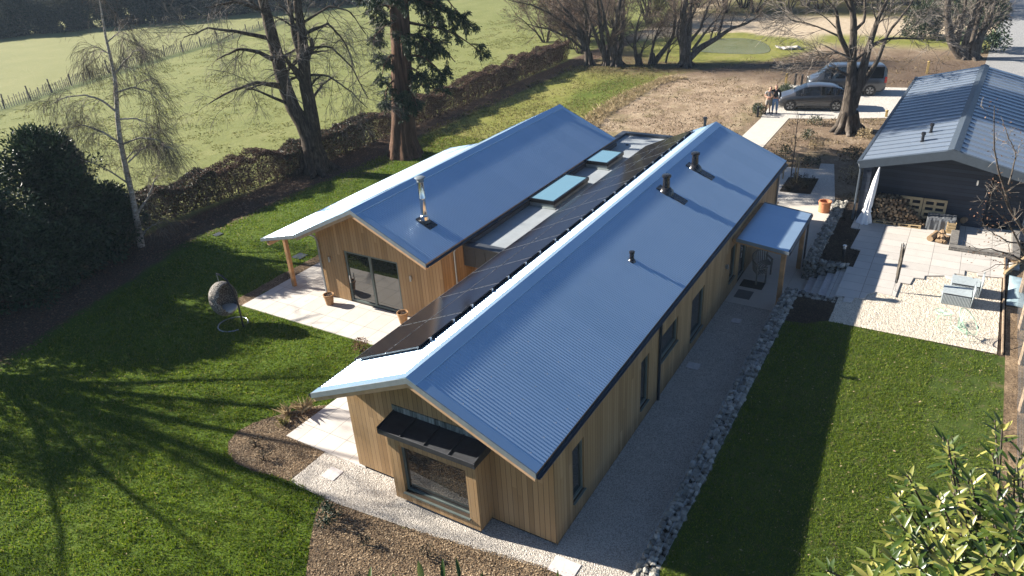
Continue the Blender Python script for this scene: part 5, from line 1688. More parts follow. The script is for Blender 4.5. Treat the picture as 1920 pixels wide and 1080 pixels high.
# posts and marker lights by the drive
def post(name, loc, w, h, m, label, cat, cap=None):
    t = MB().box(loc[0] - w / 2, loc[0] + w / 2, loc[1] - w / 2, loc[1] + w / 2, 0, h)
    t.lathe((loc[0], loc[1], h), [(w * .7, 0.001), (w * .62, 0.05), (w * .2, 0.07)], 8)
    return tag(t.build(name, m, bevel=0.01), label, cat)
post('path_light', (37.25, 5.2), 0.12, 0.62, 'black_metal', 'black path light beside the two people', 'path light')
post('wooden_post', (45.7, 5.4), 0.14, 1.0, 'post_wood', 'yellowish wooden post beyond the hatchback bonnet', 'post')
post('marker_post', (46.7, 4.95), 0.13, 0.8, 'black_metal', 'dark marker post left of the van, the left one of a pair', 'post')
post('marker_post', (46.3, 4.42), 0.13, 0.85, 'black_metal', 'dark marker post left of the van, the right one of a pair', 'post')
post('wooden_stub', (39.7, -1.95), 0.14, 0.36, 'post_wood', 'short wooden stub at the drive edge by the outbuilding', 'post')
post('wooden_post', (53.2, -3.1), 0.16, 0.85, 'post_wood', 'wooden post on the bare slope behind the outbuilding', 'post')
tag(MB().add(*rocks(np.array([(60.6, 9.2, 0.12), (60.9, 8.5, 0.14), (61.2, 7.9, 0.13)]), np.array([0.5, 0.6, 0.5]), 0.35)).build('rock_slab', 'pale_stone'), 'pale flat rocks on the edge of the pond', 'rock')

# ------------------------------------------------------------------ vegetation
# limbs of the single trees: base, then (sideways, height, radius) along each limb
TR = {
'bigbare':((18.01,24.99),[
[(0.00,0.00,0.75),(0.03,1.16,0.62),(0.04,2.22,0.45),(-0.62,3.83,0.38),(-0.83,5.28,0.36),(-0.86,6.93,0.32),(-0.92,8.53,0.27),(-1.00,9.49,0.22),(-0.77,12.18,0.12)],
[(0.00,0.69,0.50),(0.28,2.21,0.42),(0.36,3.48,0.36),(0.32,4.84,0.34),(0.54,6.49,0.30),(0.69,7.75,0.24),(0.68,9.13,0.20),(0.97,11.36,0.10)],
[(0.32,5.12,0.20),(-0.12,6.12,0.13),(-0.13,6.54,0.05)],
[(0.39,5.95,0.16),(0.20,7.33,0.14),(0.25,9.16,0.10),(0.43,10.66,0.06)],
[(0.64,6.08,0.12),(1.13,6.95,0.11),(1.14,7.27,0.08)],
[(-1.01,4.84,0.12),(-2.20,5.19,0.09),(-3.72,4.81,0.06),(-4.88,4.31,0.03)],
[(-1.13,6.32,0.13),(-1.76,6.72,0.10),(-2.74,6.97,0.07),(-3.98,6.50,0.03)],
[(-1.19,7.41,0.12),(-2.74,7.85,0.08),(-4.06,8.12,0.05),(-5.28,7.71,0.02)],
[(-1.05,8.72,0.10),(-2.21,9.30,0.07),(-3.62,9.13,0.03)],
[(0.96,7.55,0.08),(2.12,7.93,0.06),(2.75,7.04,0.04),(3.08,5.51,0.02)],
[(0.73,6.76,0.07),(2.01,6.81,0.05),(2.96,5.66,0.04),(3.56,3.92,0.02)],
[(0.57,5.39,0.07),(1.61,5.32,0.05),(2.76,4.40,0.03),(3.50,3.49,0.02)],
[(0.90,8.08,0.07),(2.35,8.78,0.05),(3.40,8.45,0.03),(4.06,7.36,0.02)],
]),
'birch':((6.79,24.90),[
[(0.00,0.00,0.17),(0.15,1.09,0.14),(0.28,2.35,0.12),(0.34,3.57,0.12),(0.47,4.85,0.10),(0.70,6.20,0.09),(1.06,7.59,0.07),(1.07,8.53,0.06),(1.15,9.35,0.04),(1.28,10.13,0.03),(1.29,10.72,0.01)],
[(0.67,6.09,0.05),(0.25,6.60,0.04),(-0.33,6.86,0.03),(-1.10,6.86,0.02),(-1.75,6.58,0.01)],
[(0.46,4.74,0.05),(-0.05,5.28,0.04),(-0.71,5.68,0.03),(-1.28,5.65,0.01)],
[(1.10,7.63,0.04),(1.81,8.13,0.04),(2.40,8.51,0.02),(2.82,8.63,0.01)],
[(0.51,4.69,0.04),(1.37,4.98,0.03),(2.21,4.90,0.02),(2.89,4.46,0.01)],
[(0.27,2.96,0.04),(-0.34,3.61,0.03),(-0.89,4.05,0.02),(-1.40,4.25,0.01)],
[(0.55,3.91,0.04),(1.21,4.41,0.03),(1.80,4.65,0.01)],
[(0.29,1.59,0.06),(0.80,2.19,0.04),(1.29,3.02,0.02)],
[(0.06,0.45,0.05),(0.63,0.93,0.03),(1.29,1.14,0.01)],
[(0.86,6.85,0.04),(1.59,7.02,0.03),(2.18,6.77,0.02),(2.54,6.08,0.01)],
[(0.59,5.76,0.04),(1.31,5.71,0.03),(1.74,5.23,0.01)],
[(1.12,8.43,0.03),(0.62,8.46,0.02),(0.20,8.17,0.01)],
[(1.12,8.84,0.03),(1.75,9.21,0.02),(2.05,9.09,0.01)],
]),
'drive':((35.73,-0.31),[
[(0.02,-0.13,0.62),(-0.07,0.67,0.45),(-0.08,1.75,0.38),(-0.12,2.60,0.34),(-0.27,3.56,0.25),(-0.44,4.98,0.20),(-0.62,6.50,0.16),(-1.03,7.26,0.12),(-1.42,8.88,0.06)],
[(0.12,1.43,0.30),(0.20,2.64,0.28),(0.26,3.61,0.23),(0.23,4.71,0.18),(0.28,5.48,0.15),(0.35,6.45,0.11),(0.55,7.17,0.08),(0.59,8.76,0.04)],
[(-0.40,4.00,0.15),(-0.58,4.36,0.15),(-1.23,5.34,0.13),(-1.56,5.95,0.12),(-1.84,6.88,0.06),(-2.39,7.34,0.05),(-2.92,8.44,0.03)],
[(0.17,2.28,0.20),(0.80,3.25,0.14),(1.12,3.88,0.12),(1.65,5.39,0.08),(2.81,6.82,0.05),(3.10,7.56,0.03)],
[(0.24,4.83,0.11),(1.02,5.26,0.07),(2.32,5.27,0.04),(3.65,5.27,0.01)],
[(-0.56,5.58,0.10),(0.03,6.11,0.08),(-0.01,7.20,0.06),(-0.09,8.54,0.03)],
[(-1.27,5.40,0.06),(-2.12,5.82,0.04),(-2.90,6.14,0.03),(-3.74,6.33,0.01)],
[(-0.60,6.42,0.08),(-1.38,7.28,0.05),(-1.77,8.37,0.02)],
[(-0.51,4.30,0.05),(-1.52,4.65,0.03),(-2.16,4.11,0.01)],
]),
'ivytree':((59.71,-5.39),[
[(0.11,-0.09,0.60),(-0.61,0.45,0.40),(-1.44,1.31,0.34),(-1.74,2.14,0.30),(-2.09,3.15,0.26),(-2.31,4.52,0.20),(-2.64,6.80,0.10)],
[(-0.35,0.43,0.30),(-0.44,1.74,0.24),(-0.44,3.01,0.20),(-0.47,4.03,0.16),(-0.88,6.33,0.08)],
[(0.12,0.24,0.30),(0.22,1.62,0.20),(0.40,3.00,0.17),(0.57,4.35,0.13),(0.51,6.62,0.06)],
[(0.59,0.05,0.40),(0.67,0.78,0.36),(0.84,1.50,0.30),(1.05,2.37,0.22),(1.53,3.13,0.15),(1.82,4.28,0.10)],
[(-0.97,1.08,0.20),(-1.03,2.29,0.16),(-1.17,3.68,0.12),(-1.61,6.00,0.06)],
]),
'fan1':((51.34,14.82),[
[(0.00,-0.09,0.50),(-0.14,0.88,0.40),(-0.32,2.73,0.28),(-0.32,4.48,0.22),(-0.25,6.49,0.12)],
[(0.10,0.65,0.30),(0.23,2.36,0.24),(0.40,4.02,0.18),(0.55,6.04,0.10)],
[(0.20,0.56,0.30),(1.05,1.33,0.26),(1.78,1.71,0.23),(2.77,2.16,0.19),(3.65,2.74,0.13),(5.26,3.06,0.08),(6.47,3.70,0.04),(7.45,3.93,0.02)],
[(2.68,2.12,0.14),(3.12,3.36,0.11),(3.36,4.21,0.09),(3.17,5.49,0.06)],
[(0.51,1.27,0.14),(1.51,2.49,0.10),(2.66,3.59,0.07),(3.47,4.45,0.03)],
[(-0.34,1.32,0.14),(-0.85,2.76,0.10),(-0.65,4.17,0.07),(-0.51,5.71,0.04)],
[(0.30,1.93,0.14),(1.21,2.93,0.10),(1.74,4.35,0.07),(2.30,5.54,0.04)],
]),
'fan2':((51.53,17.84),[
[(0.00,-0.05,0.30),(0.58,0.68,0.22),(1.28,1.52,0.18),(1.71,2.19,0.14),(1.83,3.44,0.10),(1.57,5.14,0.05)],
[(-0.05,0.27,0.15),(-0.04,1.16,0.12),(0.25,2.24,0.08),(0.75,3.29,0.04)],
[(1.15,0.06,0.10),(1.39,0.94,0.08),(1.71,2.15,0.04)],
]),
'fan3':((51.03,18.86),[
[(0.00,-0.09,0.25),(-0.25,0.78,0.18),(-0.41,1.89,0.13),(-0.16,3.18,0.08),(0.21,4.44,0.04)],
[(0.08,0.44,0.12),(0.24,1.63,0.07),(0.57,2.70,0.03)],
]),
'fan4':((50.33,20.70),[
[(0.00,-0.09,0.50),(-0.24,1.05,0.35),(-0.25,2.38,0.28),(0.10,4.08,0.22),(0.39,6.17,0.14)],
[(0.13,0.58,0.30),(0.45,1.45,0.24),(0.57,2.76,0.20),(0.73,4.47,0.16),(0.70,6.56,0.10)],
[(-0.24,0.83,0.20),(-0.71,2.40,0.16),(-1.08,4.16,0.12),(-1.52,6.28,0.07)],
]),
'fan5':((50.05,21.84),[
[(0.33,-0.11,0.30),(0.09,1.26,0.22),(-0.14,2.82,0.18),(-0.45,4.99,0.12),(-0.67,6.68,0.07)],
[(0.09,0.81,0.20),(-0.55,2.41,0.15),(-1.27,4.19,0.10),(-2.01,6.34,0.06)],
[(0.28,0.57,0.15),(0.60,1.90,0.10),(0.91,3.63,0.06)],
]),
'fan6':((49.97,23.14),[
[(-0.00,-0.09,0.40),(-0.13,1.24,0.30),(-0.53,2.60,0.24),(-1.30,3.96,0.17),(-2.41,5.19,0.10),(-3.28,6.43,0.06)],
[(-0.09,1.01,0.20),(-1.09,2.86,0.15),(-2.90,4.28,0.10),(-4.69,5.16,0.06),(-6.71,5.66,0.03)],
[(-0.18,1.38,0.20),(-0.25,3.25,0.16),(-0.36,5.41,0.10),(-0.57,6.69,0.06)],
[(-0.18,1.10,0.14),(-1.56,2.35,0.10),(-3.39,3.22,0.07),(-5.21,3.76,0.03)],
[(-0.08,1.46,0.15),(0.30,3.21,0.10),(0.54,4.93,0.06)],
]),
'redwood':((22.35,21.94),[
[(0.03,-0.26,1.15),(0.03,0.23,0.95),(0.03,1.03,0.72),(0.20,2.90,0.62),(0.37,4.70,0.58),(0.55,6.34,0.54),(0.72,8.63,0.50),(0.97,11.23,0.40)],
]),
}
RT3 = np.array([0.53830208, -0.84275196, 0.0])
FW3 = np.array([0.84275196, 0.53830208, 0.0])

def limbs(key, depth=1.2, K=14, wob=0.02, seed=1, rmul=1.0):
    r_ = np.random.default_rng(seed)
    (bx_, by_), L = TR[key]
    out = []
    starts = []
    for i, l in enumerate(L):
        l = np.array(l)
        P = np.array([bx_, by_, 0.0]) + l[:, :1] * RT3
        P[:, 2] = l[:, 1]
        q = resample(np.concatenate([P, l[:, 2:3] * rmul], 1), K)
        if i:
            # join on to the nearest earlier limb in depth
            best = min((np.linalg.norm((o[:, :3] - q[0, :3]) * np.array([1, 1, 1]) - ((o[:, :3] - q[0, :3]) @ FW3)[:, None] * FW3, axis=1).min(), j) for j, o in enumerate(out))
            o = out[best[1]]
            dd = np.linalg.norm((o[:, :3] - q[0, :3]) - ((o[:, :3] - q[0, :3]) @ FW3)[:, None] * FW3, axis=1)
            off = (o[dd.argmin(), :3] - q[0, :3]) @ FW3
        else:
            off = 0.0
        u = np.linspace(0, 1, K)
        a = r_.uniform(-1, 1) * depth * (0.35 if i == 0 else 1)
        q[:, :3] += FW3 * (off + a * u ** 1.3)[:, None]
        q[:, :3] += r_.normal(0, wob, (K, 3)) * u[:, None]
        out.append(q)
    A = np.array(out)
    return A[:, :, :3], A[:, :, 3]

def add_tubes(mb, P, R, sides):
    V, F = tubes(P, R, sides)
    mb.add(V, F)
    return mb

def flare(mb, c, r, h=0.5, n=7, seed=0):
    r_ = random.Random(seed)
    for k in range(n):
        a = 2 * PI * k / n + r_.uniform(-.3, .3)
        d = r * r_.uniform(1.35, 1.9)
        mb.tube([(c[0] + r * .45 * math.cos(a), c[1] + r * .45 * math.sin(a), h * r_.uniform(.8, 1.3)), (c[0] + r * .85 * math.cos(a), c[1] + r * .85 * math.sin(a), h * .3), (c[0] + d * math.cos(a), c[1] + d * math.sin(a), -0.05)], [r * .35, r * .33, r * .18], 7)

def bare_tree(key, name, label, cat, bark, twig, lv, depth=1.2, seed=1, group=None, rmul=1.0, root=True, pale=None):
    P, R = limbs(key, depth, seed=seed, rmul=rmul)
    base = (TR[key][0][0], TR[key][0][1], 0)
    t = empty(name, base, label=label, cat=cat, group=group)
    mb = MB()
    add_tubes(mb, P, R, 10)
    if root:
        flare(mb, (P[0, 0, 0], P[0, 0, 1], 0), R[0, 0] * 1.05, 0.5 + R[0, 0], seed=seed)
    mb.build('trunk', bark, t, smooth='all')
    br, tw = MB(), MB()
    cur = (P, R)
    for i, kw in enumerate(lv):
        src = cur
        cur = kids(*src, **kw)
        keep = cur[0][:, :, 2].min(1) > 0.15
        cur = (cur[0][keep], cur[1][keep])
        add_tubes(br if i == 0 else tw, *cur, 5 if i == 0 else 3)
    br.build('branches', bark, t, smooth='all')
    tw.build('twigs', twig, t)
    if pale:
        q = MB()
        add_tubes(q, *kids(P, R, **pale), 4)
        q.build('shoots', 'shoot_pale', t)
    return t

k1 = lambda **k: k
bare_tree('bigbare', 'bare_tree', 'tall dark bare tree with twin trunks forking low down by the hedge', 'tree', 'bark_brown', 'twig_grey',
          [k1(n=9, ang=0.95, length=2.4, K=8, droop=0.13, wob=0.13, rfac=0.28, t0=0.25, rmin=0.014), k1(n=7, ang=0.6, length=1.3, K=6, droop=0.2, rfac=0.5, rmin=0.007), k1(n=5, ang=0.5, length=0.7, K=5, droop=0.28, rfac=0.6, rmin=0.0055)], seed=3,
          pale=k1(n=4, ang=0.5, length=1.5, K=6, droop=0.35, wob=0.1, rfac=0.1, rmin=0.010))
bare_tree('birch', 'birch_tree', 'slender white barked weeping birch with hanging twigs beside the dark evergreen', 'birch tree', 'bark_birch', 'twig_birch',
          [k1(n=8, ang=0.8, length=0.95, K=6, droop=0.1, rfac=0.35, rmin=0.009, t0=0.25), k1(n=9, ang=0.8, length=1.2, K=7, droop=0.55, rfac=0.5, wob=0.08, rmin=0.0055), k1(n=6, ang=0.6, length=0.75, K=5, droop=0.6, rfac=0.6, wob=0.08, rmin=0.0048)], depth=1.0, seed=5, root=False)
bare_tree('drive', 'bare_tree', 'big bare pollarded tree standing in the soil in front of the cars', 'tree', 'bark_grey', 'twig_grey',
          [k1(n=8, ang=0.75, length=2.4, K=7, droop=0.02, up=0.02, wob=0.1, rfac=0.33, t0=0.35, rmin=0.018), k1(n=7, ang=0.6, length=1.4, K=6, droop=0.05, rfac=0.5, rmin=0.012), k1(n=5, ang=0.5, length=0.8, K=5, droop=0.05, rfac=0.6, rmin=0.009)], depth=2.0, seed=8,
          pale=k1(n=2, ang=0.35, length=2.2, K=6, up=0.06, wob=0.06, rfac=0.3, t0=0.75))
bare_tree('ivytree', 'bare_tree', 'many stemmed grey tree fanning up beside the lane', 'tree', 'bark_grey', 'twig_grey',
          [k1(n=10, ang=0.7, length=2.2, K=6, wob=0.12, rfac=0.35, t0=0.25), k1(n=7, ang=0.6, length=1.3, K=5, rfac=0.5, rmin=0.012), k1(n=5, ang=0.5, length=0.8, K=4, rfac=0.6, rmin=0.009)], depth=1.6, seed=9)
LV = [k1(n=9, ang=0.6, length=2.2, K=6, up=0.02, wob=0.11, rfac=0.4, t0=0.25), k1(n=6, ang=0.55, length=1.4, K=5, up=0.02, rfac=0.5, rmin=0.012), k1(n=4, ang=0.5, length=0.8, K=4, rfac=0.6, rmin=0.009)]
CG = 'bare coppiced trees beyond the rough grass'
for key, lb in (('fan1', 'wide spreading bare tree with long low limb reaching right over the pond bank'), ('fan2', 'thin bare stem leaning right against the wide spreading tree'), ('fan3', 'small crooked bare tree left of the leaning stem'),
                ('fan4', 'stout two stemmed bare tree in the middle of the coppice'), ('fan5', 'slim forked bare tree just left of the stout two stemmed one'), ('fan6', 'bare multi-stemmed tree at the hedge end, limbs arching left over the pasture')):
    bare_tree(key, 'coppice_tree', lb, 'tree', 'bark_grey', 'twig_brown', LV, depth=1.8, seed=hash(key) % 97 if False else sum(map(ord, key)), group=CG)

# ---- redwood
P, R = limbs('redwood', 0.0, K=20)
t = empty('redwood_tree', (22.35, 21.94, 0), label='massive redwood with fluted reddish trunk and drooping dark green sprays', cat='redwood tree')
mb = MB()
K_, SG = P.shape[1], 36
v, f = [], []
for i in range(K_):
    for k in range(SG):
        a = 2 * PI * k / SG
        fl = 1 + (0.10 if i < 4 else 0.045) * math.sin(a * 7 + 0.4 * math.sin(i * .7)) + 0.03 * math.sin(a * 13 + i)
        rr = R[0, i] * fl
        v.append((P[0, i, 0] + rr * math.cos(a), P[0, i, 1] + rr * math.sin(a), P[0, i, 2]))
for i in range(K_ - 1):
    for k in range(SG):
        f.append((i * SG + k, i * SG + (k + 1) % SG, (i + 1) * SG + (k + 1) % SG, (i + 1) * SG + k))
mb.add(v, f)
mb.build('trunk', 'bark_red', t, smooth='all')
ends = [(4.9, 5.5, .5), (3.9, 7.9, -.8), (1.9, 5.3, 1.0), (2.8, 5.7, -1.2), (2.2, 3.5, .6), (3.4, 5.2, .2), (4.2, 6.6, 1.2), (3.0, 7.2, .4), (4.6, 7.0, -.5), (2.2, 7.9, 1.5), (3.6, 8.8, .3), (2.6, 4.6, -.3), (1.6, 4.2, -1.2),
        (-.9, 7.7, .5), (-1.5, 8.5, -.6), (-.6, 3.6, -.9), (-.7, 6.6, -1.5), (-1.6, 9.4, .8), (.9, 6.0, -2.4), (1.4, 8.4, -2.6), (.4, 7.4, 2.5), (1.2, 3.0, -1.0), (4.0, 9.8, .2), (2.4, 9.9, -1.2), (-1.9, 10.4, 0), (3, 10.8, 1.6), (0, 9.2, -2.6), (1.5, 10.6, -2.0), (.3, 2.6, -1.0), (-.5, 5.0, -1.1)]
lp, lr = [], []
for s_, z_, d_ in ends:
    zt = min(z_ + 0.35 * abs(s_) + 0.5, 11.0)
    i = int(np.argmin(np.abs(P[0, :, 2] - zt)))
    a = P[0, i] + 0
    e = np.array([22.35, 21.94, 0]) + RT3 * s_ + FW3 * d_
    e[2] = z_
    u = np.linspace(0, 1, 8)[:, None]
    c = a * (1 - u) + e * u
    c[:, 2] += 0.45 * np.sin(u[:, 0] * PI) - 0.12 * np.sin(u[:, 0] * 2 * PI)
    c += rng.normal(0, 0.05, c.shape) * u
    lp.append(c)
    lr.append(np.linspace(0.10, 0.025, 8))
lp, lr = np.array(lp), np.array(lr)
b1 = kids(lp, lr, 7, 0.8, 0.9, K=6, droop=0.22, t0=0.3, rfac=0.5)
b2 = kids(*b1, 5, 0.7, 0.55, K=5, droop=0.35, rfac=0.6)
mb = MB()
add_tubes(mb, lp, lr, 6); add_tubes(mb, *b1, 4)
mb.build('branches', 'bark_red', t)
pts, dr = [], []
for Pq, n in ((b1[0], 40), (b2[0], 26)):
    N, K_, _ = Pq.shape
    ti = rng.uniform(0.1, 1, (N, n)) * (K_ - 1) * .999
    ii = ti.astype(int); ff = (ti - ii)[..., None]
    ar = np.arange(N)[:, None]
    p = Pq[ar, ii] * (1 - ff) + Pq[ar, ii + 1] * ff
    d = Pq[ar, ii + 1] - Pq[ar, ii]
    d /= np.linalg.norm(d, axis=2, keepdims=True) + 1e-9
    d = d + rng.normal(0, .55, d.shape); d[..., 2] -= 0.25
    pts.append((p + rng.normal(0, .05, p.shape)).reshape(-1, 3)); dr.append(d.reshape(-1, 3))
pts, dr = np.concatenate(pts), np.concatenate(dr)
MB().quads(leaves(pts, dr, 0.19, 0.055, 0.1)).build('foliage', 'conifer_leaf', t)
# the crown goes on far above the picture; it shades the soil and the outbuilding roof
up_ = MB().tube([(23.0, 21.4, 10.0), (23.3, 21.2, 18), (23.5, 21.0, 30)], [.46, .3, .05], 14)
up_.build('trunk', 'bark_red', t, smooth='all')
n = 42000
zz = rng.uniform(11.5, 30, n)
ang_ = rng.uniform(0, 2 * PI, n)
lay = 1 + 0.22 * np.sin(zz * 3.3 + 2 * np.sin(ang_ * 3)) + .12 * np.sin(ang_ * 5 + zz)
rr = (3.5 * (1 - ((zz - 11.5) / 19.5) ** 1.3) + .3) * lay * rng.uniform(0.15, 1, n) ** .6
p = np.stack([23.6 + rr * np.cos(ang_), 21.2 + rr * np.sin(ang_), zz - rr * .25], 1)
D = np.stack([np.cos(ang_), np.sin(ang_), np.full(n, -.5)], 1) + rng.normal(0, .5, (n, 3))
MB().quads(leaves(p, D, 0.42, 0.16, 0.1)).build('foliage', 'conifer_leaf', t)

# ---- generic leafy crown: clumps over an uneven volume
def crown_pts(c, rx, ry, h, n, clumps, z0=0.1, spread=0.42, seed=0, inner=0.55):
    r_ = np.random.default_rng(seed)
    a = r_.uniform(0, 2 * PI, clumps)
    z = r_.beta(1.15, 1.0, clumps)
    prof = np.sqrt(np.clip(1 - (np.abs(z - 0.28) / 0.76) ** 2.2, 0.02, 1))
    q = r_.uniform(inner, 1.0, clumps) * (1 + 0.22 * np.sin(a * 3 + seed) + 0.12 * np.sin(a * 7 + 2 * seed))
    C = np.stack([c[0] + rx * prof * q * np.cos(a), c[1] + ry * prof * q * np.sin(a), z0 + z * h], 1)
    i = r_.integers(0, clumps, n)
    d = r_.normal(0, 1, (n, 3)); d /= np.linalg.norm(d, axis=1, keepdims=True)
    sz = r_.uniform(.6, 1.3, clumps)[i][:, None]
    p = C[i] + d * spread * sz * r_.uniform(0.3, 1, (n, 1)) ** 0.6
    out = p - np.array([c[0], c[1], z0 + h * 0.35])
    out /= np.linalg.norm(out, axis=1, keepdims=True) + 1e-9
    D = d * 0.8 + out * 0.5 + r_.normal(0, .4, (n, 3))
    k = p[:, 2] > 0.02
    return p[k], D[k], C

def bush(name, label, cat, c, rx, ry, h, n, clumps, leaf, lm, seed=0, group=None, spread=0.42, lw=0.5, stems=6, inner=0.55):
    t = empty(name, (c[0], c[1], 0), label=label, cat=cat, group=group)
    p, D, C = crown_pts(c, rx, ry, h, n, clumps, spread=spread, seed=seed, inner=inner)
    MB().quads(leaves(p, D, leaf, leaf * lw)).build('crown', lm, t)
    s = MB()
    r_ = random.Random(seed)
    for k in range(stems):
        e = C[r_.randrange(len(C))]
        b0 = (c[0] + r_.uniform(-.25, .25) * rx * .5, c[1] + r_.uniform(-.25, .25) * ry * .5, -0.05)
        s.tube([b0, ((b0[0] + e[0]) / 2, (b0[1] + e[1]) / 2, e[2] * .6), tuple(e)], [0.025 * h * .4 + .01, 0.02, 0.01], 5)
    s.build('trunk', 'bark_brown', t)
    return t

EG = 'dark evergreens at the left edge'
bush('evergreen_tree', 'broad dark glossy evergreen at the left edge of the garden', 'evergreen', (0.4, 26.2), 3.3, 2.9, 5.6, 60000, 420, 0.17, 'evergreen_leaf', 11, None, 0.55, inner=.25)
bush('evergreen_tree', 'conical dark glossy evergreen standing right against the birch', 'evergreen', (4.7, 26.6), 2.2, 2.1, 5.3, 38000, 300, 0.17, 'evergreen_leaf', 12, None, 0.5, inner=.2)
bush('evergreen_shrub', 'low dark evergreen shrub under the birch', 'shrub', (6.3, 26.0), 1.5, 1.2, 2.6, 13000, 130, 0.14, 'evergreen_leaf', 13, None, 0.4)
bush('evergreen_shrub', 'low dark evergreen shrub at the foot of the broad evergreen', 'shrub', (2.6, 24.6), 2.0, 1.1, 2.3, 15000, 140, 0.14, 'evergreen_leaf', 14, None, 0.45)
bush('evergreen_tree', 'dark evergreen past the left edge of the view', 'evergreen', (-4.6, 25.0), 2.8, 2.6, 6.2, 12000, 200, 0.16, 'evergreen_leaf', 15, None, 0.55)

# ---- hedge
hy = lambda x: np.interp(x, [-4, 8.5, 16.4, 27.9, 48.7, 53], [28.2, 27.1, 26.05, 25.7, 26.4, 26.7])
def hedge(label, x0, x1, dead, green, seed, h=1.6, wd=1.3, gap=0.06):
    global rng
    t = empty('hedge', ((x0 + x1) / 2, float(hy((x0 + x1) / 2)), 0), label=label, cat='hedge')
    L = x1 - x0
    n = int(L * 14)
    X = rng.uniform(x0, x1, n)
    Y = hy(X) + rng.uniform(-.35, .35, n)
    P = np.empty((n, 6, 3)); P[:, 0] = np.stack([X, Y, 0 * X - .05], 1)
    for k in range(1, 6):
        P[:, k] = P[:, k - 1] + np.stack([rng.normal(0, .09, n), rng.normal(0, .09, n), np.full(n, h * .18) * rng.uniform(.7, 1.1, n)], 1)
    R = rng.uniform(.012, .035, n)[:, None] * np.linspace(1, .4, 6)[None]
    add_tubes(MB(), P, R, 4).build('stems', 'twig_brown', t)
    k2 = kids(P, R, 7, 0.7, 0.6, K=5, up=0.03, rfac=0.5, rmin=0.006, t0=0.2)
    k3 = kids(*k2, 2, 0.6, 0.35, K=4, up=0.05, rfac=0.6, rmin=0.005)
    tw = MB(); add_tubes(tw, *k2, 3); add_tubes(tw, *k3, 3)
    tw.build('twigs', 'twig_brown', t)
    for m_, dens in ((('hedge_leaf', dead), ('ivy_leaf', green))):
        n = int(L * dens)
        if not n: continue
        X = rng.uniform(x0, x1, n)
        top = h * (1 + 0.14 * (vn(X, 0 * X, 1.7, seed) - .5) * 2 + 0.1 * (vn(X, 0 * X, .5, seed + 1) - .5) * 2)
        u = rng.uniform(0, 1, n)
        side = rng.uniform(-1, 1, n)
        z = top * np.where(rng.uniform(0, 1, n) < .4, rng.uniform(.88, 1.06, n), rng.uniform(.03, 1, n))
        prof = np.where(z > top * .3, 1, .75)
        y = hy(X) + np.sign(side) * np.abs(side) ** .5 * wd / 2 * prof * (1 + .25 * (vn(X, z * 3, .6, seed + 2) - .5))
        k = vn(X * 1.0, z * 2.2 + side, .45, seed + 3) > gap + (.2 if m_ == 'ivy_leaf' else 0) - .25 * (z > top * .8)
        if m_ == 'ivy_leaf': k &= vn(X, 0 * X + 5, 2.6, seed + 4) > 0.42
        p = np.stack([X, y, z], 1)[k]
        D = rng.normal(size=p.shape); D[:, 2] = np.abs(D[:, 2]) * .5
        MB().quads(leaves(p, D, 0.09, 0.055)).build('foliage', m_, t)
hedge('mixed hedge with ivy green patches running from the birch to the redwood', 5.5, 24.0, 3400, 1900, 31)
hedge('clipped brown leaved hedge running from the redwood to the coppiced trees', 24.1, 52, 2900, 140, 41)

# ---- background shrubs and far hedgerows
def copy_tree(src, loc, rz, sc, label=None, group=None):
    c = src.copy(); COL.objects.link(c)
    c.location = loc; c.rotation_euler = (0, 0, rz); c.scale = (sc[0], sc[1], sc[2])
    if label: c['label'] = label
    if group: c['group'] = group
    for ch in src.children:
        d = ch.copy(); COL.objects.link(d); d.parent = c
    return c

def twig_bush(name, label, cat, c, h, group, stems=9, seed=1, leafy=1500, leafm='dead_leaf'):
    global rng
    t = empty(name, (c[0], c[1], 0), label=label, cat=cat, group=group)
    n = stems
    a = rng.uniform(0, 2 * PI, n)
    P = np.empty((n, 8, 3)); P[:, 0] = np.array([c[0], c[1], -.05]) + np.stack([np.cos(a) * .3, np.sin(a) * .3, 0 * a], 1)
    d = np.stack([np.cos(a) * rng.uniform(.1, .8, n), np.sin(a) * rng.uniform(.1, .8, n), np.ones(n)], 1)
    for k in range(1, 8):
        d = d + rng.normal(0, .12, d.shape); d[:, 2] = np.maximum(d[:, 2], .4)
        P[:, k] = P[:, k - 1] + d * h / 9
    R = rng.uniform(.04, .1, n)[:, None] * np.linspace(1, .3, 8)[None]
    add_tubes(MB(), P, R, 6).build('trunk', 'bark_brown', t)
    k2 = kids(P, R, 9, 0.6, h * .35, K=6, up=0.02, rfac=.45, rmin=.014, t0=.2)
    k3 = kids(*k2, 6, 0.55, h * .2, K=5, rfac=.55, rmin=.011)
    k4 = kids(*k3, 4, 0.5, h * .11, K=4, rfac=.6, rmin=.009)
    tw = MB()
    for q in (k2, k3, k4): add_tubes(tw, *q, 3)
    tw.build('twigs', 'twig_brown', t)
    if leafy:
        i = rng.integers(0, len(k4[0]), leafy)
        p = k4[0][i, 3] + rng.normal(0, .12, (leafy, 3))
        MB().quads(leaves(p, rng.normal(size=p.shape), .14, .09)).build('crown', leafm, t)
    return t

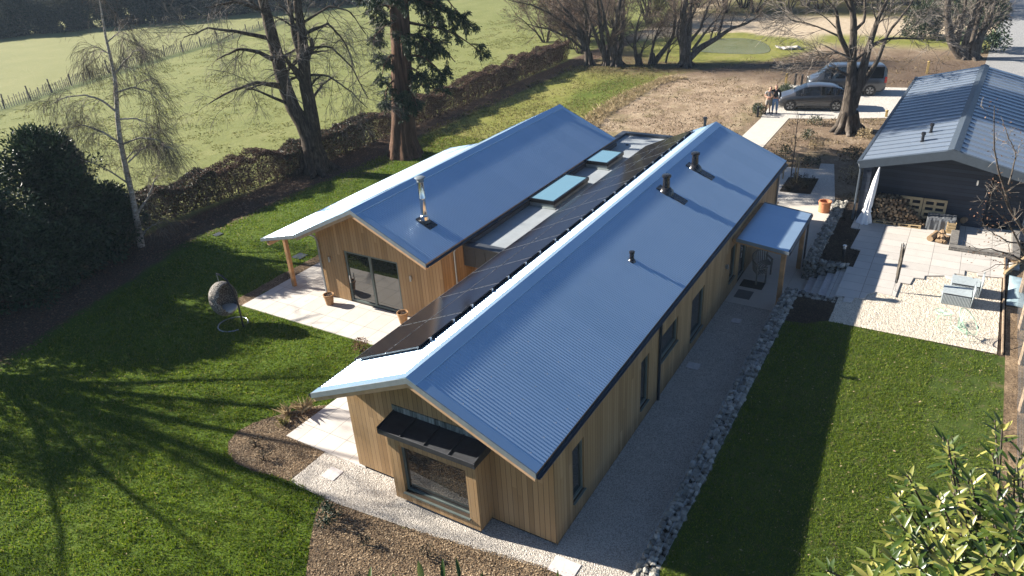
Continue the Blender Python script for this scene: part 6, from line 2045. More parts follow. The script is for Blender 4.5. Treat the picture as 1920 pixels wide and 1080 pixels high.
WG = 'bare twiggy bushes of the wood edge'
WL = 'bare brown twiggy bush along the wood edge behind the pond'
tb = twig_bush('bare_bush', WL, 'bush', (66, 33), 6.0, WG, 10)
spots = [(61, 29, 1.0), (64, 30.5, .9), (70, 29.5, 1.05), (74, 27, 1.0), (78, 25, 1.05), (72, 33, 1.2), (79, 29, 1.2), (83, 25, 1.2), (83, 21, 1.0), (84, 17.5, .95), (84.5, 14, .9), (85, 10.5, .85), (86, 7, .85), (86.5, 3.5, .8), (88, 0, .8), (88, 20, 1.3), (90, 13, 1.25), (91, 7, 1.2), (92, 2, 1.1), (88, 26, 1.3), (57, 28.5, .8), (60, 33, .9), (96, 17, 1.4), (97, 9, 1.4), (98, 2, 1.3), (55, 26.5, .7)]
for i, (x, y, s_) in enumerate(spots):
    copy_tree(tb, (x, y, 0), i * 2.39, (s_ * random.uniform(.9, 1.15), s_ * random.uniform(.9, 1.15), s_ * random.uniform(.8, 1.1)))
gb = bush('green_bush', 'dark green bush between the lane and the multi-stemmed tree', 'bush', (63.5, -6.1), 1.6, 1.6, 4.2, 6000, 90, 0.22, 'evergreen_leaf', 21, None, .5)
bush('green_bush', 'rounded green bush on the bank left of the multi-stemmed tree', 'bush', (69, -1.4), 1.8, 1.6, 2.6, 5000, 70, 0.2, 'ivy_leaf', 22, None, .5)
bush('green_bush', 'yellow green sallow bush behind the coppiced trees', 'bush', (72, 24.5), 1.3, 1.3, 3.4, 3500, 60, 0.2, 'dry_blade', 23, None, .5)
for i, (x, y) in enumerate(((82, -3.5), (85, -4.5), (90, -5))):
    bush('green_bush', ['low green bush at the head of the pale slope', 'second low green bush at the head of the pale slope, nearer the lane', 'green bush on the left verge of the lane far back'][i], 'bush', (x, y), 2.2, 2.0, 3.2, 3500, 60, 0.25, 'ivy_leaf', 24 + i, None, .6)

HG = 'hedgerow bushes along the far side of the pasture'
HL = 'hazy dark bush of the hedgerow along the far side of the pasture'
hb = bush('hedgerow_bush', HL, 'bush', (60, 109), 3.0, 2.6, 4.2, 12000, 170, 0.3, 'hedge_bush', 51, HG, .7, stems=10, inner=.15)
line = [(44, 121), (47, 118.5), (50, 116.5), (53, 114.5), (56, 112), (63, 106), (66, 103.5), (69, 101.5), (72, 99.5), (75, 97), (78, 94.5), (81, 92), (84, 89), (87, 86), (90, 83), (93, 79), (96, 75)]
for i, (x, y) in enumerate(line):
    s_ = [1.0, .8, 1.25, .9, 1.1, 1.3, .85, 1.15, 1.35, .95, 1.2][i % 11]
    copy_tree(hb, (x, y, 0), i * 1.7, (1.05, 1.05, s_))
HG2 = 'second hedgerow beyond the far pasture'
HL2 = 'hazy dark bush of the second hedgerow beyond the far pasture'
for i in range(16):
    u = i / 15
    copy_tree(hb, (66 + 40 * u, 172 - 62 * u, 0), i * 2.1, (1.3, 1.3, [1.3, 1.0, 1.6, 1.1][i % 4]), HL2, HG2)
tt = copy_tree(tb, (62, 108, 0), .5, (1.4, 1.4, 1.5), 'taller bare bush rising out of the far hedgerow', 'x')
del tt['group']
tt['category'] = 'bush'
copy_tree(tb, (78, 95, 0), 1.5, (1.3, 1.3, 1.3), 'bare bush in the far hedgerow near the blue trailer', None)['group'] = 'taller bushes in the far hedgerow'
tt['group'] = 'taller bushes in the far hedgerow'

# paling fence across the pasture
pf = empty('paling_fence', (36, 70, 0), label='long thin paling fence crossing the pasture', cat='fence')
fp = np.array([(8, 57.5), (20.35, 63.6), (23.47, 64.8), (29.93, 68.1), (37.15, 71.2), (44.57, 73.1), (52.5, 74.5), (62, 77), (74, 79.5)])
dd = np.concatenate([[0], np.cumsum(np.linalg.norm(np.diff(fp, axis=0), axis=1))])
fx = lambda s_: (float(np.interp(s_, dd, fp[:, 0])), float(np.interp(s_, dd, fp[:, 1])))
pl = MB()
for s_ in np.arange(0, dd[-1], 0.28):
    x, y = fx(s_)
    pl.beam((x, y, 0), (x + random.gauss(0, .05), y, random.uniform(.65, 1.05)), 0.07, 0.03)
for hh in (.3, .7):
    pl.tube([(*fx(s_), hh) for s_ in np.arange(0, dd[-1], 1.5)], 0.008, 3)
pl.build('paling', 'weathered_paling', pf)
for s_ in np.arange(2, dd[-1], 3.0):
    x, y = fx(s_)
    MB().beam((x, y, -.05), (x + random.gauss(0, .08), y, random.uniform(1.1, 1.4)), 0.09, 0.09).build('post', 'weathered_paling', pf)

# big bare tree past the left edge: its limbs' shadows fan out over the lawn
c = np.array([-3.4, 25.6, 0.0])
t = empty('bare_tree', tuple(c), label='large spreading bare tree past the left edge, shading the lawn', cat='tree')
fan = [(-.95, .55, .16), (-.62, .9, .2), (-.3, 1.15, .24), (.02, 1.3, .26), (.3, 1.1, .22), (.58, .8, .18), (.85, .5, .14), (-.15, .75, .16), (.45, 1.25, .15), (-.5, 1.3, .15)]
P = np.empty((len(fan), 12, 3)); R = np.empty((len(fan), 12))
side = np.array([0.985, 0.174, 0])
for i, (sx, up_, r0) in enumerate(fan):
    p = c + np.array([0, 0, -.05]); d = np.array([0, 0, 1.0])
    for k in range(12):
        P[i, k] = p
        if k >= 3:
            tgt = side * sx * 0.95 + np.array([0, 0, up_]) + np.array([.174, -.985, 0]) * rng.uniform(-.25, .25)
            d = d * .55 + tgt * .45 + rng.normal(0, .07, 3)
            d /= np.linalg.norm(d)
        p = p + d * (0.95 if k < 3 else 1.05)
    R[i] = np.concatenate([np.linspace(.36, .30, 3), np.linspace(r0 * .8, .025, 9)])
add_tubes(MB(), P, R, 8).build('trunk', 'bark_brown', t, smooth='all')
k2 = kids(P, R, 9, 0.6, 2.4, K=6, rfac=.42, t0=.35, rmin=.018)
k3 = kids(*k2, 5, .6, 1.2, K=5, rfac=.5, rmin=.012)
k4 = kids(*k3, 4, .55, .6, K=4, rfac=.6, rmin=.009)
tw = MB()
for q in (k2, k3, k4): add_tubes(tw, *q, 3)
tw.build('branches', 'twig_brown', t)

# ---- bare twigs with shrivelled leaves at the right edge
TR['edge'] = ((16.0, -10.6), [[(-0.3, -.1, .09), (-0.5, 0.4, .08), (-0.8, 0.98, .07), (-1.6, 1.6, .06), (-2.54, 2.9, .05), (-3.40, 3.95, .04), (-4.12, 5.29, .025), (-4.47, 6.40, .015), (-4.58, 7.14, .008)],
    [(-2.36, 2.14, .04), (-3.22, 3.26, .025), (-3.87, 3.98, .015), (-4.55, 4.52, .008)], [(-3.40, 3.95, .03), (-4.18, 4.90, .015), (-4.55, 5.16, .008)], [(-1.96, 1.9, .04), (-3.03, 2.54, .025), (-3.73, 2.77, .015), (-4.18, 2.6, .008)],
    [(-3.97, 4.97, .025), (-3.78, 5.74, .015), (-4.06, 6.52, .008)], [(-2.67, 2.9, .03), (-3.29, 3.0, .02), (-4.07, 3.49, .012), (-4.51, 4.02, .008)], [(-1.4, 1.6, .035), (-2.5, 2.2, .02), (-3.2, 2.1, .012), (-3.56, 1.9, .008)]])
te = bare_tree('edge', 'bare_tree', 'thin twiggy tree with shrivelled brown leaves at the right edge', 'tree', 'bark_grey', 'shoot_pale',
          [k1(n=6, ang=0.8, length=0.7, K=6, wob=.2, rfac=.4, rmin=.006), k1(n=4, ang=.7, length=.35, K=4, wob=.2, rfac=.6, rmin=.004)], depth=0.7, seed=4, root=False)
P, R = limbs('edge', 0.7, seed=4)
i = rng.integers(0, 7, 260); j = rng.integers(7, 14, 260)
p = P[i, j] + rng.normal(0, .16, (260, 3))
MB().quads(leaves(p, rng.normal(size=p.shape), .07, .035)).build('crown', 'dead_leaf', te)

# ---- foreground evergreen magnolia, its crown just below the camera
MAG = [(-5.68,-6.46,9.65),(-6.09,-6.17,9.72),(-6.40,-6.00,9.62),(-6.11,-6.40,9.72),(-5.81,-6.57,9.49),(-6.37,-6.31,9.69),(-6.68,-6.15,9.76),(-6.49,-6.43,9.72),(-6.81,-6.49,9.82),(-6.76,-6.30,9.69),(-6.49,-6.16,9.37),(-6.89,-6.01,9.67),(-6.50,-5.99,9.20),(-7.14,-6.36,9.87),(-7.11,-6.23,9.74),(-7.01,-6.12,9.54),(-6.74,-6.07,9.23),(-7.24,-6.46,9.93),(-7.06,-5.71,9.34),(-7.10,-5.92,9.43),(-6.01,-6.42,9.19),(-5.56,-6.60,9.15),(-5.52,-6.32,9.15),(-6.13,-6.23,9.02),(-6.41,-6.61,9.38),(-6.32,-6.44,9.29),(-7.27,-6.23,9.71),(-7.32,-6.40,9.83),(-6.38,-6.60,9.74),(-6.89,-6.61,9.75)]
MAG2 = [(-8.21,-3.78,9.46),(-8.10,-3.83,9.37),(-7.98,-3.86,9.30),(-8.29,-3.73,9.44),(-8.37,-3.50,9.41),(-7.83,-4.43,9.38),(-8.02,-4.03,9.31),(-8.25,-3.59,9.29),(-7.97,-4.26,9.35)]
def big_leaf(mb, base, d, up, L, Wd, curl):
    """long leaf blade with a fold along its midrib"""
    d = d.normalized(); s = d.cross(up).normalized(); u = s.cross(d)
    v = []
    n = 6
    for i in range(n + 1):
        t_ = i / n
        w = Wd * math.sin(PI * min(1, t_ * 0.93 + 0.05)) ** 0.8
        c = base + d * (L * t_) - u * (curl * L * t_ * t_)
        for q in (-1, 0, 1):
            v.append(tuple(c + s * (q * w / 2) + u * (abs(q) * w * 0.18)))
    f = []
    for i in range(n):
        for q in (0, 1):
            f.append((i * 3 + q, i * 3 + q + 1, (i + 1) * 3 + q + 1, (i + 1) * 3 + q))
    mb.add(v, f)
def magnolia(tips, root, crown, label, dens, L0):
    t = empty('magnolia_tree', (root[0], root[1], 0), label=label, cat='evergreen tree')
    tr_, lf = MB(), MB()
    R0 = Vector(crown)
    tr_.tube([(root[0], root[1], -.05), (root[0] + .1, root[1] + .05, 3), (root[0], root[1], 6), tuple(R0)], [.16, .13, .09, .05], 8)
    r_ = random.Random(5)
    for p in tips:
        p = Vector(p)
        mid = R0.lerp(p, .5) + Vector((r_.uniform(-.1, .1), r_.uniform(-.1, .1), -.12))
        tr_.tube([tuple(R0), tuple(mid), tuple(p)], [.018, .009, .005], 5)
        ax = (p - mid).normalized() + Vector((0, 0, .5))
        ax.normalize()
        for w in range(dens):
            a = w * 2.4 + r_.uniform(-.3, .3)
            lvl = w / dens
            pr_ = ax.orthogonal().normalized()
            pr_ = Matrix.Rotation(a, 3, ax) @ pr_
            d = ax * (0.9 - 1.1 * lvl + r_.uniform(-.2, .2)) + pr_ * 0.9
            b0 = p - ax * (0.02 + 0.20 * lvl)
            big_leaf(lf, b0, d, ax, L0 * r_.uniform(.7, 1.2), L0 * .25 * r_.uniform(.8, 1.15), r_.uniform(-.05, .3))
    tr_.build('trunk', 'bark_grey', t)
    lf.build('crown', 'magnolia_leaf', t, smooth='all')
_r = random.Random(8)
MAGX = list(MAG)
for j, (x, y, z) in enumerate(MAG):
    if j in (18, 19): continue
    for _ in range(4):
        a_, b_ = _r.uniform(-.05, .42), _r.uniform(-.15, .15)
        MAGX.append((x + RT3[0] * a_ + FW3[0] * b_, y + RT3[1] * a_ + FW3[1] * b_, z - _r.uniform(.03, .4)))
magnolia(MAGX, (-5.6, -7.4), (-6.0, -6.8, 8.4), 'evergreen tree with long glossy yellow green leaves in the near right corner', 12, 0.105)
magnolia([(x, y, z - .10) for x, y, z in MAG2], (-8.9, -3.3), (-8.3, -3.75, 8.8), 'evergreen tree just below the frame showing only a few upright leaf tips', 5, 0.13)

# ---- small planting
def tuft(name, loc, h, n, m, label, cat, r=.045, w=.012, group=None):
    X = loc[0] + rng.normal(0, r, n); Y = loc[1] + rng.normal(0, r, n)
    o = MB().quads(blades(X, Y, np.full(n, loc[2]), h, w, 1.1)).build(name, m)
    return tag(o, label, cat, group)
tuft('grass_clump', (0.75, 9.25, .006), .30, 70, 'straw_blade', 'pale feathery grass clump at the upper end of the small bed', 'grass plant')
tuft('grass_clump', (1.10, 8.85, .006), .36, 80, 'straw_blade', 'taller feathery grass clump nearest the patio', 'grass plant')
tuft('grass_clump', (0.35, 8.95, .006), .22, 60, 'dry_blade', 'short yellowish grass clump in the middle of the small bed', 'grass plant')
bush('garden_shrub', 'small dark green shrub at the left end of the big bed', 'shrub', (-1.85, 5.2), .26, .26, .34, 500, 30, .07, 'evergreen_leaf', 61, None, .1, stems=3)
for i, (x, y) in enumerate(((-2.0, 3.9), (-2.9, 3.2), (-1.6, 2.4), (-0.7, 8.9), (-1.0, 8.3))):
    bush('garden_shrub', ['tiny grey green plant in the middle of the big bed', 'tiny grey green plant at the front of the big bed', 'tiny grey green plant near the path edge of the big bed', 'tiny plant at the round end of the small bed', 'tiny plant at the lawn side of the small bed'][i], 'shrub', (x, y), .14, .14, .16, 160, 12, .05, 'heather', 62 + i, None, .07, stems=2)
bush('garden_shrub', 'little red leaved shrub at the patio corner behind the solar panels', 'shrub', (4.35, 9.55), .25, .25, .32, 500, 30, .06, 'dead_leaf', 70, None, .1, stems=3)
for i in range(22):
    x, y = 24.5 + random.uniform(.1, 2.0), -0.35 + random.uniform(.0, 1.0)
    bush('heather_plant', 'low heather plant in the square dark bed', 'plant', (x, y), .16, .16, .16, 90, 10, .06, 'heather', 80 + i, 'heather plants in the square bed', .08, stems=1)
for i, (x, y, r_) in enumerate(((27.5, -1.9, .5), (30.6, -1.4, .45), (28.6, .3, .35), (31.5, .6, .4), (33.5, 1.4, .35), (30.2, 1.9, .3), (34.5, -1.5, .4), (36.6, 1.6, .4))):
    bush('soil_shrub', 'small dark shrub dotted over the dry soil by the drive tree', 'shrub', (x, y), r_, r_, r_ * .9, 350, 25, .09, 'ivy_leaf' if i % 3 else 'straw_blade', 110 + i, 'small shrubs on the dry soil', .15, stems=2)
bush('low_hedge', 'low green hedge strip beside the parked hatchback', 'hedge', (42.6, 4.95), 2.9, .35, .5, 3000, 120, .1, 'ivy_leaf', 131, None, .2, stems=8)
bush('low_hedge', 'low green shrub behind the black path light', 'shrub', (37.9, 5.35), .7, .3, .5, 800, 30, .1, 'ivy_leaf', 132, None, .18, stems=3)

# staked sapling
sp = empty('sapling', (26.0, 0.7, 0.02), label='thin young tree tied between three stakes in the square bed', cat='young tree')
P = np.array([[(26.0, .7, 0), (26.02, .71, .8), (25.98, .68, 1.6), (26.03, .72, 2.4), (26.0, .7, 3.3)]]); R = np.array([[.03, .026, .022, .016, .008]])
add_tubes(MB(), P, R, 6).build('trunk', 'bark_grey', sp)
tw = MB(); q = kids(P, R, 16, .6, .8, K=5, up=.06, rfac=.4, t0=.4, rmin=.006); add_tubes(tw, *q, 3); add_tubes(tw, *kids(*q, 3, .5, .3, K=4, rfac=.6, rmin=.004), 3)
tw.build('branches', 'twig_brown', sp)
for i, (x, y) in enumerate(((25.74, .36), (26.2, .55), (26.13, 1.1))):
    tag(MB().tube([(x, y, 0), (x, y, 1.3)], .035, 7).build('tree_stake', 'pine'), ['wooden stake on the house side of the sapling', 'wooden stake on the drive side of the sapling', 'wooden stake on the walkway side of the sapling'][i], 'stake', 'stakes round the sapling')

# ------------------------------------------------------------------ vehicles
def sm(x, xs, ys, k=0.10):
    """interpolate with softened corners"""
    o = np.linspace(-k, k, 7)
    return np.mean([np.interp(np.asarray(x) + d, xs, ys) for d in o], 0)

def vehicle(name, label, cat, group, loc, rz, L, hw, prof, paint, wheels, wr, glass_x, lights):
    """prof: dict of control arrays along x (rear to front): zb, belt, top, half top width factor"""
    t = empty(name, loc, rz, label=label, cat=cat, group=group)
    xs = np.linspace(-L / 2, L / 2, 46)
    X = prof['x']
    zb, belt, top = sm(xs, X, prof['zb'], .05), sm(xs, X, prof['belt']), sm(xs, X, prof['top'])
    wt = sm(xs, X, prof['wt']) * hw
    plan = hw * (1 - 0.13 * np.clip((np.abs(xs) - L / 2 + 0.75) / 0.75, 0, 1) ** 2.4)
    rows = []
    for i in range(len(xs)):
        w, b_, tp, z0 = plan[i], belt[i], top[i], zb[i]
        wtt = min(wt[i], w * .97)
        mid = z0 + (b_ - z0) * .55
        r = [(0, z0), (w * .86, z0), (w * .97, z0 + .10), (w, mid), (w * .985, b_ - .07), (w * .95, b_), (wtt + (w * .95 - wtt) * .06, tp - (tp - b_) * .09 - .004), (wtt * .86, tp - .012), (wtt * .45, tp), (0, tp + .006)]
        rows.append(r)
    n = len(rows[0])
    full = [[(xs[i], y, z) for y, z in r] + [(xs[i], -y, z) for y, z in r[::-1][1:-1]] for i, r in enumerate(rows)]
    m = len(full[0])
    body, side, scr, back = MB(), MB(), MB(), MB()
    allv = [p for r in full for p in r]
    ga, gb, sa, sb_, ra, rb = glass_x
    bf, sf, wf, rf = [], [], [], []
    for i in range(len(xs) - 1):
        xm = (xs[i] + xs[i + 1]) / 2
        for k in range(m):
            f = (i * m + k, i * m + (k + 1) % m, (i + 1) * m + (k + 1) % m, (i + 1) * m + k)
            kk = k if k < n - 1 else m - 1 - k
            bf.append(f[::-1])
            tall = top[i] - belt[i] > .12
            if kk == 5 and ga < xm < gb and tall: 
                if not any(abs(xm - p_) < .045 for p_ in prof['pillars']): sf.append(f[::-1])
            if kk in (6, 7, 8) and sa < xm < sb_: wf.append(f[::-1])
            if kk in (6, 7, 8) and ra < xm < rb: rf.append(f[::-1])
    bf += [tuple(range(m)), tuple(reversed(range((len(xs) - 1) * m, len(xs) * m)))]
    body.add(allv, bf)
    bo = body.build('body', paint, t, smooth=True, local=True)
    c = Vector((0, 0, 0.8))
    def glassmesh(nm, fs):
        if not fs: return
        g = MB()
        for f in fs:
            P = [Vector(allv[i]) for i in f]
            nn = (P[1] - P[0]).cross(P[2] - P[0])
            if nn.length < 1e-9: nn = (P[2] - P[0]).cross(P[3] - P[0])
            nn.normalize()
            cen = sum(P, Vector()) / 4
            if nn.dot(cen - c) < 0: nn = -nn
            q = [p + nn * .006 for p in P]
            g.add([tuple(p) for p in q], [(0, 1, 2, 3)])
        g.build(nm, 'car_glass', t, smooth='all', local=True)
    glassmesh('side_window', [f for f in sf if allv[f[0]][1] > 0])
    glassmesh('side_window', [f for f in sf if allv[f[0]][1] < 0])
    glassmesh('windscreen', wf)
    glassmesh('rear_window', rf)
    for wx in wheels:
        for sg in (1, -1):
            y = sg * (hw - .10)
            a = MB()
            pts = 22
            v = [(wx + (wr + .05) * math.cos(2 * PI * k / pts), sg * (hw * 1.0 + .003), wr + (wr + .05) * math.sin(2 * PI * k / pts)) for k in range(pts)]
            v2 = [(p[0], sg * (hw - .25), p[2]) for p in v]
            a.add(v + v2, [tuple(range(pts))] + [(k, (k + 1) % pts, pts + (k + 1) % pts, pts + k) for k in range(pts)])
            a.build('wheel_arch', 'black_plastic', t, local=True)
            wmb = MB()
            prf = [(wr * .66, -.11), (wr * .95, -.11), (wr, -.08), (wr, .08), (wr * .95, .105), (wr * .70, .112)]
            sgm = 26
            v, f = [], []
            for rr, yy in prf:
                for k in range(sgm):
                    an = 2 * PI * k / sgm
                    v.append((wx + rr * math.cos(an), y + sg * yy + sg * .012, wr + rr * math.sin(an)))
            for q in range(len(prf) - 1):
                for k in range(sgm):
                    f.append((q * sgm + k, q * sgm + (k + 1) % sgm, (q + 1) * sgm + (k + 1) % sgm, (q + 1) * sgm + k))
            wmb.add(v, f)
            wo = wmb.build('wheel', 'rubber', t, smooth=True, local=True)
            ORG[wo.name] = Vector((0, 0, 0))
            rm = MB()
            yo = y + sg * .108
            rm.cur = 1
            rm.add([(wx + wr * .70 * math.cos(2 * PI * k / sgm), y + sg * .09, wr + wr * .70 * math.sin(2 * PI * k / sgm)) for k in range(sgm)], [tuple(range(sgm))])
            rm.cur = 0
            for k in range(5):
                an = k * 2 * PI / 5 + .3
                for da in (-.16, .16):
                    rm.beam((wx + .05 * math.cos(an), yo, wr + .05 * math.sin(an)), (wx + wr * .70 * math.cos(an + da), yo, wr + wr * .70 * math.sin(an + da)), .045, .02, up=(0, 1, 0))
            for k in range(sgm):
                a0, a1 = 2 * PI * k / sgm, 2 * PI * (k + 1) / sgm
                rm.add([(wx + r_ * math.cos(q), yo + sg * .002, wr + r_ * math.sin(q)) for r_, q in ((wr * .66, a0), (wr * .74, a0), (wr * .74, a1), (wr * .66, a1))], [(0, 1, 2, 3)])
            rm.build('rim', ['rim', 'black_plastic'], wo, local=True)
    for nm, mt, bxs in lights:
        for (x0, x1, y0, y1, z0, z1) in bxs:
            MB().box(x0, x1, y0, y1, z0, z1).build(nm, mt, t, local=True, bevel=.02)
    # door seams and sill strip, mirrors, handles
    for sg in (1, -1):
        for px in prof['doors']:
            i = int(np.argmin(np.abs(xs - px)))
            s_ = MB()
            s_.beam((px, sg * (hw + .001), zb[i] + .12), (px, sg * (hw * .99 + .001), belt[i] - .06), .012, .008, up=(0, 1, 0))
            s_.build('door_seam', 'black_plastic', t, local=True)
        MB().beam((wheels[0] + wr + .1, sg * hw * .985, zb[20] + .03), (wheels[1] - wr - .1, sg * hw * .985, zb[20] + .03), .03, .10).build('sill', 'black_plastic', t, local=True)
        mx = prof['mirror']
        mm = MB()
        mm.box(mx - .07, mx + .07, sg * hw + (.02 if sg > 0 else -.20), sg * hw + (.20 if sg > 0 else -.02), belt[22] + .02, belt[22] + .16)
        mm.build('mirror', paint if name == 'van' else 'black_plastic', t, local=True, bevel=.03)
        for px in prof['doors'][:2]:
            MB().box(px + .08, px + .24, sg * hw * 1.0 - .01, sg * hw * 1.0 + .012, belt[20] - .17, belt[20] - .135).build('handle', paint, t, local=True, bevel=.008)
    return t

H = math.atan2(2.52, -.68)
ev = dict(x=[-2.13, -2.05, -1.75, -1.2, -.3, .35, 1.05, 1.35, 1.9, 2.07, 2.13], zb=[.36, .26, .22, .2, .2, .2, .2, .22, .24, .3, .4],
          belt=[.72, .92, 1.02, 1.02, 1.0, .97, .95, .92, .80, .66, .56], top=[.80, 1.02, 1.32, 1.51, 1.57, 1.53, 1.22, 1.03, .86, .72, .60], wt=[.80, .76, .70, .70, .71, .71, .72, .76, .78, .78, .75],
          pillars=[-.38, .62, -1.22], doors=[-1.1, -.38, .68], mirror=.72)
fl = Vector((39.39, 3.64, 0)); rl = Vector((40.07, 1.12, 0))
nrm_ = Vector((math.sin(H), -math.cos(H), 0))
c0 = (fl + rl) / 2 + nrm_ * .90
vehicle('hatchback', 'dark grey five door hatchback parked beside the two people', 'car', 'vehicles on the driveway', (c0.x, c0.y, .014), H, 4.26, .905, ev, 'car_grey', (-1.385, 1.385), .345, (-1.72, 1.05, .40, 1.22, -2.04, -1.45),
        [('headlight', 'headlight', [(1.93, 2.06, .50, .80, .68, .80), (1.93, 2.06, -.80, -.50, .68, .80)]), ('tail_light', 'tail_red', [(-2.09, -1.98, .45, .82, .86, .98), (-2.09, -1.98, -.82, -.45, .86, .98)])])
vn_ = dict(x=[-2.45, -2.40, -2.25, -1.5, .6, 1.15, 1.55, 1.9, 2.3, 2.42, 2.45], zb=[.42, .30, .24, .22, .22, .22, .22, .24, .26, .34, .45],
           belt=[1.05, 1.15, 1.15, 1.15, 1.15, 1.13, 1.10, 1.06, .98, .82, .70], top=[1.55, 1.86, 1.95, 1.98, 1.97, 1.92, 1.55, 1.22, 1.06, .90, .76], wt=[.80, .80, .80, .81, .81, .80, .77, .78, .80, .80, .76],
           pillars=[-.95, .15, 1.1], doors=[-.95, .1, 1.12], mirror=1.15)
rw_ = Vector((44.89, -.27, 0))
hd = Vector((math.cos(H), math.sin(H), 0))
c1 = rw_ + hd * 1.5 + nrm_ * .95
vehicle('van', 'dark blue grey van parked behind the hatchback and the pollarded tree', 'van', 'vehicles on the driveway', (c1.x, c1.y, .014), H, 4.9, .95, vn_, 'van_grey', (-1.5, 1.5), .345, (-2.2, 1.45, 1.02, 1.78, -2.44, -2.36),
        [('headlight', 'headlight', [(2.22, 2.40, .50, .86, .78, .95), (2.22, 2.40, -.86, -.50, .78, .95)]), ('tail_light', 'tail_red', [(-2.47, -2.33, .76, .90, .85, 1.25), (-2.47, -2.33, -.90, -.76, .85, 1.25)])])
bt = empty('blue_trailer', (88, 88, 0), rz=rad(-45), label='blue covered trailer parked at the top of the pasture', cat='trailer')
q = MB().box(-2.2, 2.2, -.95, .95, .6, 2.2); q.build('body', 'blue_paint', bt, local=True, bevel=.15)
for x in (-1, 1):
    for y in (-.85, .85):
        w_ = MB(); w_.tube([(x, y - .1, .38), (x, y + .1, .38)], .38, 14); w_.build('wheel', 'rubber', bt, local=True)

# ------------------------------------------------------------------ the two people
def skin_obj(name, pts, edges, m, parent, sub=2, root=0):
    me = bpy.data.meshes.new(name)
    me.from_pydata([p[:3] for p in pts], edges, [])
    o = bpy.data.objects.new(name, me)
    COL.objects.link(o)
    o.parent = parent
    me.materials.append(MT[m])
    md = o.modifiers.new('skin', 'SKIN')
    md.use_smooth_shade = True
    if not me.skin_vertices:
        bpy.context.view_layer.objects.active = o
        bpy.ops.mesh.customdata_skin_add()
    for i, p in enumerate(pts):
        r = p[3]
        me.skin_vertices[0].data[i].radius = (r, p[4] if len(p) > 4 else r)
    me.skin_vertices[0].data[root].use_root = True
    s_ = o.modifiers.new('sub', 'SUBSURF'); s_.levels = sub; s_.render_levels = sub
    return o

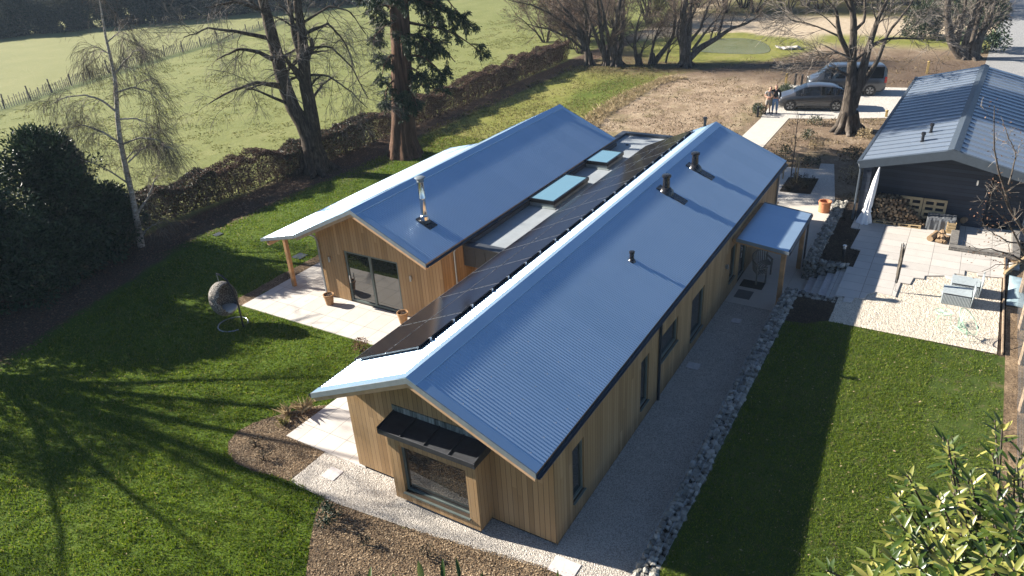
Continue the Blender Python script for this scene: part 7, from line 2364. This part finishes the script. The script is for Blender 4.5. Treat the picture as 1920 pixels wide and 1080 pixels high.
def person(loc, rz, h, label, top_m, leg_m, legs_long, armL, armR, headtilt, hair_m, sleeve_long, group='couple on the drive'):
    """local x to the viewer's right, -y towards the viewer; armL/armR: shoulder, elbow, wrist, hand tip"""
    k = h / 1.75
    t = empty('person', loc, rz, label=label, cat='person', group=group)
    S = lambda p: tuple(v * k for v in p)
    pts, ed = [], []
    def add(p, par=None):
        pts.append(S(p)); i = len(pts) - 1
        if par is not None: ed.append((par, i))
        return i
    pel = add((0, 0, .95, .135, .11))
    wai = add((0, 0, 1.10, .125, .10), pel)
    che = add((0, .01, 1.30, .15, .11), wai)
    shb = add((0, .01, 1.43, .09, .08), che)
    nek = add((headtilt * .02, 0, 1.50, .055), shb)
    hd0 = add((headtilt * .05, -.01, 1.585, .075, .085), nek)
    hd1 = add((headtilt * .08, -.005, 1.67, .082, .095), hd0)
    add((headtilt * .09, 0, 1.725, .055, .06), hd1)
    nose = add((headtilt * .06, -.115, 1.625, .014), hd0)
    for sg in (-1, 1):
        add((headtilt * .065 + sg * .088, .01, 1.635, .016, .022), hd0)
    for sg in (-1, 1):
        hip = add((sg * .095, 0, .88, .095), pel)
        kn = add((sg * .11, -.02, .50, .062), hip)
        an = add((sg * .12, .02, .09, .042), kn)
        add((sg * .14, -.13, .035, .035), an)
    hands = []
    for sg, arm in ((-1, armL), (1, armR)):
        sh = add((sg * .185, .01, 1.41, .062), shb)
        el = add((*arm[0], .045), sh)
        wr_ = add((*arm[1], .032), el)
        d = Vector(arm[2]) - Vector(arm[1])
        pm = add((*(Vector(arm[1]) + d * .45), .036, .02), wr_)
        sd_ = d.cross(Vector((0, 0.3, 1))).normalized()
        for j, ln_ in enumerate((.85, 1.0, .95, .78)):
            o_ = sd_ * ((j - 1.5) * .022)
            b_ = add((*(Vector(arm[1]) + d * .75 + o_), .010), pm)
            add((*(Vector(arm[1]) + d * (.75 + .45 * ln_) + o_ * 1.1 + Vector((0, -.01, -.01))), .008), b_)
        th = add((*(Vector(arm[1]) + d * .4 + sd_ * .045), .011), pm)
        add((*(Vector(arm[1]) + d * .75 + sd_ * .06), .009), th)
    skin_obj('body', pts, ed, 'skin', t, 2)
    # clothes: the same bones, a little fatter
    def garment(name, m, P, E, sub=2): return skin_obj(name, [S(p) for p in P], E, m, t, sub)
    P = [(0, 0, .93, .155, .125), (0, 0, 1.10, .145, .12), (0, .01, 1.30, .168, .13), (0, .01, 1.425, .11, .10)]
    E = [(0, 1), (1, 2), (2, 3)]
    for sg, arm in ((-1, armL), (1, armR)):
        P.append((sg * .185, .01, 1.41, .078)); a = len(P) - 1; E.append((3, a))
        if sleeve_long:
            P.append((*arm[0], .060)); E.append((a, a + 1))
            P.append((*(Vector(arm[0]).lerp(Vector(arm[1]), .93)), .046)); E.append((a + 1, a + 2))
        else:
            P.append((*(Vector((sg * .185, .01, 1.41)).lerp(Vector(arm[0]), .65)), .066)); E.append((a, a + 1))
    garment('top', top_m, P, E)
    P = [(0, 0, .97, .15, .122), (0, 0, .90, .15, .12)]; E = [(0, 1)]
    for sg in (-1, 1):
        P.append((sg * .10, 0, .80, .108)); a = len(P) - 1; E.append((1, a))
        P.append((sg * .112, -.02, .50, .082 if legs_long else .092)); E.append((a, a + 1))
        if legs_long:
            P.append((sg * .12, .015, .13, .064)); E.append((a + 1, a + 2))
    garment('jeans' if legs_long else 'shorts', leg_m, P, E)
    for sg in (-1, 1):
        garment('shoe', 'dark_shoe', [(sg * .12, .05, .05, .05), (sg * .13, -.06, .045, .048), (sg * .142, -.16, .035, .04)], [(0, 1), (1, 2)], 1)
    garment('hair', hair_m, [(headtilt * .06, .045, 1.63, .075, .07), (headtilt * .085, .02, 1.70, .085, .085), (headtilt * .095, .0, 1.745, .05, .06)], [(0, 1), (1, 2)], 2)
    ey = MB()
    for sg in (-1, 1):
        ey.lathe(S((headtilt * .07 + sg * .032, -.090, 1.645)), [(.012, 0), (.012, .012)], 6)
    ey.build('eyes', 'dark_shoe', t, local=True)
    mo = MB().box(*[v * k for v in (headtilt * .055 - .025, headtilt * .055 + .025, -.093, -.085, 1.575, 1.585)])
    mo.build('mouth', 'tail_red', t, local=True)
    return t
TH = rad(-77)
person((38.36, 4.86, .016), TH, 1.68, 'shorter person in grey t-shirt and shorts leaning on the other', 'grey_shirt', 'grey_shorts', False,
       ((-.25, -.06, 1.14), (-.02, -.22, 1.10), (.12, -.24, 1.13)), ((.26, -.05, 1.15), (.10, -.21, 1.07), (-.04, -.24, 1.06)), 1.0, 'skin_dark_hair', False)
person((38.46, 4.46, .016), TH, 1.80, 'taller person in black jumper and blue jeans with an arm round the other', 'black_jumper', 'denim', True,
       ((-.36, .12, 1.28), (-.50, .16, 1.30), (-.62, .08, 1.30)), ((.27, .03, 1.13), (.22, -.07, .90), (.19, -.09, .80)), -.4, 'skin_dark_hair', True)

# ------------------------------------------------------------------ air
hz = MB().box(-60, 330, -75, 330, -1.0, 20)
m = bpy.data.materials.new('haze')
m.use_nodes = True
nt = m.node_tree
nt.nodes.remove(nt.nodes["Principled BSDF"])
pv = nd(nt, 'ShaderNodeVolumePrincipled', {'Color': (0.62, 0.80, 1.0, 1), 'Density': 0.00027, 'Anisotropy': 0.0})
nt.links.new(pv.outputs[0], nt.nodes["Material Output"].inputs['Volume'])
MT['haze'] = m
tag(hz.build('haze', 'haze'), 'thin winter haze over the far pasture', 'haze', kind='stuff')
